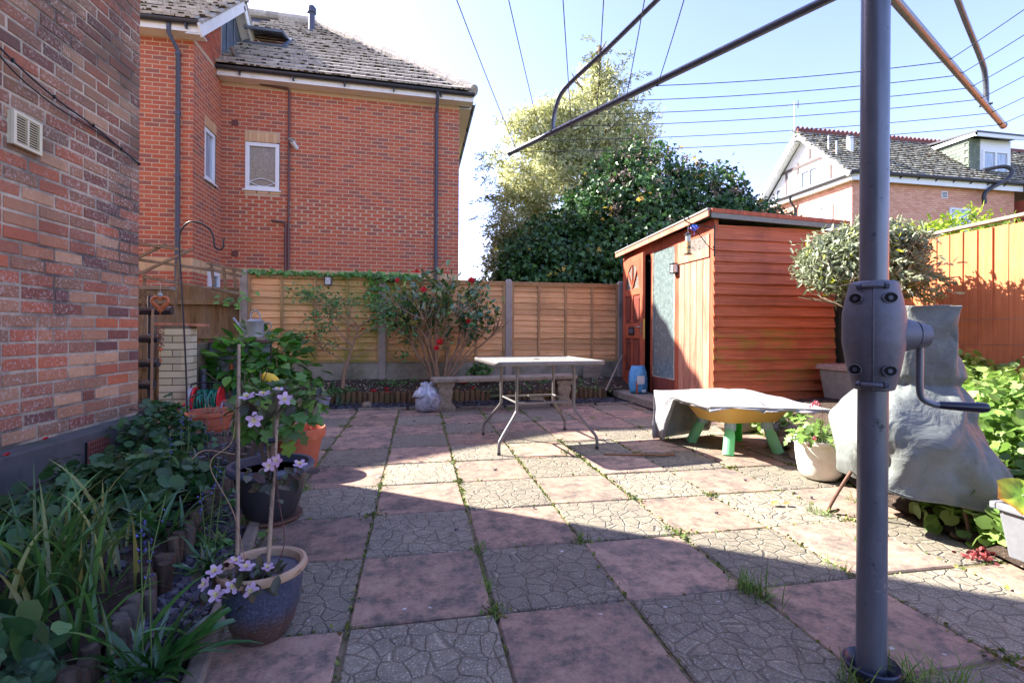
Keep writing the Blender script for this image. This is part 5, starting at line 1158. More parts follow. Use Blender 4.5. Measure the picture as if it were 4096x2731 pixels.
bg = thing('plastic_bag', (.13, 6.01, 0), 'knotted clear plastic bag of garden waste beside the stone bench', 'bag')
crumple('bag_body', [(.09, 0), (.135, .02), (.15, .08), (.15, .15), (.135, .19), (.11, .22)], (.13, 6.0, 0), 40, .22, 1.3, M_poly, bg)
crumple('gathered_neck', [(.13, .18), (.11, .22), (.07, .26), (.045, .29), (.055, .33), (.02, .325)], (.11, 6.0, 0), 30, .4, 2.0, polym('pale_polythene', C8(150, 154, 166), C8(206, 210, 220), .25), bg, sx=1.2)
M_greypl = simple('grey_plastic', C8(138, 140, 152), .5, var=.06, nscale=20, bump=0)
sp = thing('plant_pot', (-1.12, 6.28, 0), 'small grey plastic pot with dry stems at the corner of the back bed', 'plant pot')
b = MB(); b.lathe([(.0, 0), (.062, 0), (.082, .13), (.092, .13), (.092, .15), (.082, .15), (.07, .11), (0, .10)], (-1.12, 6.28, 0), 26); b.build('pot', M_greypl, sp, smooth=40)
r_ = random.Random(5); b = MB(); 
for i in range(8): b.tube([(-1.12 + r_.gauss(0, .03), 6.28 + r_.gauss(0, .03), .10), (-1.12 + r_.gauss(0, .06), 6.28 + r_.gauss(0, .06), .2 + r_.random() * .14)], .004, 5)
b.build('stems', M_twig, sp, kind='stuff')
M_rock = simple('beige_stone', C8(136, 120, 102), .9, var=.25, nscale=14, bump=.006, spots=[(C8(90, 84, 76), 6, .55, .7)])
def rock(name, c, s, seed, mat, parent=None):
    b = MB(); r_ = random.Random(seed); n, m_ = 12, 8; vs = []; fs = []
    for i in range(m_ + 1):
        th = math.pi * i / m_
        for j in range(n):
            a = 2 * math.pi * j / n; d = Vector((math.sin(th) * math.cos(a), math.sin(th) * math.sin(a), math.cos(th))); w = 1 + .35 * noise.noise(d * 1.3 + Vector((seed, 0, 0))) + .12 * noise.noise(d * 4 + Vector((seed, 0, 0)))
            vs.append((c[0] + d.x * s[0] * w, c[1] + d.y * s[1] * w, c[2] + d.z * s[2] * w))
    for i in range(m_):
        for j in range(n): fs.append((i * n + j, (i + 1) * n + j, (i + 1) * n + (j + 1) % n, i * n + (j + 1) % n))
    b.add(vs, fs); return b.build(name, mat, parent, smooth=35)
tag(rock('stone', (-.62, 6.38, .03), (.06, .05, .045), 3, M_rock), 'fist sized pale stone in front of the log edging', 'stone')
# log roll edging of the back bed
M_logw = woodm('mossy_log', C8(120, 92, 62), C8(66, 50, 36), (30, 30, 3), lambda t, c: t.mix(t.math('MULTIPLY', t.step(t.noise(7, 4, .6), .5, .66), .5), c, C8(84, 96, 44)), var=.2)
M_logd = woodm('dark_weathered_log', C8(84, 70, 56), C8(24, 20, 18), (30, 30, 3), None, var=.25, grey=.3)
def log_mesh(name, m, r, h):
    b = MB(); b.lathe([(r, 0), (r * 1.0, h * .9), (r * .85, h), (r * .1, h * 1.01)], (0, 0, 0), 10); return b.mesh(name, m, smooth=40)
LM = [log_mesh('log_a', M_logw, .036, .17), log_mesh('log_b', M_logw, .032, .165)]
le = thing('log_edging', (.5, 6.78, 0), 'low roll of round logs edging the back bed behind the bench', 'edging')
x = -1.18; r_ = random.Random(9)
while x < 2.72:
    if not (1.02 < x < 1.18):
        low = .06 if 1.2 < x < 1.75 else 0
        inst('log', LM[r_.randint(0, 1)], Matrix.Translation((x, 6.78 + r_.gauss(0, .006) - (.05 if low else 0), -.02 - low * r_.random())) @ Matrix.Rotation(r_.gauss(0, .03), 4, 'X') @ Matrix.Rotation(r_.gauss(0, .02) + (.12 if low else 0), 4, 'Y') @ Matrix.Diagonal((1, 1, r_.uniform(.92, 1.06), 1)), le)
    x += .071
# left bed edging: bigger, darker, leaning half logs
LM2 = [log_mesh('log_c', M_logd, .025, .155), log_mesh('log_d', M_logd, .022, .15)]
le2 = thing('log_edging', (-1, 2.8, 0), 'dark rotting log edging between the left bed and the slate strip', 'edging')
y = .2
while y < 4.5:
    inst('log', LM2[r_.randint(0, 1)], Matrix.Translation((log_x(y) + r_.gauss(0, .01), y, -.03)) @ Matrix.Rotation(r_.gauss(0, .06), 4, 'X') @ Matrix.Rotation(r_.gauss(.02, .05), 4, 'Y') @ Matrix.Diagonal((1, 1, r_.uniform(.72, 1.08), 1)), le2); y += .051
x = -1.85
while x < log_x(4.5): inst('log', LM2[r_.randint(0, 1)], Matrix.Translation((x, 4.56, -.05)) @ Matrix.Diagonal((.9, .9, r_.uniform(.9, 1.1), 1)), le2); x += .05

# ------------------------------------------------------------------ water play table under a tarp
M_mint = plain('pale_green_plastic', C8(150, 222, 172), .35, trans=.4); M_mintd = plain('grey_blue_plastic', C8(150, 176, 178), .4); M_tray = plain('yellow_plastic', C8(240, 196, 110), .4, trans=.2)
wt = thing('play_table', (2.6, 3.7, 0), 'childs yellow water play table on four bent green legs', 'play table')
b = MB(); vs = []; fs = []; N_ = 40
for ins, z in ((.20, .235), (.12, .25), (.03, .36), (.0, .385), (.03, .385), (.08, .34), (.2, .27)):
    for j in range(N_):
        a = 2 * math.pi * j / N_; ca, sa = math.cos(a), math.sin(a); e = .62; rx, ry = .40 - ins * .9, .35 - ins * .9
        wv = 1 + (.04 * math.cos(6 * a))
        vs.append((2.60 + rx * wv * math.copysign(abs(ca) ** e, ca), 3.70 + ry * wv * math.copysign(abs(sa) ** e, sa), z))
for i in range(6):
    for j in range(N_): fs.append((i * N_ + j, i * N_ + (j + 1) % N_, (i + 1) * N_ + (j + 1) % N_, (i + 1) * N_ + j))
fs += [tuple(range(N_))[::-1], tuple(6 * N_ + j for j in range(N_))]; b.add(vs, fs); b.build('tray', M_tray, wt, smooth=45)
tl = [(2.353, 3.964), (2.375, 3.469), (2.82, 3.464), (2.80, 3.955)]
for i, (x, y) in enumerate(tl):
    tx, ty = 2.6 + (x - 2.6) * .72, 3.7 + (y - 3.7) * .72; out = Vector((x - 2.6, y - 3.7, 0)).normalized()
    t0 = Vector((tx, ty, .27)); f0 = Vector((x, y, 0)); mid = t0.lerp(f0, .45) - out * .012
    q = MB(); q.tube(bez([t0 - Vector((0, 0, .045)), mid + Vector((0, 0, .0)), f0 + Vector((0, 0, .0))], 6), [.036] * 6 + [.042] * 6 + [.042], 18); q.build('leg', M_mint if i != 3 else M_greenpl, wt, smooth=50)
    q = MB(); q.tube([t0, t0 - Vector((0, 0, .075)) + (f0 - t0) * .04], [.044, .043], 18); q.build('leg_socket', M_mintd, wt, smooth=50)
def tarpm(name, base, hi, dirt):
    t = NT(name); n_ = t.noise(5, 6, .65, None, .8); c = t.ramp(n_, [(.32, base), (.68, hi)]); c = t.mix(t.math('MULTIPLY', t.step(t.noise(9, 5, .7), .56, .75), .45), c, dirt)
    fo = t.math('ABSOLUTE', t.math('SUBTRACT', t.noise(5, 5, .55, None, .5), .5)); return t.fin(c, .5, .4, 0, t.bump(fo, .035, .8), .05)
M_tarp = tarpm('silver_grey_tarp', C8(136, 136, 138), C8(160, 160, 162), C8(112, 106, 98))
tp = thing('tarp_cover', (2.5, 3.7, .4), 'silver grey tarp draped over the water play table and hanging to the ground', 'cover')
# draped cloth as a height field over the tray with overhanging edges
b = MB(); nx, ny = 56, 40; vs = []; fs = []
def edge(u, v):
    """u, v in 0..1 over the cloth: corner points blended bilinearly, sagging at the rim"""
    c00 = Vector((2.13, 3.34, .405)); c10 = Vector((2.96, 3.10, .40)); c01 = Vector((2.07, 4.10, .43)); c11 = Vector((3.06, 4.22, .42))
    p = c00.lerp(c10, u).lerp(c01.lerp(c11, u), v); p.z += .055 * math.sin(math.pi * min(1, u * 1.1)) * math.sin(math.pi * v) ** .6
    dv = noise.voronoi(Vector((p.x * 3.5, p.y * 3.5, 0)))[0]; p.z += .012 * min(.6, dv[1] - dv[0]) + .006 * noise.noise(Vector((p.x * 5, p.y * 5, 0))); return p
for j in range(ny + 1):
    for i in range(nx + 1): vs.append(edge(i / nx, j / ny))
for j in range(ny):
    for i in range(nx): k = j * (nx + 1) + i; fs.append((k, k + 1, k + nx + 2, k + nx + 1))
def skirt(idx, drop, seed, push=(0, 0)):
    """hanging hem below a border row of vertices"""
    base = len(vs); m_ = 8; L = len(idx)
    for r in range(1, m_ + 1):
        for q_, ii in enumerate(idx):
            p = Vector(vs[ii]); t = q_ / (L - 1); dd = drop(t) * r / m_; f_ = .030 * noise.noise(Vector((t * 7, seed, r * .25))) * r / m_ * (1 + 2 * drop(t))
            vs.append(Vector((p.x + push[0] * (r / m_) ** 1.4 + f_, p.y + push[1] * (r / m_) ** 1.4 + f_, max(.004, p.z - dd - .006))))
    for r in range(m_):
        for q_ in range(L - 1):
            a = idx[q_] if r == 0 else base + (r - 1) * L + q_; a2 = idx[q_ + 1] if r == 0 else base + (r - 1) * L + q_ + 1; c_ = base + r * L + q_
            fs.append((a, a2, c_ + 1, c_))
W1 = nx + 1
skirt([i for i in range(W1)], lambda t: .02 if t > .45 else .035 - .03 * math.sin(math.pi * t / .45), 1, (0, -.01))            # front
skirt([j * W1 for j in range(ny + 1)], lambda t: .04 + .385 * min(1, max(0, (t - .62) / .22)), 2, (.035, .02))                            # left
skirt([ny * W1 + i for i in range(W1)], lambda t: (.43 - .10 * t) if t < .62 else max(.03, .37 - (t - .62) * 3.4), 3, (0, .02))                   # back
skirt([j * W1 + nx for j in range(ny + 1)], lambda t: .03, 4, (.01, 0))
b.add(vs, fs); o = b.build('tarp', M_tarp, tp, smooth=1); sd = o.modifiers.new('thick', 'SOLIDIFY'); sd.thickness = .002

# ------------------------------------------------------------------ covered chiminea on a metal stand
M_cover = tarpm('grey_green_cover_fabric', C8(104, 109, 107), C8(126, 131, 128), C8(84, 88, 76))
M_rust = simple('rusty_brown_steel', C8(104, 76, 64), .7, .2, var=.2, nscale=30)
cv = thing('chiminea_cover', (2.42, 2.1, 0), 'crumpled grey weatherproof cover with square neck over a chiminea', 'cover')
cz = Vector((2.475, 2.11, 0)); b = MB(); vs = []; fs = []; n = 180
levels = [(.268, .268, .185, 0), (.276, .274, .215, 0), (.282, .278, .28, 0), (.278, .272, .36, 0), (.268, .262, .44, 0), (.252, .244, .52, .0), (.228, .222, .59, .0), (.198, .192, .645, .005), (.168, .164, .685, .01), (.150, .146, .705, .01), (.154, .152, .72, .01), (.168, .164, .75, .01), (.172, .168, .81, .01), (.170, .166, .90, .01), (.172, .166, .99, .01), (.174, .168, 1.07, .01), (.180, .174, 1.092, .01), (.160, .155, 1.090, .01), (.0, .0, 1.078, .01)]
fold_d = [(Vector((rnd.gauss(0, 1), rnd.gauss(0, 1), rnd.gauss(0, .55))).normalized(), rnd.uniform(1.6, 8.0), rnd.random()) for _ in range(16)]
lv2 = []
for (a, c) in zip(levels, levels[1:]):
    m_ = 6 if c[2] - a[2] > .02 else 2
    for i in range(m_): t = i / m_; lv2.append(tuple(p + (q_ - p) * t for p, q_ in zip(a, c)))
lv2.append(levels[-1])
for (rx, ry, z, dx) in lv2:
    for j in range(n):
        a = 2 * math.pi * j / n + R(29); ca, sa = math.cos(a), math.sin(a); e = .52 if z > .69 else .60
        x, y = rx * math.copysign(abs(ca) ** e, ca), ry * math.copysign(abs(sa) ** e, sa)
        p = Vector((math.cos(a) * 2.0, math.sin(a) * 2.0, z * 6)); dv = noise.voronoi(p * .85 + Vector((0, 0, .5 * math.sin(3 * a))))[0]; dv2 = noise.voronoi(p * 2.4 + Vector((3, 1, 7)))[0]; P3 = Vector((math.cos(a) * .32, math.sin(a) * .32, z)); P3 += Vector((noise.noise(P3 * 4), noise.noise(P3 * 4 + Vector((9, 0, 0))), noise.noise(P3 * 4 + Vector((0, 9, 0))))) * .05; w = sum((abs(((P3.dot(d_) * f_ + o_) % 1) - .5) - .25) * 2.6 / f_ ** .8 for d_, f_, o_ in fold_d); k_ = 1 + .15 * w * (1 if rx > .02 else 0)
        rot = R(-29); X, Y = x * math.cos(rot) - y * math.sin(rot), x * math.sin(rot) + y * math.cos(rot)
        zz = z + (.02 * math.sin(2 * a + 1) + (.045 if True else 0) * math.cos(a - R(190)) if z < .2 else 0) + (.006 * noise.noise(p * 2) if z > 1.03 else 0)
        vs.append((cz.x + dx + X * k_, cz.y + Y * k_, zz))
for i in range(len(lv2) - 1):
    for j in range(n): fs.append((i * n + j, i * n + (j + 1) % n, (i + 1) * n + (j + 1) % n, (i + 1) * n + j))
b.add(vs, fs); o = b.build('fabric', M_cover, cv, smooth=1)
for z_, rr_ in ((.17, .392),):
    b = MB(); pts = [Vector(vs[j]) * 1.0 for j in range(0, n, 2)]; pts.append(pts[0]); b.tube([p + Vector((0, 0, .012)) for p in pts], .0035, 5); b.build('hem', M_cover, cv)
st_ = thing('metal_stand', (2.43, 2.1, 0), 'rusty three legged steel stand curling out under the grey cover', 'stand')
for i, (ft, tp_) in enumerate((((2.50, 1.86), (2.50, 1.90)), ((2.17, 2.28), (2.22, 2.20)), ((2.72, 2.40), (2.62, 2.3)))):
    f = Vector((ft[0], ft[1], .01)); t_ = Vector((tp_[0], tp_[1], .24)); out = (f - t_); out.z = 0; out = out.normalized() if out.length > .01 else Vector((-.4, -1, 0)).normalized()
    if i == 0: out = Vector((-.85, .4, 0))
    if i == 1: out = Vector((.6, -.3, 0))
    tb('leg', M_rust, st_, bez([t_, t_.lerp(f, .3) - out * .01, t_.lerp(f, .75) - out * .018, f - out * .01, f + out * .035, f + out * .06 + Vector((0, 0, .015))], 6), .0085, 12)
tb('ring', M_rust, st_, [cz + Vector((.24 * math.cos(a), .24 * math.sin(a), .24)) for a in np.linspace(0, 6.283, 30)], .008, 8)

# ------------------------------------------------------------------ pots
def pot(root, name, prof, c, mat, n=48, **k):
    b = MB(); b.lathe(prof, c, n, **k); return b.build(name, mat, root, smooth=40)
wp = thing('plant_pot', (2.61, 2.83, 0), 'round white pot of pink bleeding heart beside the covered chiminea', 'plant pot')
M_white = simple('white_glazed_pot', C8(222, 216, 204), .4, var=.04, nscale=10, bump=0, spots=[(C8(196, 180, 150), 4, .6, .8)])
pot(wp, 'pot', [(0, .0), (.07, .0), (.10, .01), (.125, .045), (.138, .12), (.150, .235), (.158, .238), (.158, .262), (.146, .262), (.142, .23), (.0, .22)], (2.61, 2.83, 0), M_white)
b = MB(); b.lathe([(0, .22), (.141, .225)], (2.61, 2.83, 0), 24); b.build('compost', M_soil, wp)
gz = thing('plant_pot', (-.475, 1.68, 0), 'blue brown glazed ceramic pot with pale rim holding clematis and two canes', 'plant pot')
def glaze():
    t = NT('speckled_blue_brown_glaze'); n_ = t.noise(130, 3, .85); sp = t.new('ShaderNodeSeparateXYZ'); t.l.new(t.pos(), sp.inputs[0])
    c = t.mix(t.step(t.math('ADD', sp.outputs[2], t.math('MULTIPLY', t.noise(9, 3, .6), .10)), .10, .17), C8(76, 54, 44), C8(58, 66, 86)); c = t.mix(t.math('MULTIPLY', t.step(n_, .52, .66), .5), c, C8(116, 118, 132)); c = t.mix(t.math('MULTIPLY', t.step(n_, .46, .36), .6), c, C8(38, 32, 36))
    return t.fin(c, .30, .7, 0, t.bump(n_, .0008))
M_glaze = glaze(); M_rim = simple('unglazed_tan_rim', C8(172, 146, 118), .75, var=.12, nscale=14, bump=.001, spots=[(C8(132, 104, 84), 9, .6, .72)])
gc = (-.478, 1.685, 0); gk = .865
pot(gz, 'pot', [(0, 0), (.078, 0), (.088, .006), (.110, .05), (.128, .11), (.136, .17), (.139, .198)], gc, M_glaze, 64, sx=gk, sy=gk)
pot(gz, 'rim', [(.136, .196), (.146, .200), (.1515, .211), (.149, .222), (.138, .226), (.128, .220), (.123, .20), (.118, .15), (.0, .14)], gc, M_rim, 64, sx=gk, sy=gk)
b = MB(); b.lathe([(0, .165), (.102, .165)], gc, 28); b.build('compost', M_soil, gz)
bp = thing('plant_pot', (-.73, 2.70, 0), 'large matt black plastic pot on a saucer with a currant bush', 'plant pot')
M_bkpl = simple('matt_black_plastic', C8(48, 46, 50), .5, var=.1, nscale=14, bump=.0004); M_rimbk = simple('slate_blue_plastic_rim', C8(70, 78, 96), .5, var=.08, nscale=14, bump=.0004)
pc = (-.73, 2.70, 0)
pot(bp, 'pot', [(0, .02), (.105, .02), (.125, .05), (.150, .13), (.166, .21), (.170, .245), (.182, .245)], pc, M_bkpl, 56)
pot(bp, 'rim', [(.170, .244), (.198, .250), (.206, .262), (.206, .276), (.198, .286), (.178, .286), (.172, .276), (.165, .24), (.0, .235)], pc, M_rimbk, 56)
pot(bp, 'saucer', [(0, 0), (.13, 0), (.150, .018), (.150, .026), (.138, .022), (0, .012)], pc, M_rust, 40)
b = MB(); b.lathe([(0, .245), (.166, .245)], pc, 28); b.build('compost', M_soil, bp)
tc = thing('plant_pot', (-.80, 3.62, 0), 'tall terracotta pot standing behind the black pot', 'plant pot')
pot(tc, 'pot', [(0, 0), (.105, 0), (.110, .01), (.150, .22), (.163, .22), (.170, .228), (.174, .285), (.168, .292), (.156, .288), (.150, .24), (0, .23)], (-.80, 3.62, 0), M_terrac, 48)
b = MB(); b.lathe([(0, .235), (.152, .235)], (-.80, 3.62, 0), 24); b.build('compost', M_soil, tc)
r_ = random.Random(4); b = MB()
for i in range(9): p = Vector((-.80 + r_.gauss(0, .07), 3.62 + r_.gauss(0, .06), .235)); b.tube([p, p + Vector((r_.gauss(0, .02), r_.gauss(0, .02), .04 + .05 * r_.random()))], .003, 5)
b.build('dry_stems', M_twig, tc, kind='stuff')
bw = thing('plant_pot', (-1.93, 5.15, 0), 'wide shallow terracotta bowl in front of the red hose reel', 'plant pot')
pot(bw, 'bowl', [(0, 0), (.12, 0), (.135, .01), (.165, .07), (.160, .075), (.178, .12), (.186, .17), (.205, .18), (.212, .20), (.205, .222), (.190, .220), (.176, .16), (.0, .12)], (-1.93, 5.15, -.03), M_terrac, 48)
b = MB(); b.lathe([(0, .145), (.17, .145)], (-1.93, 5.15, 0), 24); b.build('compost', M_soil, bw)
b = MB()
for i in range(8): p = Vector((-1.93 + r_.gauss(0, .07), 5.15 + r_.gauss(0, .06), .145)); b.tube([p, p + Vector((r_.gauss(0, .04), r_.gauss(0, .04), .05 + .05 * r_.random()))], .004, 5)
b.build('dry_stems', M_twig, bw, kind='stuff')
M_greyp2 = simple('grey_ribbed_plastic', C8(116, 118, 124), .5, var=.1, nscale=30, bump=.001)
gp2 = thing('plant_pot', (2.56, 1.52, 0), 'square grey plastic pot of large leaved geranium at the right frame edge', 'plant pot')
b = MB(); 
for (h0, h1, z0, z1) in ((.125, .152, 0, .225),):
    c = (2.56, 1.52); b.hexa([(c[0] + sx * h0, c[1] + sy * h0, z0) for sx, sy in ((-1, -1), (1, -1), (1, 1), (-1, 1))] + [(c[0] + sx * h1, c[1] + sy * h1, z1) for sx, sy in ((-1, -1), (1, -1), (1, 1), (-1, 1))])
b.build('pot', M_greyp2, gp2, bevel=.012)
b = MB(); 
for (x0, x1, y0, y1) in ((-.17, .17, -.17, -.145), (-.17, .17, .145, .17), (-.17, -.145, -.145, .145), (.145, .17, -.145, .145)): b.box(2.56 + x0, 2.56 + x1, 1.52 + y0, 1.52 + y1, .222, .252)
b.build('rim', M_greyp2, gp2, bevel=.006)
bx('compost', M_soil, gp2, 2.42, 2.70, 1.38, 1.66, .226, .235)
tu = thing('water_tub', (4.22, 4.35, 0), 'grey square water tub with a rust flecked terracotta lid beside the shed', 'tub')
M_tub = simple('weathered_grey_fibre_tub', C8(128, 120, 112), .85, var=.2, nscale=14, bump=.002)
M_lid = simple('rust_flecked_lid', C8(150, 122, 108), .9, var=.25, nscale=30, bump=.003, spots=[(C8(196, 188, 178), 30, .6, .68), (C8(110, 74, 60), 7, .55, .7)])
c = (4.62, 4.50); b = MB(); b.hexa([(c[0] + sx * .19, c[1] + sy * .19, 0) for sx, sy in ((-1, -1), (1, -1), (1, 1), (-1, 1))] + [(c[0] + sx * .27, c[1] + sy * .24, .56) for sx, sy in ((-1, -1), (1, -1), (1, 1), (-1, 1))]); b.build('tub', M_tub, tu, bevel=.015)
b = MB(); b.hexa([(c[0] + sx * .30, c[1] + sy * .27, .561) for sx, sy in ((-1, -1), (1, -1), (1, 1), (-1, 1))] + [(c[0] + sx * .28, c[1] + sy * .25, .62) for sx, sy in ((-1, -1), (1, -1), (1, 1), (-1, 1))]); b.build('lid', M_lid, tu, bevel=.012)

# ------------------------------------------------------------------ shed fittings and things on the deck
M_sack = polym('blue_printed_plastic_sack', C8(50, 130, 184), C8(92, 170, 212), .3)
bs = thing('plastic_sack', (3.02, 6.55, .108), 'crumpled bright blue plastic sack standing on the shed deck', 'sack')
crumple('sack', [(.085, 0), (.115, .02), (.122, .10), (.118, .2), (.110, .28), (.095, .33), (.085, .37), (.05, .375)], (3.00, 6.42, .109), 40, .20, 1.2, M_sack, bs, sx=1.05, sy=.75)
q = MB(); q.obox((2.995, 6.315, .30), (1, -.1, 0), (0, 1, .1), (0, 0, 1), .05, .006, .055); q.build('white_print_panel', simple('printed_patch', C8(206, 208, 204), .4, var=.05, nscale=10, bump=0), bs)
q = MB(); q.obox((2.945, 6.325, .20), (1, .1, .05), (0, 1, 0), (0, 0, 1), .012, .006, .08); q.build('brown_print_stripe', M_terrac, bs)
q = MB()
for k in range(9): q.obox((3.02 + k * .0055, 6.316, .150), (1, 0, 0), (0, 1, 0), (0, 0, 1), .0017 if k % 3 else .0026, .004, .016)
q.obox((3.041, 6.3185, .150), (1, 0, 0), (0, 1, 0), (0, 0, 1), .028, .003, .02); q.build('barcode', plain('white_ink', C8(206, 216, 220), .4), bs)
fd = thing('feeder_bracket', (3.2, 4.96, 2.1), 'black scrolled iron bracket fixed to the shed corner', 'bracket')
B0 = Vector((3.195, 4.93, 2.13)); D_ = Vector((-.62, .0, 0)).normalized()
tb('back_bar', M_iron, fd, [B0, B0 + Vector((0, 0, -.34))], .008, 8)
tb('arm', M_iron, fd, bez([B0 + Vector((0, 0, -.03)), B0 + D_ * .1 + Vector((0, 0, -.015)), B0 + D_ * .29 + Vector((0, 0, 0.01)), B0 + D_ * .36 + Vector((0, 0, .055)), B0 + D_ * .32 + Vector((0, 0, .08)), B0 + D_ * .30 + Vector((0, 0, .05))], 6), .006, 8)
tb('brace', M_iron, fd, bez([B0 + D_ * .30 + Vector((0, 0, -.01)), B0 + D_ * .2 + Vector((0, 0, -.09)), B0 + D_ * .06 + Vector((0, 0, -.24)), B0 + D_ * .0 + Vector((0, 0, -.27)), B0 + D_ * .015 + Vector((0, 0, -.23))], 6), .005, 8)
fe = thing('bird_feeder', (2.89, 4.93, 1.9), 'clear tube bird feeder half full of seed hanging by the shed', 'bird feeder')
fx = B0 + D_ * .315; M_clear = NT('clear_plastic').fin(C8(190, 196, 196), .15, .8, 0, None, .5); M_seed = simple('bird_seed', C8(196, 160, 104), .9, var=.4, nscale=160)
tb('hanger', M_wire, fe, [fx + Vector((0, 0, .02)), fx + Vector((0, 0, -.10))], .002, 6)
q = MB(); q.lathe([(.0, -.085), (.012, -.09), (.042, -.112), (.042, -.118), (0, -.118)], fx, 20); q.build('lid', M_iron, fe, smooth=40)
q = MB(); q.lathe([(.028, -.19), (.028, -.119)], fx, 20); q.build('tube', M_clear, fe, smooth=40); q = MB(); q.lathe([(.0, -.315), (.028, -.315), (.028, -.191), (0, -.191)], fx, 20); q.build('seed', M_seed, fe, smooth=40)
q = MB(); q.lathe([(0, -.33), (.045, -.33), (.045, -.322), (.03, -.316), (0, -.316)], fx, 20); q.build('tray', M_iron, fe, smooth=40)
for s in (-1, 1): tb('perch', M_iron, fe, [fx + Vector((0, -.02, -.26)), fx + Vector((s * .045, -.03, -.262))], .003, 6)
q = MB(); q.tube([fx + Vector((0, -.027, -.25)), fx + Vector((0, -.031, -.25))], .013, 12); q.build('seed_port', M_iron, fe)
ob = thing('hanging_ornament', tuple(fx + Vector((.08, -.02, 0))), 'small blue and purple tangled ornament hanging from the feeder bracket', 'ornament')
M_blu = plain('shiny_blue', C8(40, 90, 200), .3); M_pur = plain('purple_cord', C8(140, 90, 170), .6)
r_ = random.Random(2); o_ = fx + Vector((.075, -.01, -.035))
tb('cord', M_pur, ob, bez([o_ + Vector((r_.gauss(0, .022), r_.gauss(0, .012), r_.gauss(0, .022))) for _ in range(12)], 5), .004, 6); tb('cord', M_blu, ob, bez([o_ + Vector((r_.gauss(.01, .02), r_.gauss(0, .012), r_.gauss(.01, .02))) for _ in range(9)], 5), .006, 6)
def lantern(c, N, label):
    c = Vector(c); N = Vector(N); S_ = N.cross(Vector((0, 0, 1))); Z = Vector((0, 0, 1)); th_ = thing('solar_wall_light', tuple(c), label, 'wall light')
    q = MB(); q.obox(c + N * .004, S_, N, Z, .05, .004, .065); q.obox(c + N * .035 + Z * .058, S_, N, Z, .052, .035, .006); q.obox(c + N * .035 - Z * .058, S_, N, Z, .052, .035, .006); q.build('case', M_iron, th_, bevel=.002)
    q = MB(); q.obox(c + N * .034, S_, N, Z, .042, .027, .051); q.build('diffuser', M_upvc, th_)
    q = MB()
    for s in (-1, 1):
        for k in (-1, 0, 1): 
            a = c + N * .0635 + S_ * (.04 * s) + Z * (.035 * k - .017 ); b_ = c + N * .0635 - S_ * (.04 * s) + Z * (.035 * k + .017); q.beam(a, b_, .0035, .003, N)
    for s in (-1, 1): q.obox(c + N * .063 + S_ * .043 * s, S_, N, Z, .004, .004, .052)
    q.build('lattice', M_iron, th_)
lantern((-1.28, 7.565, 1.67), (0, -1, 0), 'small white lattice wall light near the ivy on the back fence')
lantern((SX - .006, 5.755, 1.76), (-1, 0, 0), 'small white lattice wall light between the shed glass and boards')
# mooring rope on the slabs
M_rope = NT('orange_green_rope')
def ropem():
    t = M_rope; w = t.new('ShaderNodeTexWave'); w.inputs['Scale'].default_value = 60; w.inputs['Distortion'].default_value = 1; t.l.new(t.pos(), w.inputs[0]); return t.fin(t.ramp(w.outputs[1], [(.45, C8(170, 84, 60)), (.55, C8(84, 110, 60))], 'CONSTANT'), .8)
M_rp = ropem(); rp = [(1.42, 3.64), (1.52, 3.61), (1.62, 3.585), (1.68, 3.55), (1.72, 3.58), (1.66, 3.57), (1.74, 3.53), (1.86, 3.55), (1.95, 3.57), (1.955, 3.54), (1.86, 3.525), (1.72, 3.55)]
rpo = thing('rope', (1.7, 3.56, 0), 'knotted orange and green rope lying on the slabs in the table shadow', 'rope')
tb('rope', M_rp, rpo, bez([(x, y, .010 + .008 * (i in (3, 4, 5, 6))) for i, (x, y) in enumerate(rp)], 7), .0065, 8)

# ------------------------------------------------------------------ things round the brick pillar
pl = thing('brick_pillar', (-2.54, 5.97, 0), 'pale cream painted brick pillar with low blue grey brick wall and wooden shelf', 'pillar')
q = MB(); q.box(-2.665, -2.415, 5.806, 6.05, 0, 1.0); q.box(-2.415, -1.75, 6.406, 6.5, 0, .80); q.box(-2.50, -2.42, 6.04, 6.42, 0, .8); q.build('mortar', M_mort2, pl)
lay(bond(0, .262, .0, .98, .262, .075, .011, shift=0.), (-2.671, 5.80, 0), (1, 0, 0), (0, -1, 0), M_cream, pl, lambda c: True, .0)
lay(bond(0, .25, .0, .98, .225, .075, .010, shift=.05), (-2.409, 5.80, 0), (0, 1, 0), (1, 0, 0), M_cream, pl, lambda c: True, .0)
lay(bond(0, .66, .0, .80, .225, .075, .010), (-2.41, 6.40, 0), (1, 0, 0), (0, -1, 0), M_bluebrick, pl, lambda c: True, .0)
q = MB(); q.beam((-2.76, 5.93, 1.015), (-2.28, 5.98, 1.005), .20, .028); q.build('shelf', M_redwood, pl, bevel=.003)
q = MB(); q.box(-2.42, -1.74, 6.37, 6.52, .801, .835); q.build('coping', M_waste, pl, bevel=.004)
M_galv = simple('dull_galvanised_steel', C8(154, 158, 160), .5, .45, var=.15, nscale=14, bump=.0006, spots=[(C8(110, 112, 112), 7, .55, .72)])
wc = thing('watering_can', (-1.98, 6.45, .875), 'old galvanised watering can standing on a wood block on the low wall', 'watering can')
tag(bx('wood_block', M_greywood, None, -2.10, -1.80, 6.37, 6.51, .836, .872, bevel=.003), 'pale wooden block on the low wall under the watering can', 'wood block')
c = Vector((-1.93, 6.44, .873)); q = MB(); q.lathe([(0, 0), (.082, 0), (.082, .18), (.086, .185), (.086, .19), (.078, .19), (.05, .215), (.048, .213), (0, .185)], c, 30, sx=1.25, sy=.9); q.build('body', M_galv, wc, smooth=40)
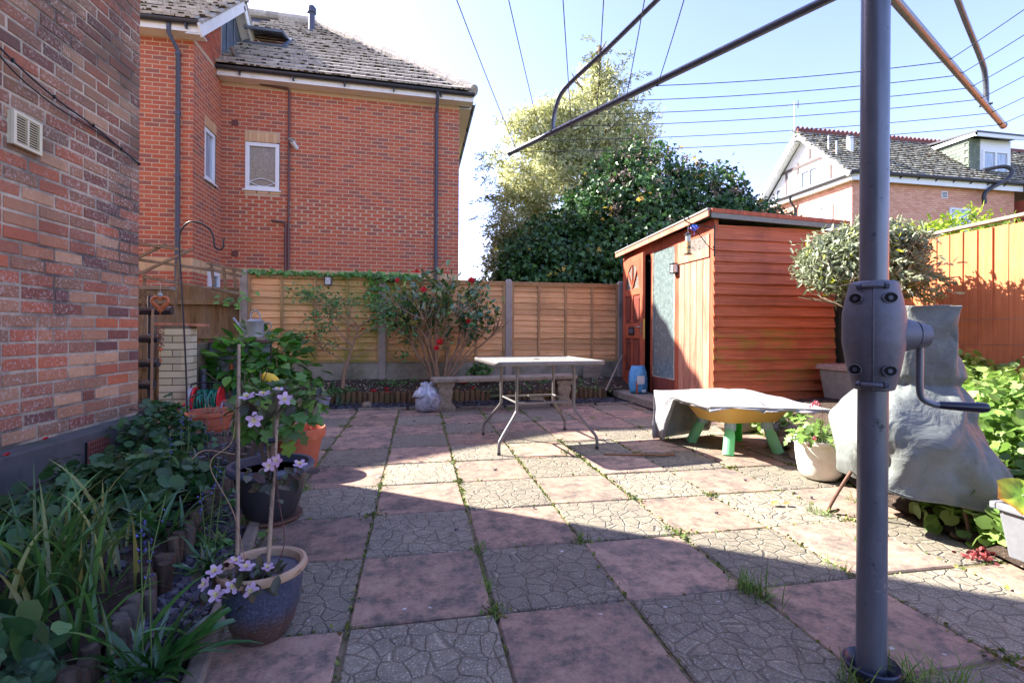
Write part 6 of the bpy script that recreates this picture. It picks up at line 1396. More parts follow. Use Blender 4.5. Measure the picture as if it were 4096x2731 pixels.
tb('spout', M_galv, wc, [c + Vector((-.08, 0, .04)), c + Vector((-.17, -.0, .13)), c + Vector((-.235, 0, .215))], [.028, .018, .014], 12); q = MB(); q.tube([c + Vector((-.228, 0, .205)), c + Vector((-.243, 0, .225))], [.015, .02], 12); q.build('rose', M_galv, wc)
tb('spout_brace', M_galv, wc, [c + Vector((-.08, 0, .15)), c + Vector((-.15, 0, .15))], .004, 6)
tb('top_handle', M_galv, wc, bez([c + Vector((-.05, 0, .19)), c + Vector((-.045, 0, .27)), c + Vector((.0, 0, .325)), c + Vector((.05, 0, .27)), c + Vector((.06, 0, .19))], 6), .009, 8)
tb('back_handle', M_galv, wc, bez([c + Vector((.10, 0, .16)), c + Vector((.16, 0, .175)), c + Vector((.185, 0, .14)), c + Vector((.15, 0, .08)), c + Vector((.10, 0, .04))], 6), .007, 8)
# hose reel
M_red = plain('red_plastic', C8(196, 32, 40), .35); M_hgrey = plain('pale_grey_plastic', C8(150, 146, 158), .45); M_hose = plain('green_hose', C8(12, 110, 90), .35)
hr = thing('hose_reel', (-2.1, 5.9, 0), 'red and grey hose reel wound with green hose by the brick pillar', 'hose reel')
hc = Vector((-2.20, 5.76, .20)); ax = Vector((1, .12, 0)).normalized(); fw = Vector((-.12, 1, 0)).normalized(); Z = Vector((0, 0, 1))
def disc(c, r, w, m, nm, n=36, holes=True):
    b = MB(); vs = []; fs = []
    for d, rr_ in ((-w, r), (w, r), (w, r * .45), (-w, r * .45)):
        for j in range(n): a = 2 * math.pi * j / n; vs.append(c + ax * d + (fw * math.cos(a) + Z * math.sin(a)) * rr_)
    for i in range(4):
        for j in range(n): fs.append((i * n + j, i * n + (j + 1) % n, ((i + 1) % 4) * n + (j + 1) % n, ((i + 1) % 4) * n + j))
    b.add(vs, fs); o = b.build(nm, m, hr, smooth=40); return o
f1 = disc(hc - ax * .10, .15, .008, M_red, 'flange'); disc(hc + ax * .135, .15, .008, M_red, 'flange'); disc(hc - ax * .135, .15, .018, M_hgrey, 'side_plate'); 
q = MB(); q.tube([hc - ax * .15, hc + ax * .15], .075, 24); q.build('drum', M_red, hr, smooth=50)
q = MB()
for k in range(6): a = k * 1.047; q.beam(hc - ax * .112 + (fw * math.cos(a) + Z * math.sin(a)) * .05, hc - ax * .112 + (fw * math.cos(a) + Z * math.sin(a)) * .14, .02, .01, ax)
q.build('spokes', M_red, hr)
r_ = random.Random(1)
for k in range(22):
    off = -.085 + .2 * (k % 11) / 10; rr_ = .100 + .016 * (k // 11) + r_.uniform(-.003, .003); tlt = r_.uniform(-.03, .03) if k < 11 else r_.uniform(-.06, .06); ph = r_.random() * 6
    tb('hose_loop', M_hose, hr, [hc + ax * max(-.088, min(.122, off + tlt * math.cos(a + ph))) + (fw * math.cos(a) + Z * math.sin(a)) * rr_ for a in np.linspace(0, 6.283, 26)], .0078, 6)
for d in (-.155, .155): tb('foot', M_hgrey, hr, bez([hc + ax * d, hc + ax * d + Vector((0, -.08, -.10)), hc + ax * d + Vector((0, -.12, -.18)), hc + ax * d + Vector((0, .12, -.18)), hc + ax * d + Vector((0, .07, -.08)), hc + ax * d], 5), .012, 8)
tb('carry_handle', M_iron, hr, bez([hc - ax * .14 + Vector((0, 0, .12)), hc - ax * .12 + Vector((0, 0, .185)), hc + ax * .12 + Vector((0, 0, .195)), hc + ax * .14 + Vector((0, 0, .12))], 6), .008, 8)
tb('crank', M_red, hr, bez([hc - ax * .16, hc - ax * .18 + Vector((0, -.04, -.02)), hc - ax * .19 + Vector((0, -.10, -.05)), hc - ax * .26 + Vector((0, -.12, -.06))], 5), .016, 10)
tb('inlet', M_hgrey, hr, [hc - ax * .15 + Vector((0, -.05, -.13)), hc - ax * .19 + Vector((0, -.08, -.17))], .03, 12)
tb('connector', M_red, hr, [hc + ax * .15, hc + ax * .26 + Vector((0, 0, -.03))], .02, 12)
tb('hose_tail', M_hose, hr, bez([hc + ax * .25 + Vector((0, 0, -.03)), hc + ax * .35 + Vector((0, -.05, -.08)), hc + ax * .48 + Vector((0, -.15, -.165)), hc + ax * .75 + Vector((0, -.25, -.175))], 6), .0085, 8)
tb('standpipe', M_pipe, None, [(-2.36, 6.10, 0), (-2.36, 6.10, .50), (-2.36, 6.10, .52)], .030, 12)
tag(bpy.data.objects['standpipe'], 'dark grey lagged pipe upright beside the brick pillar', 'pipe')
tb('hose_end', M_hose, None, bez([(-2.02, 6.05, .18), (-2.08, 6.2, .30), (-2.13, 6.3, .45), (-2.15, 6.33, .50)], 6), .009, 8); he = bpy.data.objects['hose_end']; tag(he, 'green hose end with yellow and red tap connector behind the reel', 'hose')
tb('tap_connector', M_orange, he, [(-2.15, 6.33, .49), (-2.16, 6.34, .555)], .021, 12)
# shepherd's crook
cr_ = thing('shepherds_crook', (-2.12, 5.08, 0), 'tall black metal shepherds crook with an empty hook', 'hook')
M_blkm = plain('black_painted_rod', C8(26, 28, 36), .4, .2)
tb('rod', M_blkm, cr_, bez([(-2.10, 5.08, -.02), (-2.115, 5.08, .6), (-2.15, 5.075, 1.3), (-2.172, 5.07, 1.70), (-2.172, 5.07, 1.80), (-2.155, 5.07, 1.88), (-2.10, 5.065, 1.945), (-2.04, 5.06, 1.955), (-1.96, 5.055, 1.93), (-1.90, 5.05, 1.875), (-1.875, 5.05, 1.81), (-1.868, 5.045, 1.745), (-1.845, 5.04, 1.71), (-1.815, 5.04, 1.705), (-1.79, 5.035, 1.725), (-1.785, 5.035, 1.765), (-1.785, 5.035, 1.80)], 6), .0075, 12)
# tiered pipe planter
pp = thing('pipe_planter', (-2.75, 5.6, 0), 'tiered planter of black cut pipes on a post behind the wall corner', 'planter')
M_bpipe = simple('shiny_black_pipe', C8(48, 48, 56), .25, var=.1, nscale=8, bump=0)
tb('post', M_bpipe, pp, [(-2.68, 5.64, 0), (-2.68, 5.64, 1.30)], .026, 12)
for z, x0, x1 in ((1.15, -2.93, -2.46), (.87, -2.91, -2.58), (.62, -2.92, -2.58), (.40, -2.92, -2.62)):
    q = MB(); vs = []; fs = []; n_ = 16; L_ = [x0, x0 + .01, x0 + .06, x0 + .061, x1 - .1, x1 - .099, x1]; 
    for i, x in enumerate(L_):
        for j in range(n_ + 1):
            a0, a1 = (-180, 180) if i in (0, 1, 2, 5, 6) else (-225, 45); a = R(a0 + (a1 - a0) * j / n_); vs.append((x, 5.60 + .045 * math.cos(a), z + .045 * math.sin(a)))
    for i in range(len(L_) - 1):
        for j in range(n_): k = i * (n_ + 1) + j; fs.append((k, k + 1, k + n_ + 2, k + n_ + 1))
    fs.append(tuple(range(n_ + 1))); fs.append(tuple((len(L_) - 1) * (n_ + 1) + j for j in range(n_ + 1)))
    q.add(vs, fs); q.build('pipe', M_bpipe, pp, smooth=40)
tb('bamboo_cane', M_twig, None, [(-2.60, 5.5, .1), (-2.60, 5.52, 1.16)], .011, 8); tag(bpy.data.objects['bamboo_cane'], 'pale bamboo cane tied upright against the black pipe planter', 'cane')
bx('planter_box', M_bkpl, None, -3.05, -2.62, 5.25, 5.62, 0, .17, bevel=.01); tag(bpy.data.objects['planter_box'], 'black plastic planter box in the passage behind the wall corner', 'planter')
tb('post', M_lattice, None, [(-2.90, 6.2, 0), (-2.90, 6.2, 1.42)], .02, 6); bt = thing('bird_table', (-2.9, 6.2, 0), 'small weathered wooden bird table behind the pipe planter', 'bird table')
o = bpy.data.objects['post.004'] if 'post.004' in bpy.data.objects else None
# small wooden table top behind the planter
for o in list(bpy.data.objects):
    if o.name.startswith('post') and o.parent is None: o.parent = bt; o.location = -W['bird_table']; o.data.update()
bx('top', M_greywood, bt, -3.02, -2.72, 6.12, 6.28, 1.40, 1.44, bevel=.003)
# lattice of the broken trellis
tr = thing('trellis', (-2.6, 6.6, 0), 'broken leaning wooden trellis above the brown board fence', 'trellis')
def lath(a, b_, w=.032, t=.016): q = MB(); q.beam(a, b_, w, t, (0, -1, .2)); q.build('lath', M_lattice, tr)
TY = 6.6
for a, c in [((-3.274, 1.976), (-2.795, 1.918)), ((-3.273, 1.796), (-2.981, 1.985)), ((-3.272, 1.603), (-2.676, 1.939)), ((-3.273, 1.784), (-2.471, 1.683)), ((-3.218, 1.581), (-2.155, 1.405)), ((-3.217, 1.369), (-2.958, 1.321)),
             ((-2.528, 1.769), (-2.135, 1.683)), ((-2.528, 1.70), (-2.142, 1.617)), ((-2.471, 1.763), (-2.456, 1.508)), ((-2.343, 1.728), (-2.328, 1.479)), ((-2.221, 1.701), (-2.206, 1.466)), ((-3.204, 1.612), (-3.268, .1)), ((-2.822, 1.80), (-2.90, .9)), ((-2.47, 1.469), (-2.155, 1.397))]:
    lath((a[0], TY + rr.uniform(-.02, .02), a[1]), (c[0], TY + .02 + rr.uniform(-.02, .02), c[1]))
# heart wind chime and spiral
M_copper = simple('carved_copper_brown', C8(176, 98, 58), .45, .2, var=.25, nscale=30)
M_cop2 = simple('rust_spiral', C8(126, 74, 50), .5, .4, var=.2, nscale=30)
hcx = Vector((-2.23, 4.86, 1.20)); ht = thing('heart_chime', tuple(hcx), 'carved copper brown heart hanging with a glass bead', 'ornament')
def heart(s, n=40): return [Vector((hcx.x + s * .062 * (16 * math.sin(t) ** 3) / 16, hcx.y, hcx.z + s * .062 * (13 * math.cos(t) - 5 * math.cos(2 * t) - 2 * math.cos(3 * t) - math.cos(4 * t)) / 15 - .008)) for t in np.linspace(0, 6.283, n)]
q = MB(); pts = heart(1.0); q.tube(pts, [.014 + .008 * (1 - abs(math.cos(t / 2))) for t in np.linspace(0, 6.283, 40)], 10); q.build('heart', M_copper, ht, smooth=1)
q = MB(); q.tube([hcx + Vector((0, 0, -.05)), hcx + Vector((0, 0, -.115))], [.018, .003], 8); q.build('tail', M_copper, ht, smooth=1)
q = MB(); q.lathe([(0, .04), (.016, .05), (.02, .062), (.016, .075), (0, .085)], hcx, 14); q.build('bead', M_clear, ht, smooth=1)
tb('thread', M_wire, ht, [hcx + Vector((0, 0, .08)), hcx + Vector((0, 0, .17))], .0015, 5)
hw = tb('hanging_wire', M_wire, None, bez([(-2.80, 4.9, 1.52), (-2.45, 4.88, 1.37), (-2.23, 4.86, 1.37), (-2.14, 5.07, 1.40)], 6), .0018, 5); tag(hw, 'thin wire strung from the trellis to the crook above the heart', 'wire')
sc_ = thing('spiral_hanger', (-2.23, 4.86, .9), 'rusty spiral wind spinner with a drop hanging before the pillar', 'ornament')
q = MB(); pts = [Vector((-2.235 + .026 * math.sin(math.pi * min(1, t * 1.2 + .15)) * math.cos(a), 4.88 + .026 * math.sin(a), .98 - .19 * t)) for t, a in zip(np.linspace(0, 1, 60), np.linspace(0, 25, 60))]; q.tube(pts, .0035, 6); q.build('coil', M_cop2, sc_, smooth=1)
q = MB(); pts = [Vector((-2.235 + .026 * math.cos(-a), 4.88 + .026 * math.sin(-a), .98 - .19 * t)) for t, a in zip(np.linspace(0, 1, 60), np.linspace(3.1, 28, 60))]; q.tube(pts, .003, 6); q.build('coil', M_cop2, sc_, smooth=1)
q = MB(); q.lathe([(0, .76), (.018, .775), (.02, .79), (0, .80)], (-2.235, 4.88, 0), 12); q.lathe([(0, .66), (.010, .68), (.003, .71), (0, .715)], (-2.235, 4.88, 0), 10); q.tube([(-2.235, 4.88, .70), (-2.235, 4.88, .78)], .0015, 4); q.build('drop', M_copper, sc_, smooth=1)
# canes and yellow bird
M_cane = NT('bamboo')
def canem():
    t = M_cane; sp = t.new('ShaderNodeSeparateXYZ'); t.l.new(t.pos(), sp.inputs[0]); n_ = t.noise(60, 4, .7, None, 0, (1, 1, .15)); return t.fin(t.ramp(n_, [(.35, C8(112, 98, 90)), (.6, C8(168, 148, 124))]), .55, .5)
M_cn = canem()
def cane(a, b_, r, label):
    a = Vector(a); b_ = Vector(b_); o = thing('bamboo_cane', tuple(a), label, 'cane'); n_ = 24; pts = []; rad = []
    for i in range(n_ * 1 + 1):
        t = i / n_; pts.append(a.lerp(b_, t)); rad.append(r * (1 - .12 * t))
    q = MB(); q.tube(pts, rad, 12); q.build('stem', M_cn, o, smooth=60)
    for t in (.12, .27, .42, .58, .72, .87): p = a.lerp(b_, t); d = (b_ - a).normalized() * .003; q = MB(); q.tube([p - d, p, p + d], [r * .93, r * 1.13, r * .93], 12); q.build('node', M_cn, o, smooth=1)
cane((-.545, 1.66, .15), (-.545, 1.665, .915), .0058, 'taller left bamboo cane in the glazed pot')
cane((-.455, 1.64, .15), (-.428, 1.66, .765), .0066, 'shorter right bamboo cane in the glazed pot')
M_bird = simple('yellow_painted_bird', C8(226, 186, 40), .5, var=.1, nscale=20, bump=0)
bo = thing('bird_ornament', (-.83, 3.0, .6), 'yellow bird ornament perched among the currant leaves', 'ornament')
bc_ = Vector((-.80, 2.95, .675)); q = MB(); q.tube(bez([bc_ + Vector((-.045, 0, .035)), bc_ + Vector((-.035, 0, .03)), bc_ + Vector((-.01, 0, .012)), bc_ + Vector((.03, 0, -.005)), bc_ + Vector((.07, 0, -.012))], 5), [.006, .012, .017, .02, .021, .022, .025, .028, .03, .032, .034, .034, .033, .03, .026, .022, .018, .014, .010, .007, .004][:21], 14); q.build('body', M_bird, bo, smooth=1)
q = MB(); q.tube([bc_ + Vector((-.045, 0, .034)), bc_ + Vector((-.062, 0, .03))], [.005, .0008], 8); q.build('beak', M_orange, bo); tb('stake', M_blkm, bo, [bc_, (-.80, 2.95, .24)], .003, 6)

# ------------------------------------------------------------------ plants
M_hyd = leafm('hydrangea_leaf', [G(60, 118, 36), G(84, 146, 44), G(52, 100, 38), G(112, 168, 54)], .42, .3, .6, .3, True)
M_gerL = leafm('geranium_leaf', [G(52, 92, 52), G(68, 112, 60), G(46, 78, 54), G(84, 122, 62)], .5, .2, .5, .3, True)
M_gerD = leafm('dusky_geranium_leaf', [G(56, 86, 62), G(72, 104, 70), G(88, 116, 72), G(48, 76, 60)], .5, .15, .5, .25, True)
M_blade = leafm('strap_leaf', [G(64, 106, 50), G(84, 128, 58), G(52, 92, 50), G(104, 142, 66), G(58, 98, 58), G(150, 146, 78)], .38, .25, .6, .3)
M_bladeD = leafm('glossy_dark_strap_leaf', [G(40, 84, 36), G(54, 104, 42), G(34, 70, 34)], .28, .2, .8, .25)
M_cur = leafm('currant_leaf', [G(74, 118, 54), G(96, 142, 62), G(62, 100, 50), G(122, 156, 66)], .45, .35, .5, .3, True)
M_cam = leafm('glossy_camellia_leaf', [G(44, 84, 44), G(60, 104, 52), G(80, 120, 56), G(150, 140, 60)], .22, .15, .9, .3)
M_fus = leafm('fuchsia_leaf', [G(84, 130, 70), G(106, 150, 84), G(70, 112, 64)], .5, .25, .4, .3)
M_oli = leafm('olive_leaf', [G(128, 138, 106), G(152, 160, 128), G(108, 120, 84), G(186, 190, 164)], .5, .25, .5, .3)
M_oliY = leafm('yellow_olive_leaf', [G(200, 200, 60), G(184, 190, 70)], .5, .3)
M_lime = leafm('lime_leaf', [G(110, 146, 60), G(136, 168, 80), G(90, 126, 52), G(158, 180, 104)], .5, .4, .5, .25)
M_grass = leafm('grass_tuft', [G(74, 112, 44), G(104, 140, 54), G(130, 150, 70)], .5, .3)
M_mossg = leafm('moss_weed', [G(72, 96, 42), G(96, 116, 48), G(124, 128, 56), G(96, 84, 50)], .6, .25)
M_redf = leafm('red_petal', [G(206, 20, 30), G(180, 14, 26), G(222, 40, 44)], .4, .3)
M_clem = leafm('pink_petal', [G(222, 190, 222), G(232, 206, 232), G(214, 176, 214)], .5, .4, .5, .08); M_clemD = plain('magenta_flower_eye', C8(150, 60, 120), .6); M_stam = plain('yellow_stamen', C8(226, 220, 130), .6)
M_bell = leafm('bluebell_petal', [G(84, 92, 176), G(110, 118, 196), G(80, 84, 150)], .5, .35); M_bleed = leafm('bleeding_heart_flower', [G(230, 110, 140), G(240, 150, 170)], .4, .35)
M_dstem = plain('dark_red_stem', C8(90, 52, 50), .6); M_gst = plain('green_stem', C8(84, 112, 56), .6)
OUT_H = [(0, .01), (.15, .22), (.4, .34), (.65, .28), (.88, .1), (1, .005)]
L_hyd = shaped_leaf('hydrangea_leaf', M_hyd, OUT_H, .2, .25); L_ger = disc_leaf('geranium_leaf', M_gerL, 7, .18, .14); L_gerd = disc_leaf('dusky_geranium_leaf', M_gerD, 9, .14, .12, 3)
L_cur = shaped_leaf('currant_leaf', M_cur, [(0, .02), (-.06, .30), (.12, .46), (.34, .28), (.46, .44), (.66, .38), (.74, .18), (1, .01)], .1, .18)
L_cam = shaped_leaf('camellia_leaf', M_cam, [(0, .01), (.3, .22), (.6, .22), (.88, .09), (1, .005)], .3, .2)
L_lime = disc_leaf('lime_leaf', M_lime, 5, .15, .1)
rp_ = random.Random(77)
def put_leaves(parent, mesh, items, name='leaf', cap=300):
    items = sorted(items, key=lambda it: (Vector(it[0]) - CAM).length / it[3])
    for p, d, n_, s in items[:cap]: inst(name, mesh, orient(p, d, n_, s), parent)
def dome(c, r, h, n_, s, tilt=.35, z0=0., out=.7):
    """leaves over a mound, faces up and outward"""
    it = []
    for _ in range(n_):
        a = rp_.random() * 6.283; q_ = rp_.random() ** .55; x, y = math.cos(a) * q_ * r[0], math.sin(a) * q_ * r[1]; z = h * (1 - q_ ** 2.2) * rp_.uniform(.75, 1.05) + z0
        p = (c[0] + x, c[1] + y, c[2] + z); d = Vector((math.cos(a) + rp_.gauss(0, .6), math.sin(a) + rp_.gauss(0, .6), rp_.gauss(-.05, tilt))); n1 = Vector((x * out / r[0], y * out / r[1], 1)) + Vector((rp_.gauss(0, .3), rp_.gauss(0, .3), 0)); it.append((p, d, n1, s * rp_.uniform(.6, 1.25)))
    return it
def stalks(parent, items, c, mat, r=.0018, name='stalks', every=1):
    b = MB()
    for i, (p, d, n_, s) in enumerate(items):
        if i % every: continue
        p = Vector(p); base = Vector((c[0] + (p.x - c[0]) * .35, c[1] + (p.y - c[1]) * .35, c[2])); m_ = base.lerp(p, .6) + Vector((0, 0, .02)); b.tube([base, m_, p], r, 4, cap=False)
    return b.build(name, mat, parent, kind='stuff')
# hydrangea
hyd = thing('hydrangea', (-1.95, 6.55, 0), 'leafy bright green hydrangea bush beside the hose reel', 'shrub')
it = []
for _ in range(420):
    th = rp_.random() * 6.283; ph = math.acos(rp_.uniform(-.35, 1)); d = Vector((math.sin(ph) * math.cos(th), math.sin(ph) * math.sin(th), math.cos(ph))); k_ = rp_.uniform(.55, 1.03) * (1 + .18 * noise.noise(d * 2.5))
    p = Vector((-1.92, 6.52, .50)) + Vector((d.x * .70, d.y * .52, d.z * .48)) * k_; it.append((p, d + Vector((rp_.gauss(0, .5), rp_.gauss(0, .5), rp_.gauss(-.2, .3))), Vector((d.x * .4, d.y * .4, 1)) + Vector((rp_.gauss(0, .35), rp_.gauss(0, .35), 0)), rp_.uniform(.10, .19)))
put_leaves(hyd, L_hyd, it); b = MB(); tips = []; rb3 = random.Random(3)
for _ in range(12): branch(b, (-1.92 + rb3.gauss(0, .1), 6.55 + rb3.gauss(0, .1), 0), (rb3.gauss(0, .6), rb3.gauss(0, .5), 1), .45, .009, 1, tips, rb3)
b.build('stems', M_twig, hyd, smooth=1); leafcloud('inner_leaves', RS, [(-1.92, 6.55, .45, .5, .38, .38)], 60, 16, .07, .11, hyd, M_hyd, hollow=.4)
# camellia: bare fan of stems, dark leaves, red flowers
cam_ = thing('camellia', (.30, 6.95, .2), 'camellia with bare fanning stems, dark glossy leaves and red flowers', 'shrub')
b = MB(); tips = []; rb4 = random.Random(15)
for i in range(11):
    a = -1 + 2 * i / 10; branch(b, (.29 + a * .05 + rb4.gauss(0, .015), 6.96 + rb4.gauss(0, .03), .17), (a * .50, rb4.gauss(-.08, .15), 1), .70 - .08 * abs(a), .019, 3, tips, rb4, .32, .16, 3, 7)
b.build('stems', M_twig, cam_, smooth=1)
tips = [t for t in tips if -.46 < t[0].x < 1.06 and .72 < t[0].z < 1.88 and t[0].y > 6.35]
it = []
for i, (p, d) in enumerate(tips):
    for k in range(6):
        q_ = p + Vector((rb4.gauss(0, .055), rb4.gauss(0, .05), rb4.gauss(0, .055))) - d * rb4.random() * .16; it.append((q_, d + Vector((rb4.gauss(0, .8), rb4.gauss(0, .8), rb4.gauss(-.1, .6))), (rb4.gauss(0, .6), rb4.gauss(-.3, .6), 1), rb4.uniform(.07, .115)))
rb4.shuffle(it); near = it[:300]; far = it[300:1500]
for p, d, n_, s in near: inst('leaf', L_cam, orient(p, d, n_, s), cam_)
if far: bulk('leaves', [tuple(i_[0]) for i_ in far], [tuple(i_[1]) for i_ in far], [tuple(i_[2]) for i_ in far], np.array([i_[3] for i_ in far]), cam_, M_cam, 'oval', .9)
def flower_mesh(name, mat, layers, n_, cup):
    b = MB()
    for L in range(layers):
        k = n_ - L; rr_ = 1 - L * .24
        for j in range(k):
            a = 6.283 * (j + .5 * L) / k; d = Vector((math.cos(a), math.sin(a), 0)); s = Vector((-d.y, d.x, 0)); w = (.42 if n_ > 5 else .34) * rr_; up = cup * rr_ + L * .16; vs = [Vector((0, 0, .02 * L)), d * rr_ * .5 + s * w + Vector((0, 0, up * .45)), d * rr_ * .95 + s * w * .6 + Vector((0, 0, up * .9)), d * rr_ + Vector((0, 0, up * .8)), d * rr_ * .95 - s * w * .6 + Vector((0, 0, up * .9)), d * rr_ * .5 - s * w + Vector((0, 0, up * .45))]
            b.add(vs, [(0, 1, 2, 3), (0, 3, 4, 5)])
    return b.mesh(name, mat, smooth=1)
F_cam = flower_mesh('camellia_flower', M_redf, 3, 7, .45)
for (x, y, z, s) in ((.70, 6.62, 1.63, .062), (.07, 6.60, 1.49, .058), (-.02, 6.64, 1.74, .035), (.665, 6.60, 1.08, .045), (.285, 6.60, .81, .060), (.24, 6.58, .73, .050), (-.27, 6.7, 1.62, .04)): inst('flower', F_cam, orient((x, y, z), (1, 0, rp_.gauss(0, .3)), (rp_.gauss(0, .4), -1, .5), s * .8), cam_)
gfl = [(-.58, 6.88), (-.42, 6.98), (-.40, 6.86), (.40, 6.98), (.47, 7.1), (.78, 6.96), (.66, 7.15), (.35, 7.22), (.55, 7.25), (.15, 7.12), (.1, 6.9)]
for i, (x, y) in enumerate(gfl):
    o = inst('fallen_flower', F_cam, orient((x, y, back_z(x, y) + .015), (1, .2, rp_.gauss(0, .2)), (rp_.gauss(0, .3), -.3, 1), rp_.uniform(.035, .055)), None); tag(o, (['leftmost fallen red camellia flower, on soil left of the plastic bag', 'fallen red camellia flower on soil farthest back of the three left of the bag', 'fallen red camellia flower nearest the logs left of the plastic bag'][i] if i < 3 else 'fallen red camellia flower on the bed soil behind the stone bench'), 'flower', 'fallen red camellia flowers' if i > 2 else None)
# fuchsia
fu = thing('fuchsia', (-.95, 6.95, .2), 'straggly green fuchsia with small hanging red flowers left of the camellia', 'shrub')
b = MB(); tips = []; rb5 = random.Random(8)
b.tube(bez([(-.99, 6.93, .15), (-.97, 6.92, .38), (-.92, 6.92, .55), (-.86, 6.92, .75), (-.78, 6.90, 1.0)], 5), [.028 - .0008 * i for i in range(21)], 8)
for (p0, d0, L) in (((-.86, 6.92, .75), (-.8, -.2, .5), .42), ((-.78, 6.9, 1.0), (.5, -.2, .4), .30), ((-.80, 6.9, .95), (-.8, -.1, .45), .38), ((-.92, 6.92, .55), (.8, -.1, .35), .38), ((-.92, 6.92, .52), (-.7, -.2, .4), .36), ((-.84, 6.9, .85), (.9, 0, .3), .34), ((-.88, 6.9, .7), (-.9, .1, .15), .36), ((-.78, 6.9, 1.0), (-.2, -.1, .7), .24), ((-.78, 6.9, 1.0), (-1, -.1, .4), .45)): branch(b, p0, d0, L, .011, 2, tips, rb5, .45, .05, 3, 5)
b.build('stems', M_twig, fu, smooth=1)
P = []; D = []
for p, d in tips:
    for k in range(15): P.append(tuple(p + Vector((rb5.gauss(0, .055), rb5.gauss(0, .05), rb5.gauss(-.01, .05))))); D.append((rb5.gauss(d.x, .8), rb5.gauss(d.y, .8), rb5.gauss(-.2, .5)))
P = np.array(P); bulk('leaves', P, np.array(D), RS.normal(size=P.shape) * .7 + np.array([0, -.2, 1]), .048 * (.7 + .6 * RS.random(len(P))), fu, M_fus)
F_fu = MB(); F_fu.lathe([(0, 0), (.25, -.1), (.3, -.45), (.7, -.95), (.2, -.8), (.1, -1.3), (0, -1.3)], (0, 0, 0), 7); F_fum = F_fu.mesh('fuchsia_flower', M_redf, smooth=1)
for k in range(22):
    p, d = rb5.choice(tips) if k > 7 else (Vector((-.78 + rb5.gauss(0, .08), 6.8, 1.05 + rb5.gauss(0, .06))), None); s = rb5.uniform(.016, .026); inst('flower', F_fum, Matrix.Translation(p + Vector((0, -.04, -.02))) @ Matrix.Rotation(rb5.gauss(0, .2), 4, 'Y') @ Matrix.Diagonal((s, s, s, 1)), fu)
# ivy along the fence top and down the second post
iv2 = thing('ivy', (-1, 7.56, 1.7), 'fresh green ivy trailing along the fence top and down a concrete post', 'ivy')
M_ivyF = leafm('fresh_ivy_leaf', [G(84, 138, 56), G(106, 160, 66), G(70, 120, 50), G(130, 176, 84)], .38, .3, .6)
L_ivy = shaped_leaf('ivy_leaf', M_ivyF, [(0, .03), (-.08, .26), (.1, .46), (.3, .26), (.55, .28), (1, .01)], .12, .2)
it = []
for _ in range(300):
    t = rp_.random()
    if t < .45: x = rp_.uniform(-2.45, -.6); p = (x, 7.56 + rp_.gauss(0, .03), 1.775 + rp_.gauss(0, .014) + .03 * abs(noise.noise(Vector((x * 4, 0, 0)))))
    elif t < .78: x = -.52 + rp_.gauss(0, .16); p = (x, 7.52 + rp_.gauss(0, .03), 1.76 + rp_.gauss(0, .035))
    elif t < .93: z = rp_.uniform(.95, 1.72); p = (-.66 + rp_.gauss(0, .045) + .07 * (z - 1.3), 7.54, z)
    elif t < .97: p = (rp_.uniform(-.5, .1), 7.53, 1.745 + rp_.gauss(0, .03))
    else: p = (-.40 + rp_.gauss(0, .05), 7.52, rp_.uniform(1.0, 1.7))
    it.append((p, (rp_.gauss(0, 1), rp_.gauss(-.3, .4), rp_.gauss(-.6, .5)), (rp_.gauss(0, .4), -1, .6 + rp_.gauss(0, .4)), rp_.uniform(.045, .08)))
for _ in range(16): it.append(((-2.7 + rp_.random() * .5, 7.45, 1.38 + rp_.gauss(0, .05) + 0), (rp_.gauss(0, 1), -.3, -.3), (0, -1, .6), .08))
put_leaves(iv2, L_ivy, it, cap=316)
P = np.array([(rp_.uniform(-2.45, .1), 7.58 + rp_.gauss(0, .025), 1.77 + rp_.gauss(0, .012)) for _ in range(420)] + [(-.55 + rp_.gauss(0, .10), 7.54 + rp_.gauss(0, .02), rp_.uniform(1.05, 1.75)) for _ in range(150)]); bulk('leaves', P, RS.normal(size=P.shape) + np.array([0, 0, -.4]), RS.normal(size=P.shape) * .5 + np.array([0, -1, .7]), .055 * (.7 + .6 * RS.random(len(P))), iv2, M_ivyF, 'ivy')
# currant in the black pot
cu = thing('currant_bush', (-.73, 2.7, .24), 'currant bush with pale green lobed leaves growing in the black pot', 'shrub')
b = MB(); tips = []; rb6 = random.Random(6)
for i in range(6): branch(b, (-.74 + rb6.gauss(0, .02), 2.70 + rb6.gauss(0, .02), .24), (rb6.gauss(0, .35), rb6.gauss(0, .3), 1), .24, .010, 2, tips, rb6, .4, .2, 2, 7)
b.build('stems', M_bark, cu, smooth=1); it = []
for _ in range(150):
    d = Vector((rp_.gauss(0, 1), rp_.gauss(0, 1), rp_.gauss(.3, .8))).normalized(); k_ = rp_.uniform(.5, 1.0); p = Vector((-.70, 2.72, .55)) + Vector((d.x * .215, d.y * .21, d.z * .17)) * k_
    it.append((p, d + Vector((rp_.gauss(0, .4), rp_.gauss(0, .4), -.45)), Vector((d.x * .5, d.y * .5 - .25, 1)) + Vector((rp_.gauss(0, .3), rp_.gauss(0, .3), 0)), rp_.uniform(.055, .095)))
put_leaves(cu, L_cur, it); stalks(cu, it, (-.74, 2.7, .45), M_gst)
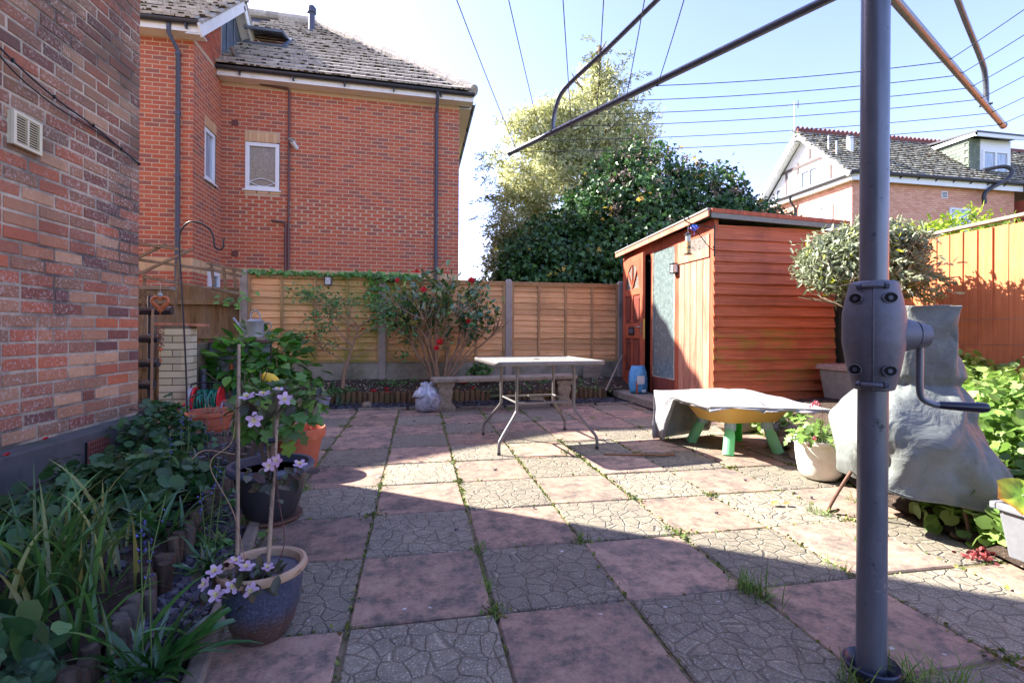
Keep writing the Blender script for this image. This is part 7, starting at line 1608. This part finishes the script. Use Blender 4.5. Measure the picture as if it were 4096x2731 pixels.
# clematis in the glazed pot
cl = thing('clematis', (-.49, 1.66, .17), 'pink clematis climbing the two canes from the glazed pot', 'climber')
F_cl = flower_mesh('clematis_flower', M_clem, 1, 5, .30)
E6 = MB(); E6.lathe([(0, .03), (.10, .05), (.14, .12), (.05, .22), (0, .2)], (0, 0, 0), 8); eye = E6.mesh('eye', M_clemD, smooth=1)
E7 = MB(); r_ = random.Random(3)
for i in range(26): a = r_.random() * 6.28; t = r_.uniform(.1, .5); E7.tube([(0, 0, .08), (math.cos(a) * t * .5, math.sin(a) * t * .5, .32), (math.cos(a) * t, math.sin(a) * t, .42)], .02, 4)
stm = E7.mesh('stamens', M_stam)
fls = [(-.585, 1.60, .245, .036, (0, -.5, 1)), (-.56, 1.545, .205, .036, (-.2, -1, .6)), (-.525, 1.56, .215, .033, (.2, -.8, .6)), (-.50, 1.60, .25, .036, (.1, -.3, 1)), (-.47, 1.55, .205, .034, (.1, -1, .5)), (-.535, 1.62, .262, .032, (0, -.2, 1)), (-.445, 1.62, .235, .028, (.5, -.3, .8)), (-.60, 1.57, .225, .03, (-.5, -.6, .5)),
       (-.505, 1.62, .755, .036, (0, -.5, 1)), (-.46, 1.62, .762, .034, (.2, -.3, 1)), (-.40, 1.62, .748, .034, (.5, -.6, .4)), (-.48, 1.60, .69, .036, (0, -1, .1)), (-.44, 1.61, .55, .030, (-.2, -1, .1)), (-.42, 1.62, .56, .030, (.2, -.9, .3)), (-.355, 1.62, .545, .032, (.3, -.4, 1)), (-.42, 1.63, .775, .026, (.3, -.2, 1))]
for x, y, z, s, n_ in fls:
    M = orient((x, y, z), (1, rp_.gauss(0, .3), rp_.gauss(0, .2)), n_, s * .68); f_ = inst('flower', F_cl, M, cl); 
    for nm, me in (('eye', eye), ('stamens', stm)): o = bpy.data.objects.new(nm, me); COL.objects.link(o); o.parent = f_
vine = [[(-.50, 1.64, .17), (-.54, 1.62, .4), (-.60, 1.60, .56), (-.555, 1.64, .62), (-.545, 1.65, .75)], [(-.46, 1.64, .17), (-.40, 1.62, .3), (-.42, 1.63, .45), (-.435, 1.64, .6), (-.44, 1.64, .75)], [(-.43, 1.63, .48), (-.38, 1.62, .50), (-.355, 1.62, .54)], [(-.43, 1.62, .17), (-.45, 1.58, .2), (-.52, 1.57, .2)], [(-.545, 1.64, .58), (-.62, 1.62, .60), (-.65, 1.60, .58)], [(-.43, 1.64, .70), (-.50, 1.62, .735), (-.54, 1.63, .72)]]
for v in vine: tb('stem', M_dstem if v[0][0] > -.5 else M_twig, cl, bez(v, 6), .0015, 6)
P = np.array([(-.50 + rp_.gauss(0, .05), 1.62 + rp_.gauss(0, .04), .19 + abs(rp_.gauss(0, .02))) for _ in range(150)] + [(-.43 + rp_.gauss(0, .04), 1.63 + rp_.gauss(0, .03), .50 + rp_.gauss(0, .02)) for _ in range(30)] + [(-.46 + rp_.gauss(0, .06), 1.64 + rp_.gauss(0, .03), .73 + rp_.gauss(0, .025)) for _ in range(46)])
bulk('leaves', P, RS.normal(size=P.shape), RS.normal(size=P.shape) * .5 + np.array([0, -.3, 1]), .038 * (.7 + .6 * RS.random(len(P))), cl, leafm('bronze_green_leaf', [G(58, 60, 44), G(66, 78, 50), G(74, 50, 46)], .45, .2))
tb('tie', M_blkm, cl, [(-.448, 1.628, .62), (-.430, 1.63, .622)], .009, 8)
# strap leaved plants in the left bed
def straps(name, c, n_, L, w, lab, cat, mat, lean=(.05, .5), arch=(.5, 1.6), rad=.1, seed=1, cap=300, rx=1., ry=1.):
    th_ = thing(name, c, lab, cat); r_ = random.Random(seed); items = [(c[0] + r_.gauss(0, rad) * rx, c[1] + r_.gauss(0, rad) * ry) for _ in range(n_)]
    for i, (x, y) in enumerate(items[:cap]):
        b = MB(); z = c[2] - .01; ribbon(b, (x, y, z), r_.random() * 6.283, L * r_.uniform(.55, 1.1), w * r_.uniform(.7, 1.2), r_.uniform(*lean), r_.uniform(*arch), 8, .3, r_.gauss(0, .8)); b.build('leaf', mat, th_, smooth=1)
    return th_
straps('daylily', (-1.22, 1.98, .05), 120, .44, .0085, 'large clump of arching daylily leaves in the left bed', 'plant', M_blade, (.02, .5), (.5, 1.7), .12, 4, rx=.9, ry=1.1)
straps('daylily', (-1.52, 1.62, .05), 34, .46, .009, 'smaller daylily clump at the left frame edge', 'plant', M_blade, (.05, .6), (.6, 1.7), .09, 5)
straps('daylily', (-1.02, 1.60, .05), 22, .36, .008, 'sparse daylily clump leaning over the log edging', 'plant', M_blade, (.05, .6), (.6, 1.9), .07, 51)
straps('bluebell_clump', (-.72, 1.50, .005), 52, .30, .0105, 'dark glossy arching clump in slate beside the glazed pot', 'plant', M_bladeD, (.3, 1.1), (.6, 1.6), .035, 6)
straps('bluebell_clump', (-.80, 2.12, .005), 26, .22, .008, 'small bluebell clump in slate beside the black pot', 'plant', M_bladeD, (.3, 1.0), (.6, 1.6), .03, 7)
straps('strap_leaf_clump', (-1.30, 3.05, .06), 44, .30, .012, 'broad strap leaved clump leaning over the logs by the black pot', 'plant', M_bladeD, (.2, .9), (.7, 1.8), .09, 8)
straps('strap_leaf_clump', (-1.06, 2.38, .06), 30, .28, .010, 'strap leaved clump between the geranium and the dark logs', 'plant', M_bladeD, (.2, .9), (.7, 1.8), .06, 9)
straps('back_bed_clump', (-1.14, 6.98, .14), 26, .22, .006, 'grassy leaved clump at the foot of the fuchsia', 'plant', M_bladeD, (.1, .8), (.6, 1.6), .03, 10)
straps('back_bed_clump', (-.98, 6.60, .0), 12, .22, .008, 'green blades beside the small grey pot', 'plant', M_bladeD, (.3, 1.1), (.4, 1.2), .03, 11)
# bluebell spikes
F_b = MB(); F_b.lathe([(0, 0), (.3, -.15), (.32, -.7), (.62, -1.1), (.3, -.8), (0, -.5)], (0, 0, 0), 6); F_bm = F_b.mesh('bell', M_bell, smooth=1)
spikes = [(-.735, 1.52, .46, 1), (-.70, 1.49, .40, 0), (-.76, 1.50, .48, 0), (-.80, 2.10, .46, 1), (-.81, 2.14, .34, 1), (-.785, 2.12, .40, 0), (-1.26, 3.0, .52, 1), (-1.30, 3.1, .58, 1), (-1.20, 3.2, .46, 1), (-1.34, 3.25, .56, 0), (-1.22, 3.55, .48, 1), (-1.46, 3.5, .5, 1), (-1.15, 3.9, .44, 1), (-1.26, 2.85, .42, 1), (-1.85, 5.0, .40, 1)]
for i, (x, y, h_, fl_) in enumerate(spikes):
    o = thing('bluebell', (x, y, .02), ('bluebell ' + ('flower spike' if fl_ else 'stem gone to seed') + (' in the glossy clump beside the glazed pot' if y < 1.9 else ' in the small clump at the foot of the log edging' if y < 2.3 else ' between the broad geranium mound and the black pot' if y < 3.4 else ' beyond the black pot near the far end of the left bed' if y < 4.2 else ' in front of the terracotta bowl')), 'flower', 'bluebells by the %s' % ('glazed pot' if y < 1.9 else 'log edging' if y < 2.3 else 'black pot' if y < 3.4 else 'bed end' if y < 4.2 else 'bowl') + (' in flower' if fl_ else ' in seed'))
    lx, ly = rp_.gauss(0, .03), rp_.gauss(0, .03); pts = bez([(x, y, .02), (x + lx * .4, y + ly * .4, h_ * .5), (x + lx, y + ly, h_)], 6); tb('stem', M_gst, o, pts, .0016, 6)
    for k in range(11 if fl_ else 6):
        t = .66 + .034 * k * (1 if fl_ else 1.6); 
        if t > .99: break
        p = pts[min(len(pts) - 1, int(t * (len(pts) - 1)))]; p = p.lerp(pts[-1], (t * (len(pts) - 1)) % 1 * .5); a = rp_.random() * 6.28; s = .0075 if fl_ else .005
        inst('bell', F_bm, Matrix.Translation(p + Vector((math.cos(a) * .012, math.sin(a) * .012, 0))) @ Matrix.Rotation(a, 4, 'Z') @ Matrix.Rotation(.6, 4, 'Y') @ Matrix.Diagonal((s, s, s, 1)), o)
# geraniums
def geranium(c, r, h, n_, s, lab, mesh, seed=0, cap=300, z0=0., extra=0):
    o = thing('geranium', c, lab, 'plant'); it = dome(c, r, h, n_, s, .3, z0); put_leaves(o, mesh, it, cap=cap); stalks(o, it, c, M_gst, every=2)
    if extra: leafcloud('small_leaves', RS, [(c[0], c[1], c[2] + h * .35, r[0] * .9, r[1] * .9, h * .6)], extra, 14, .05, s * .6, o, M_gerL, 'round', 1., up=1.)
    return o
geranium((-1.52, 2.95, .05), (.42, .55), .22, 290, .10, 'broad mound of green geranium leaves against the dark plinth', L_ger, extra=40)
geranium((-1.86, 4.1, .05), (.24, .32), .36, 200, .075, 'tall leafy geranium in front of the terracotta bowl', L_ger, extra=40)
geranium((-1.72, 2.38, .05), (.30, .30), .20, 110, .085, 'geranium clump under the left end of the plinth', L_ger, extra=16)
geranium((-1.75, 1.95, .05), (.26, .26), .26, 90, .08, 'dark leafy geranium clump at the left edge below the brick wall', L_ger, extra=16)
geranium((-1.12, 1.36, .07), (.22, .20), .20, 80, .11, 'dusky round leaved geranium in the bottom left corner', L_gerd, cap=90, extra=8)
geranium((-1.34, 1.42, .05), (.22, .26), .17, 56, .11, 'dusky round leaved geranium at the lower left frame edge', L_gerd, cap=60)
geranium((-1.00, 2.62, .0), (.12, .2), .06, 36, .05, 'low seedling leaves growing through slate beside the black pot', L_ger)
o = thing('geranium', (-1.9, 2.5, .05), 'small dark red geranium flowers above leaves by the plinth', 'flower')
for i in range(6): inst('flower', F_cam, orient((-1.98 + rp_.gauss(0, .06), 2.55 + rp_.gauss(0, .25), .33 + rp_.gauss(0, .03)), (1, 0, 0), (.5, -.5, 1), .014), o)
# olive standard
ol = thing('olive_tree', (4.05, 3.9, 0), 'clipped silvery olive tree with wide rounded crown behind the pole', 'tree')
b = MB(); tips = []; rb7 = random.Random(9); b.tube(bez([(4.07, 3.92, 0), (4.05, 3.9, .5), (4.03, 3.92, 1.05), (4.02, 3.92, 1.3)], 5), [.032 - .001 * i for i in range(16)], 10)
for i in range(14): a = i * 2.4; branch(b, (4.02, 3.92, 1.12 + .015 * i), (math.cos(a), math.sin(a), .5), .34, .014, 2, tips, rb7, .5, .12, 3, 6)
b.build('trunk', M_bark, ol, smooth=1)
ob_ = [(4.03, 3.92, 1.65, .47, .44, .27), (3.78, 3.9, 1.55, .27, .30, .20), (4.34, 3.95, 1.56, .28, .30, .24), (4.07, 3.8, 1.74, .36, .32, .19)]
leafcloud('leaves', RS, ob_, 620, 22, .055, .062, ol, M_oli, 'oval', .55, up=.5, hollow=.7, rough=.3); leafcloud('yellow_leaves', RS, ob_, 120, 4, .05, .05, ol, M_oliY, 'oval', .6, hollow=.8)
P = []; D = []
for i in range(46):
    a = rb7.uniform(-2.2, 1.2) ; s = Vector((4.02 + math.cos(a) * .5, 3.92 + math.sin(a) * .42, rb7.uniform(1.30, 1.60))); d = Vector((math.cos(a), math.sin(a), rb7.uniform(-.7, .2))).normalized(); L_ = rb7.uniform(.12, .3)
    for k in range(15): P.append(tuple(s + d * L_ * k / 14)); D.append(tuple(d + Vector((rb7.gauss(0, .6), rb7.gauss(0, .6), rb7.gauss(0, .6)))))
P = np.array(P); bulk('drooping_shoots', P, np.array(D), RS.normal(size=P.shape), .06 * (.7 + .6 * RS.random(len(P))), ol, M_oli, 'oval', .5)
# lime green shrubs under the right fence
def mound(name, c, r, n_, s, lab, cat='shrub', mat=M_lime, mesh=L_lime, cap=300, cl=60, per=18, shape='round'):
    o = thing(name, (c[0], c[1], .1), lab, cat); leafcloud('leaves', RS, [(c[0], c[1], c[2], *r)], cl, per, .06, s, o, mat, shape, 1.1, up=.8, hollow=.55, rough=.4)
    it = []
    for _ in range(n_):
        d = Vector((rp_.gauss(0, 1), rp_.gauss(-.3, 1), abs(rp_.gauss(.3, 1)))).normalized(); p = Vector(c) + Vector((d.x * r[0], d.y * r[1], d.z * r[2])) * rp_.uniform(.8, 1.08); it.append((p, d + Vector((rp_.gauss(0, .6), rp_.gauss(0, .6), -.2)), (d.x * .4, d.y * .4, 1), s * rp_.uniform(.6, 1.2)))
    put_leaves(o, mesh, it, cap=cap); b = MB()
    for i in range(10): b.tube([(c[0] + rp_.gauss(0, r[0] * .3), c[1] + rp_.gauss(0, r[1] * .3), .05), (c[0] + rp_.gauss(0, r[0] * .5), c[1] + rp_.gauss(0, r[1] * .5), c[2] + r[2] * .5)], .004, 5)
    b.build('stems', M_twig, o, kind='stuff'); return o
mound('leafy_shrub', (4.40, 3.3, .38), (.38, .50, .32), 290, .05, 'lime green shrub in full sun against the orange fence', cl=360)
mound('leafy_shrub', (4.1, 2.6, .34), (.48, .45, .28), 290, .045, 'sunlit pale green shrub behind the grey cover near the frame edge', cl=360)
mound('leafy_shrub', (3.45, 2.25, .36), (.36, .32, .28), 240, .042, 'yellow green low shrub right behind the grey cover', cl=220)
mound('leafy_shrub', (3.15, 1.85, .25), (.26, .26, .20), 120, .05, 'small leafy plants between the cover and the grey pot', cl=60)
mound('ground_plant', (2.72, 2.02, .12), (.18, .22, .12), 90, .055, 'leafy seedlings with crinkled leaves under the grey cover', 'plant', cl=30)
mound('ground_plant', (2.60, 1.78, .08), (.13, .14, .09), 60, .05, 'low green weeds beside the curled stand leg', 'plant', cl=16)
mound('ground_plant', (3.4, 4.1, .10), (.22, .22, .12), 50, .05, 'weeds in the shade beside the play table', 'plant', cl=20)
# bleeding heart in the white pot
bh = thing('bleeding_heart', (2.61, 2.83, .22), 'bleeding heart with fresh divided leaves and pink hanging flowers', 'plant')
L_bh = shaped_leaf('divided_leaf', M_lime, [(0, .01), (.1, .08), (.22, .40), (.34, .12), (.48, .36), (.62, .12), (.78, .22), (1, .005)], .1, .3)
it = []
for _ in range(110):
    a = rp_.random() * 6.283; q_ = rp_.random() ** .6 * .21; p = (2.60 + math.cos(a) * q_, 2.80 + math.sin(a) * q_, .28 + (.21 - q_) * .7 * rp_.random() + rp_.gauss(0, .025)); it.append((p, (math.cos(a), math.sin(a), rp_.gauss(-.1, .4)), (0, -.3, 1), rp_.uniform(.045, .08)))
put_leaves(bh, L_bh, it); stalks(bh, it, (2.61, 2.83, .23), M_gst)
F_h = MB(); F_h.lathe([(0, .1), (.45, .0), (.6, -.35), (.3, -.85), (.15, -1.1), (.25, -1.3), (0, -1.2)], (0, 0, 0), 8, sy=.5); F_hm = F_h.mesh('heart_flower', M_bleed, smooth=1)
for arc in ([(2.61, 2.83, .26), (2.62, 2.82, .44), (2.56, 2.80, .52), (2.49, 2.78, .50)], [(2.58, 2.80, .26), (2.66, 2.72, .36), (2.72, 2.68, .34)], [(2.56, 2.8, .26), (2.47, 2.72, .31), (2.41, 2.70, .27)], [(2.61, 2.8, .26), (2.60, 2.68, .30), (2.59, 2.62, .27)]):
    pts = bez(arc, 6); tb('stem', M_dstem, bh, pts, .002, 6)
    for k in range(5): p = pts[-1 - k * 2]; inst('flower', F_hm, Matrix.Translation(p + Vector((0, 0, -.008))) @ Matrix.Rotation(rp_.gauss(0, .4), 4, 'Z') @ Matrix.Diagonal((.016, .016, .018, 1)), bh)
# big leaved plant in the grey pot
pg = thing('pelargonium', (2.5, 1.5, .24), 'large round leaved plant with yellow and orange edged leaves in the grey pot', 'plant')
def bigleaf():
    t = NT('yellow_edged_leaf'); tc_ = t.new('ShaderNodeTexCoord'); ln = t.new('ShaderNodeVectorMath', operation='LENGTH'); t.l.new(tc_.outputs['Object'], ln.inputs[0]); n_ = t.noise(14, 4, .6)
    f_ = t.math('ADD', ln.outputs['Value'], t.math('MULTIPLY', n_, .35)); c = t.ramp(f_, [(.35, G(120, 160, 60)), (.60, G(190, 196, 70)), (.74, G(216, 160, 60)), (.8, G(190, 120, 60))]); return t.fin(c, .5, .4, 0, t.bump(n_, .003), .45)
L_big = disc_leaf('yellow_leaf', bigleaf(), 6, .2, .2, 3); L_bigG = disc_leaf('green_leaf', M_gerL, 6, .2, .15, 3)
for (p, d, n_, s, m_) in (((2.36, 1.55, .32), (-1, -.1, -.5), (-.4, -.8, .8), .17, L_big), ((2.44, 1.46, .30), (-.1, -.8, -.2), (0, -.8, .8), .12, L_big), ((2.42, 1.40, .22), (-.3, -1, -.5), (-.3, -1, .5), .16, L_bigG), ((2.46, 1.60, .29), (-1, .3, -.2), (-.2, -.4, 1), .13, L_big), ((2.56, 1.45, .30), (.3, -.7, -.1), (0, -.5, 1), .14, L_bigG), ((2.50, 1.56, .32), (0, .2, .1), (-.3, -.3, 1), .12, L_big)): inst('leaf', m_, orient(p, d, n_, s), pg); tb('stalk', M_gst, pg, [(2.52, 1.52, .235), p], .004, 6)
# stones of the raised bed edge, dark log
k = 0
for (x, y, sx, sy, sz) in ((3.30, 4.05, .17, .10, .09), (3.20, 3.72, .14, .12, .10), (3.06, 3.42, .15, .12, .09), (2.96, 3.12, .12, .10, .07), (2.88, 3.30, .10, .08, .05), (2.74, 1.80, .12, .10, .08), (2.70, 1.66, .08, .08, .05), (2.98, 3.62, .12, .09, .06), (3.05, 4.3, .2, .1, .08)):
    o = rock('stone', (x, y, sz * .6), (sx, sy, sz), k + 5, M_rock); k += 1; tag(o, ['large brown stone behind the right legs of the play table', 'rounded brown stone just behind the front right play table leg', 'brown edging stone right of the play table beside its front leg', 'flat brown stone between the play table and the white pot', 'small brown stone right behind the white pot', 'brown edging stone beyond the grey square pot', 'small brown stone touching the grey square pot', 'low brown stone under the tip of the tarp', 'long flat stone farthest back behind the play table'][k - 1], 'stone', 'stones edging the raised bed')
tag(rock('stone', (3.0, 3.0, .42), (.05, .05, .04), 31, M_terrac), 'small brown round stone showing over the play table tarp', 'stone')
# weeds in the joints
P = []; rw_ = random.Random(31)
for i in range(-5, 8):
    for j in range(-4, 9):
        x0 = .262 + .4825 * i; y0 = 1.662 + .5 * j
        if x0 < kerb_x(y0) - .1 or x0 > edge_x(y0): continue
        m1 = .35 + 1.1 * max(0, noise.noise(Vector((i * 1.7, j * .4, 1)))) + (.8 if i in (0, 1, 2) and 1 < j < 5 else 0)
        for _ in range(int(80 * m1)): P.append((x0 + rw_.gauss(0, .007), y0 + rw_.random() * .5, -.006))
        m2 = .12 + .9 * max(0, noise.noise(Vector((i * .6, j * 2.1, 7))))
        for _ in range(int(50 * m2)): P.append((x0 + rw_.random() * .48, y0 + rw_.gauss(0, .006), -.006))
        if rw_.random() < .5:
            s = rw_.uniform(.012, .035)
            for _ in range(int(60 * rw_.random() + 20)): P.append((x0 + rw_.gauss(0, s), y0 + rw_.gauss(0, s), -.003))
P = np.array(P); D = RS.normal(size=P.shape); D[:, 2] = np.abs(D[:, 2]) * .7 + .25
tag(bulk('joint_moss', P, D, RS.normal(size=P.shape) + np.array([0, 0, 1.]), .014 * (.5 + 1. * RS.random(len(P))), None, M_mossg, 'oval', 1.2), 'moss and tiny weeds growing in the joints between slabs', 'moss')
b = MB(); tufts = [(1.20, 1.64, 60, .10), (1.24, 1.58, 40, .12), (1.33, 1.12, 50, .14), (1.17, 1.17, 22, .09), (2.1, 2.28, 40, .07), (1.68, 1.75, 14, .06), (.26, 1.67, 20, .05), (.27, 2.15, 24, .06), (.74, 2.2, 26, .05), (.27, 1.85, 20, .04), (1.15, 3.75, 30, .07), (.75, 5.3, 40, .06), (.3, 5.5, 30, .05), (1.1, 5.9, 40, .07), (1.3, 5.3, 30, .05), (1.9, 5.2, 30, .05), (-.68, 2.9, 40, .07), (-.66, 3.15, 30, .06), (-.64, 2.4, 20, .05), (2.0, 1.95, 20, .05), (2.45, 2.4, 30, .06), (1.42, 1.08, 40, .13), (1.21, 2.2, 30, .04), (-.86, 2.4, 50, .11), (-.84, 2.6, 40, .09), (-1.0, 3.4, 40, .10)]
for x, y, n_, h_ in tufts:
    for _ in range(n_): ribbon(b, (x + rw_.gauss(0, .022), y + rw_.gauss(0, .03), -.004), rw_.random() * 6.28, h_ * rw_.uniform(.4, 1.1), .0016, rw_.uniform(.1, 1.1), rw_.uniform(.2, 1.2), 4, .1)
tag(b.build('grass', M_grass), 'grass tufts and weeds sprouting from the slab joints', 'grass', kind='stuff')
# low weeds on the back bed and slate
P = []
for (x, y, r, n_, z) in ((-.98, 6.93, .10, 120, .16), (-.3, 7.25, .2, 160, .22), (.9, 7.2, .16, 180, .25), (1.3, 7.3, .25, 160, .24), (2.2, 7.2, .4, 200, .22), (1.3, 6.95, .3, 120, .16), (.85, 7.3, .07, 160, .34), (-1.15, 6.8, .12, 100, .14), (-.86, 2.35, .06, 80, .03), (-.9, 2.9, .08, 120, .03), (2.4, 6.9, .3, 100, .14)):
    for _ in range(n_): P.append((x + rw_.gauss(0, r), y + rw_.gauss(0, r * .6), z + rw_.gauss(0, .015)))
P = np.array(P); bulk_ = bulk('low_weeds', P, RS.normal(size=P.shape), RS.normal(size=P.shape) * .5 + np.array([0, 0, 1.]), .035 * (.5 + RS.random(len(P))), None, M_fus, 'oval', 1.2); tag(bulk_, 'low weeds and seedlings scattered over the back bed', 'weeds')
mound('leafy_weed', (.88, 7.25, .33), (.10, .08, .12), 40, .045, 'upright green weed growing behind the stone bench', 'plant', M_fus, shaped_leaf('weed_leaf', M_fus, OUT_H, .2, .2), cl=12)
# dead leaves on the slabs
M_dead = leafm('dry_leaf', [G(150, 106, 60), G(120, 84, 54), G(170, 130, 70)], .8, .1)
L_dead = shaped_leaf('dead_leaf', M_dead, OUT_H, .5, -.2)
for i, (x, y, s, lab) in enumerate(((1.93, 2.42, .06, 'curled brown leaf on a sunny slab left of the pole'), (2.0, 2.41, .05, 'second curled brown leaf on the sunny slab nearer the pole'), (-.80, 1.30, .05, 'dry brown leaf on the ground below the glazed pot'), (-.15, 6.12, .05, 'yellowish leaf lying in front of the plastic bag'))): tag(inst('fallen_leaf', L_dead, orient((x, y, .006), (1, .3, .05), (0, .1, 1), s), None), lab, 'leaf')
M_dried = leafm('dried_red_flower', [G(150, 60, 60), G(120, 50, 54)], .8, .1); P = np.array([(2.36 + rw_.gauss(0, .035), 1.70 + rw_.gauss(0, .02), .01 + abs(rw_.gauss(0, .008))) for _ in range(60)]); tag(bulk('dried_flowers', P, RS.normal(size=P.shape), RS.normal(size=P.shape), .02, None, M_dried, 'oval', 1.3), 'heap of dried reddish petals on the slab by the grey pot', 'petals')
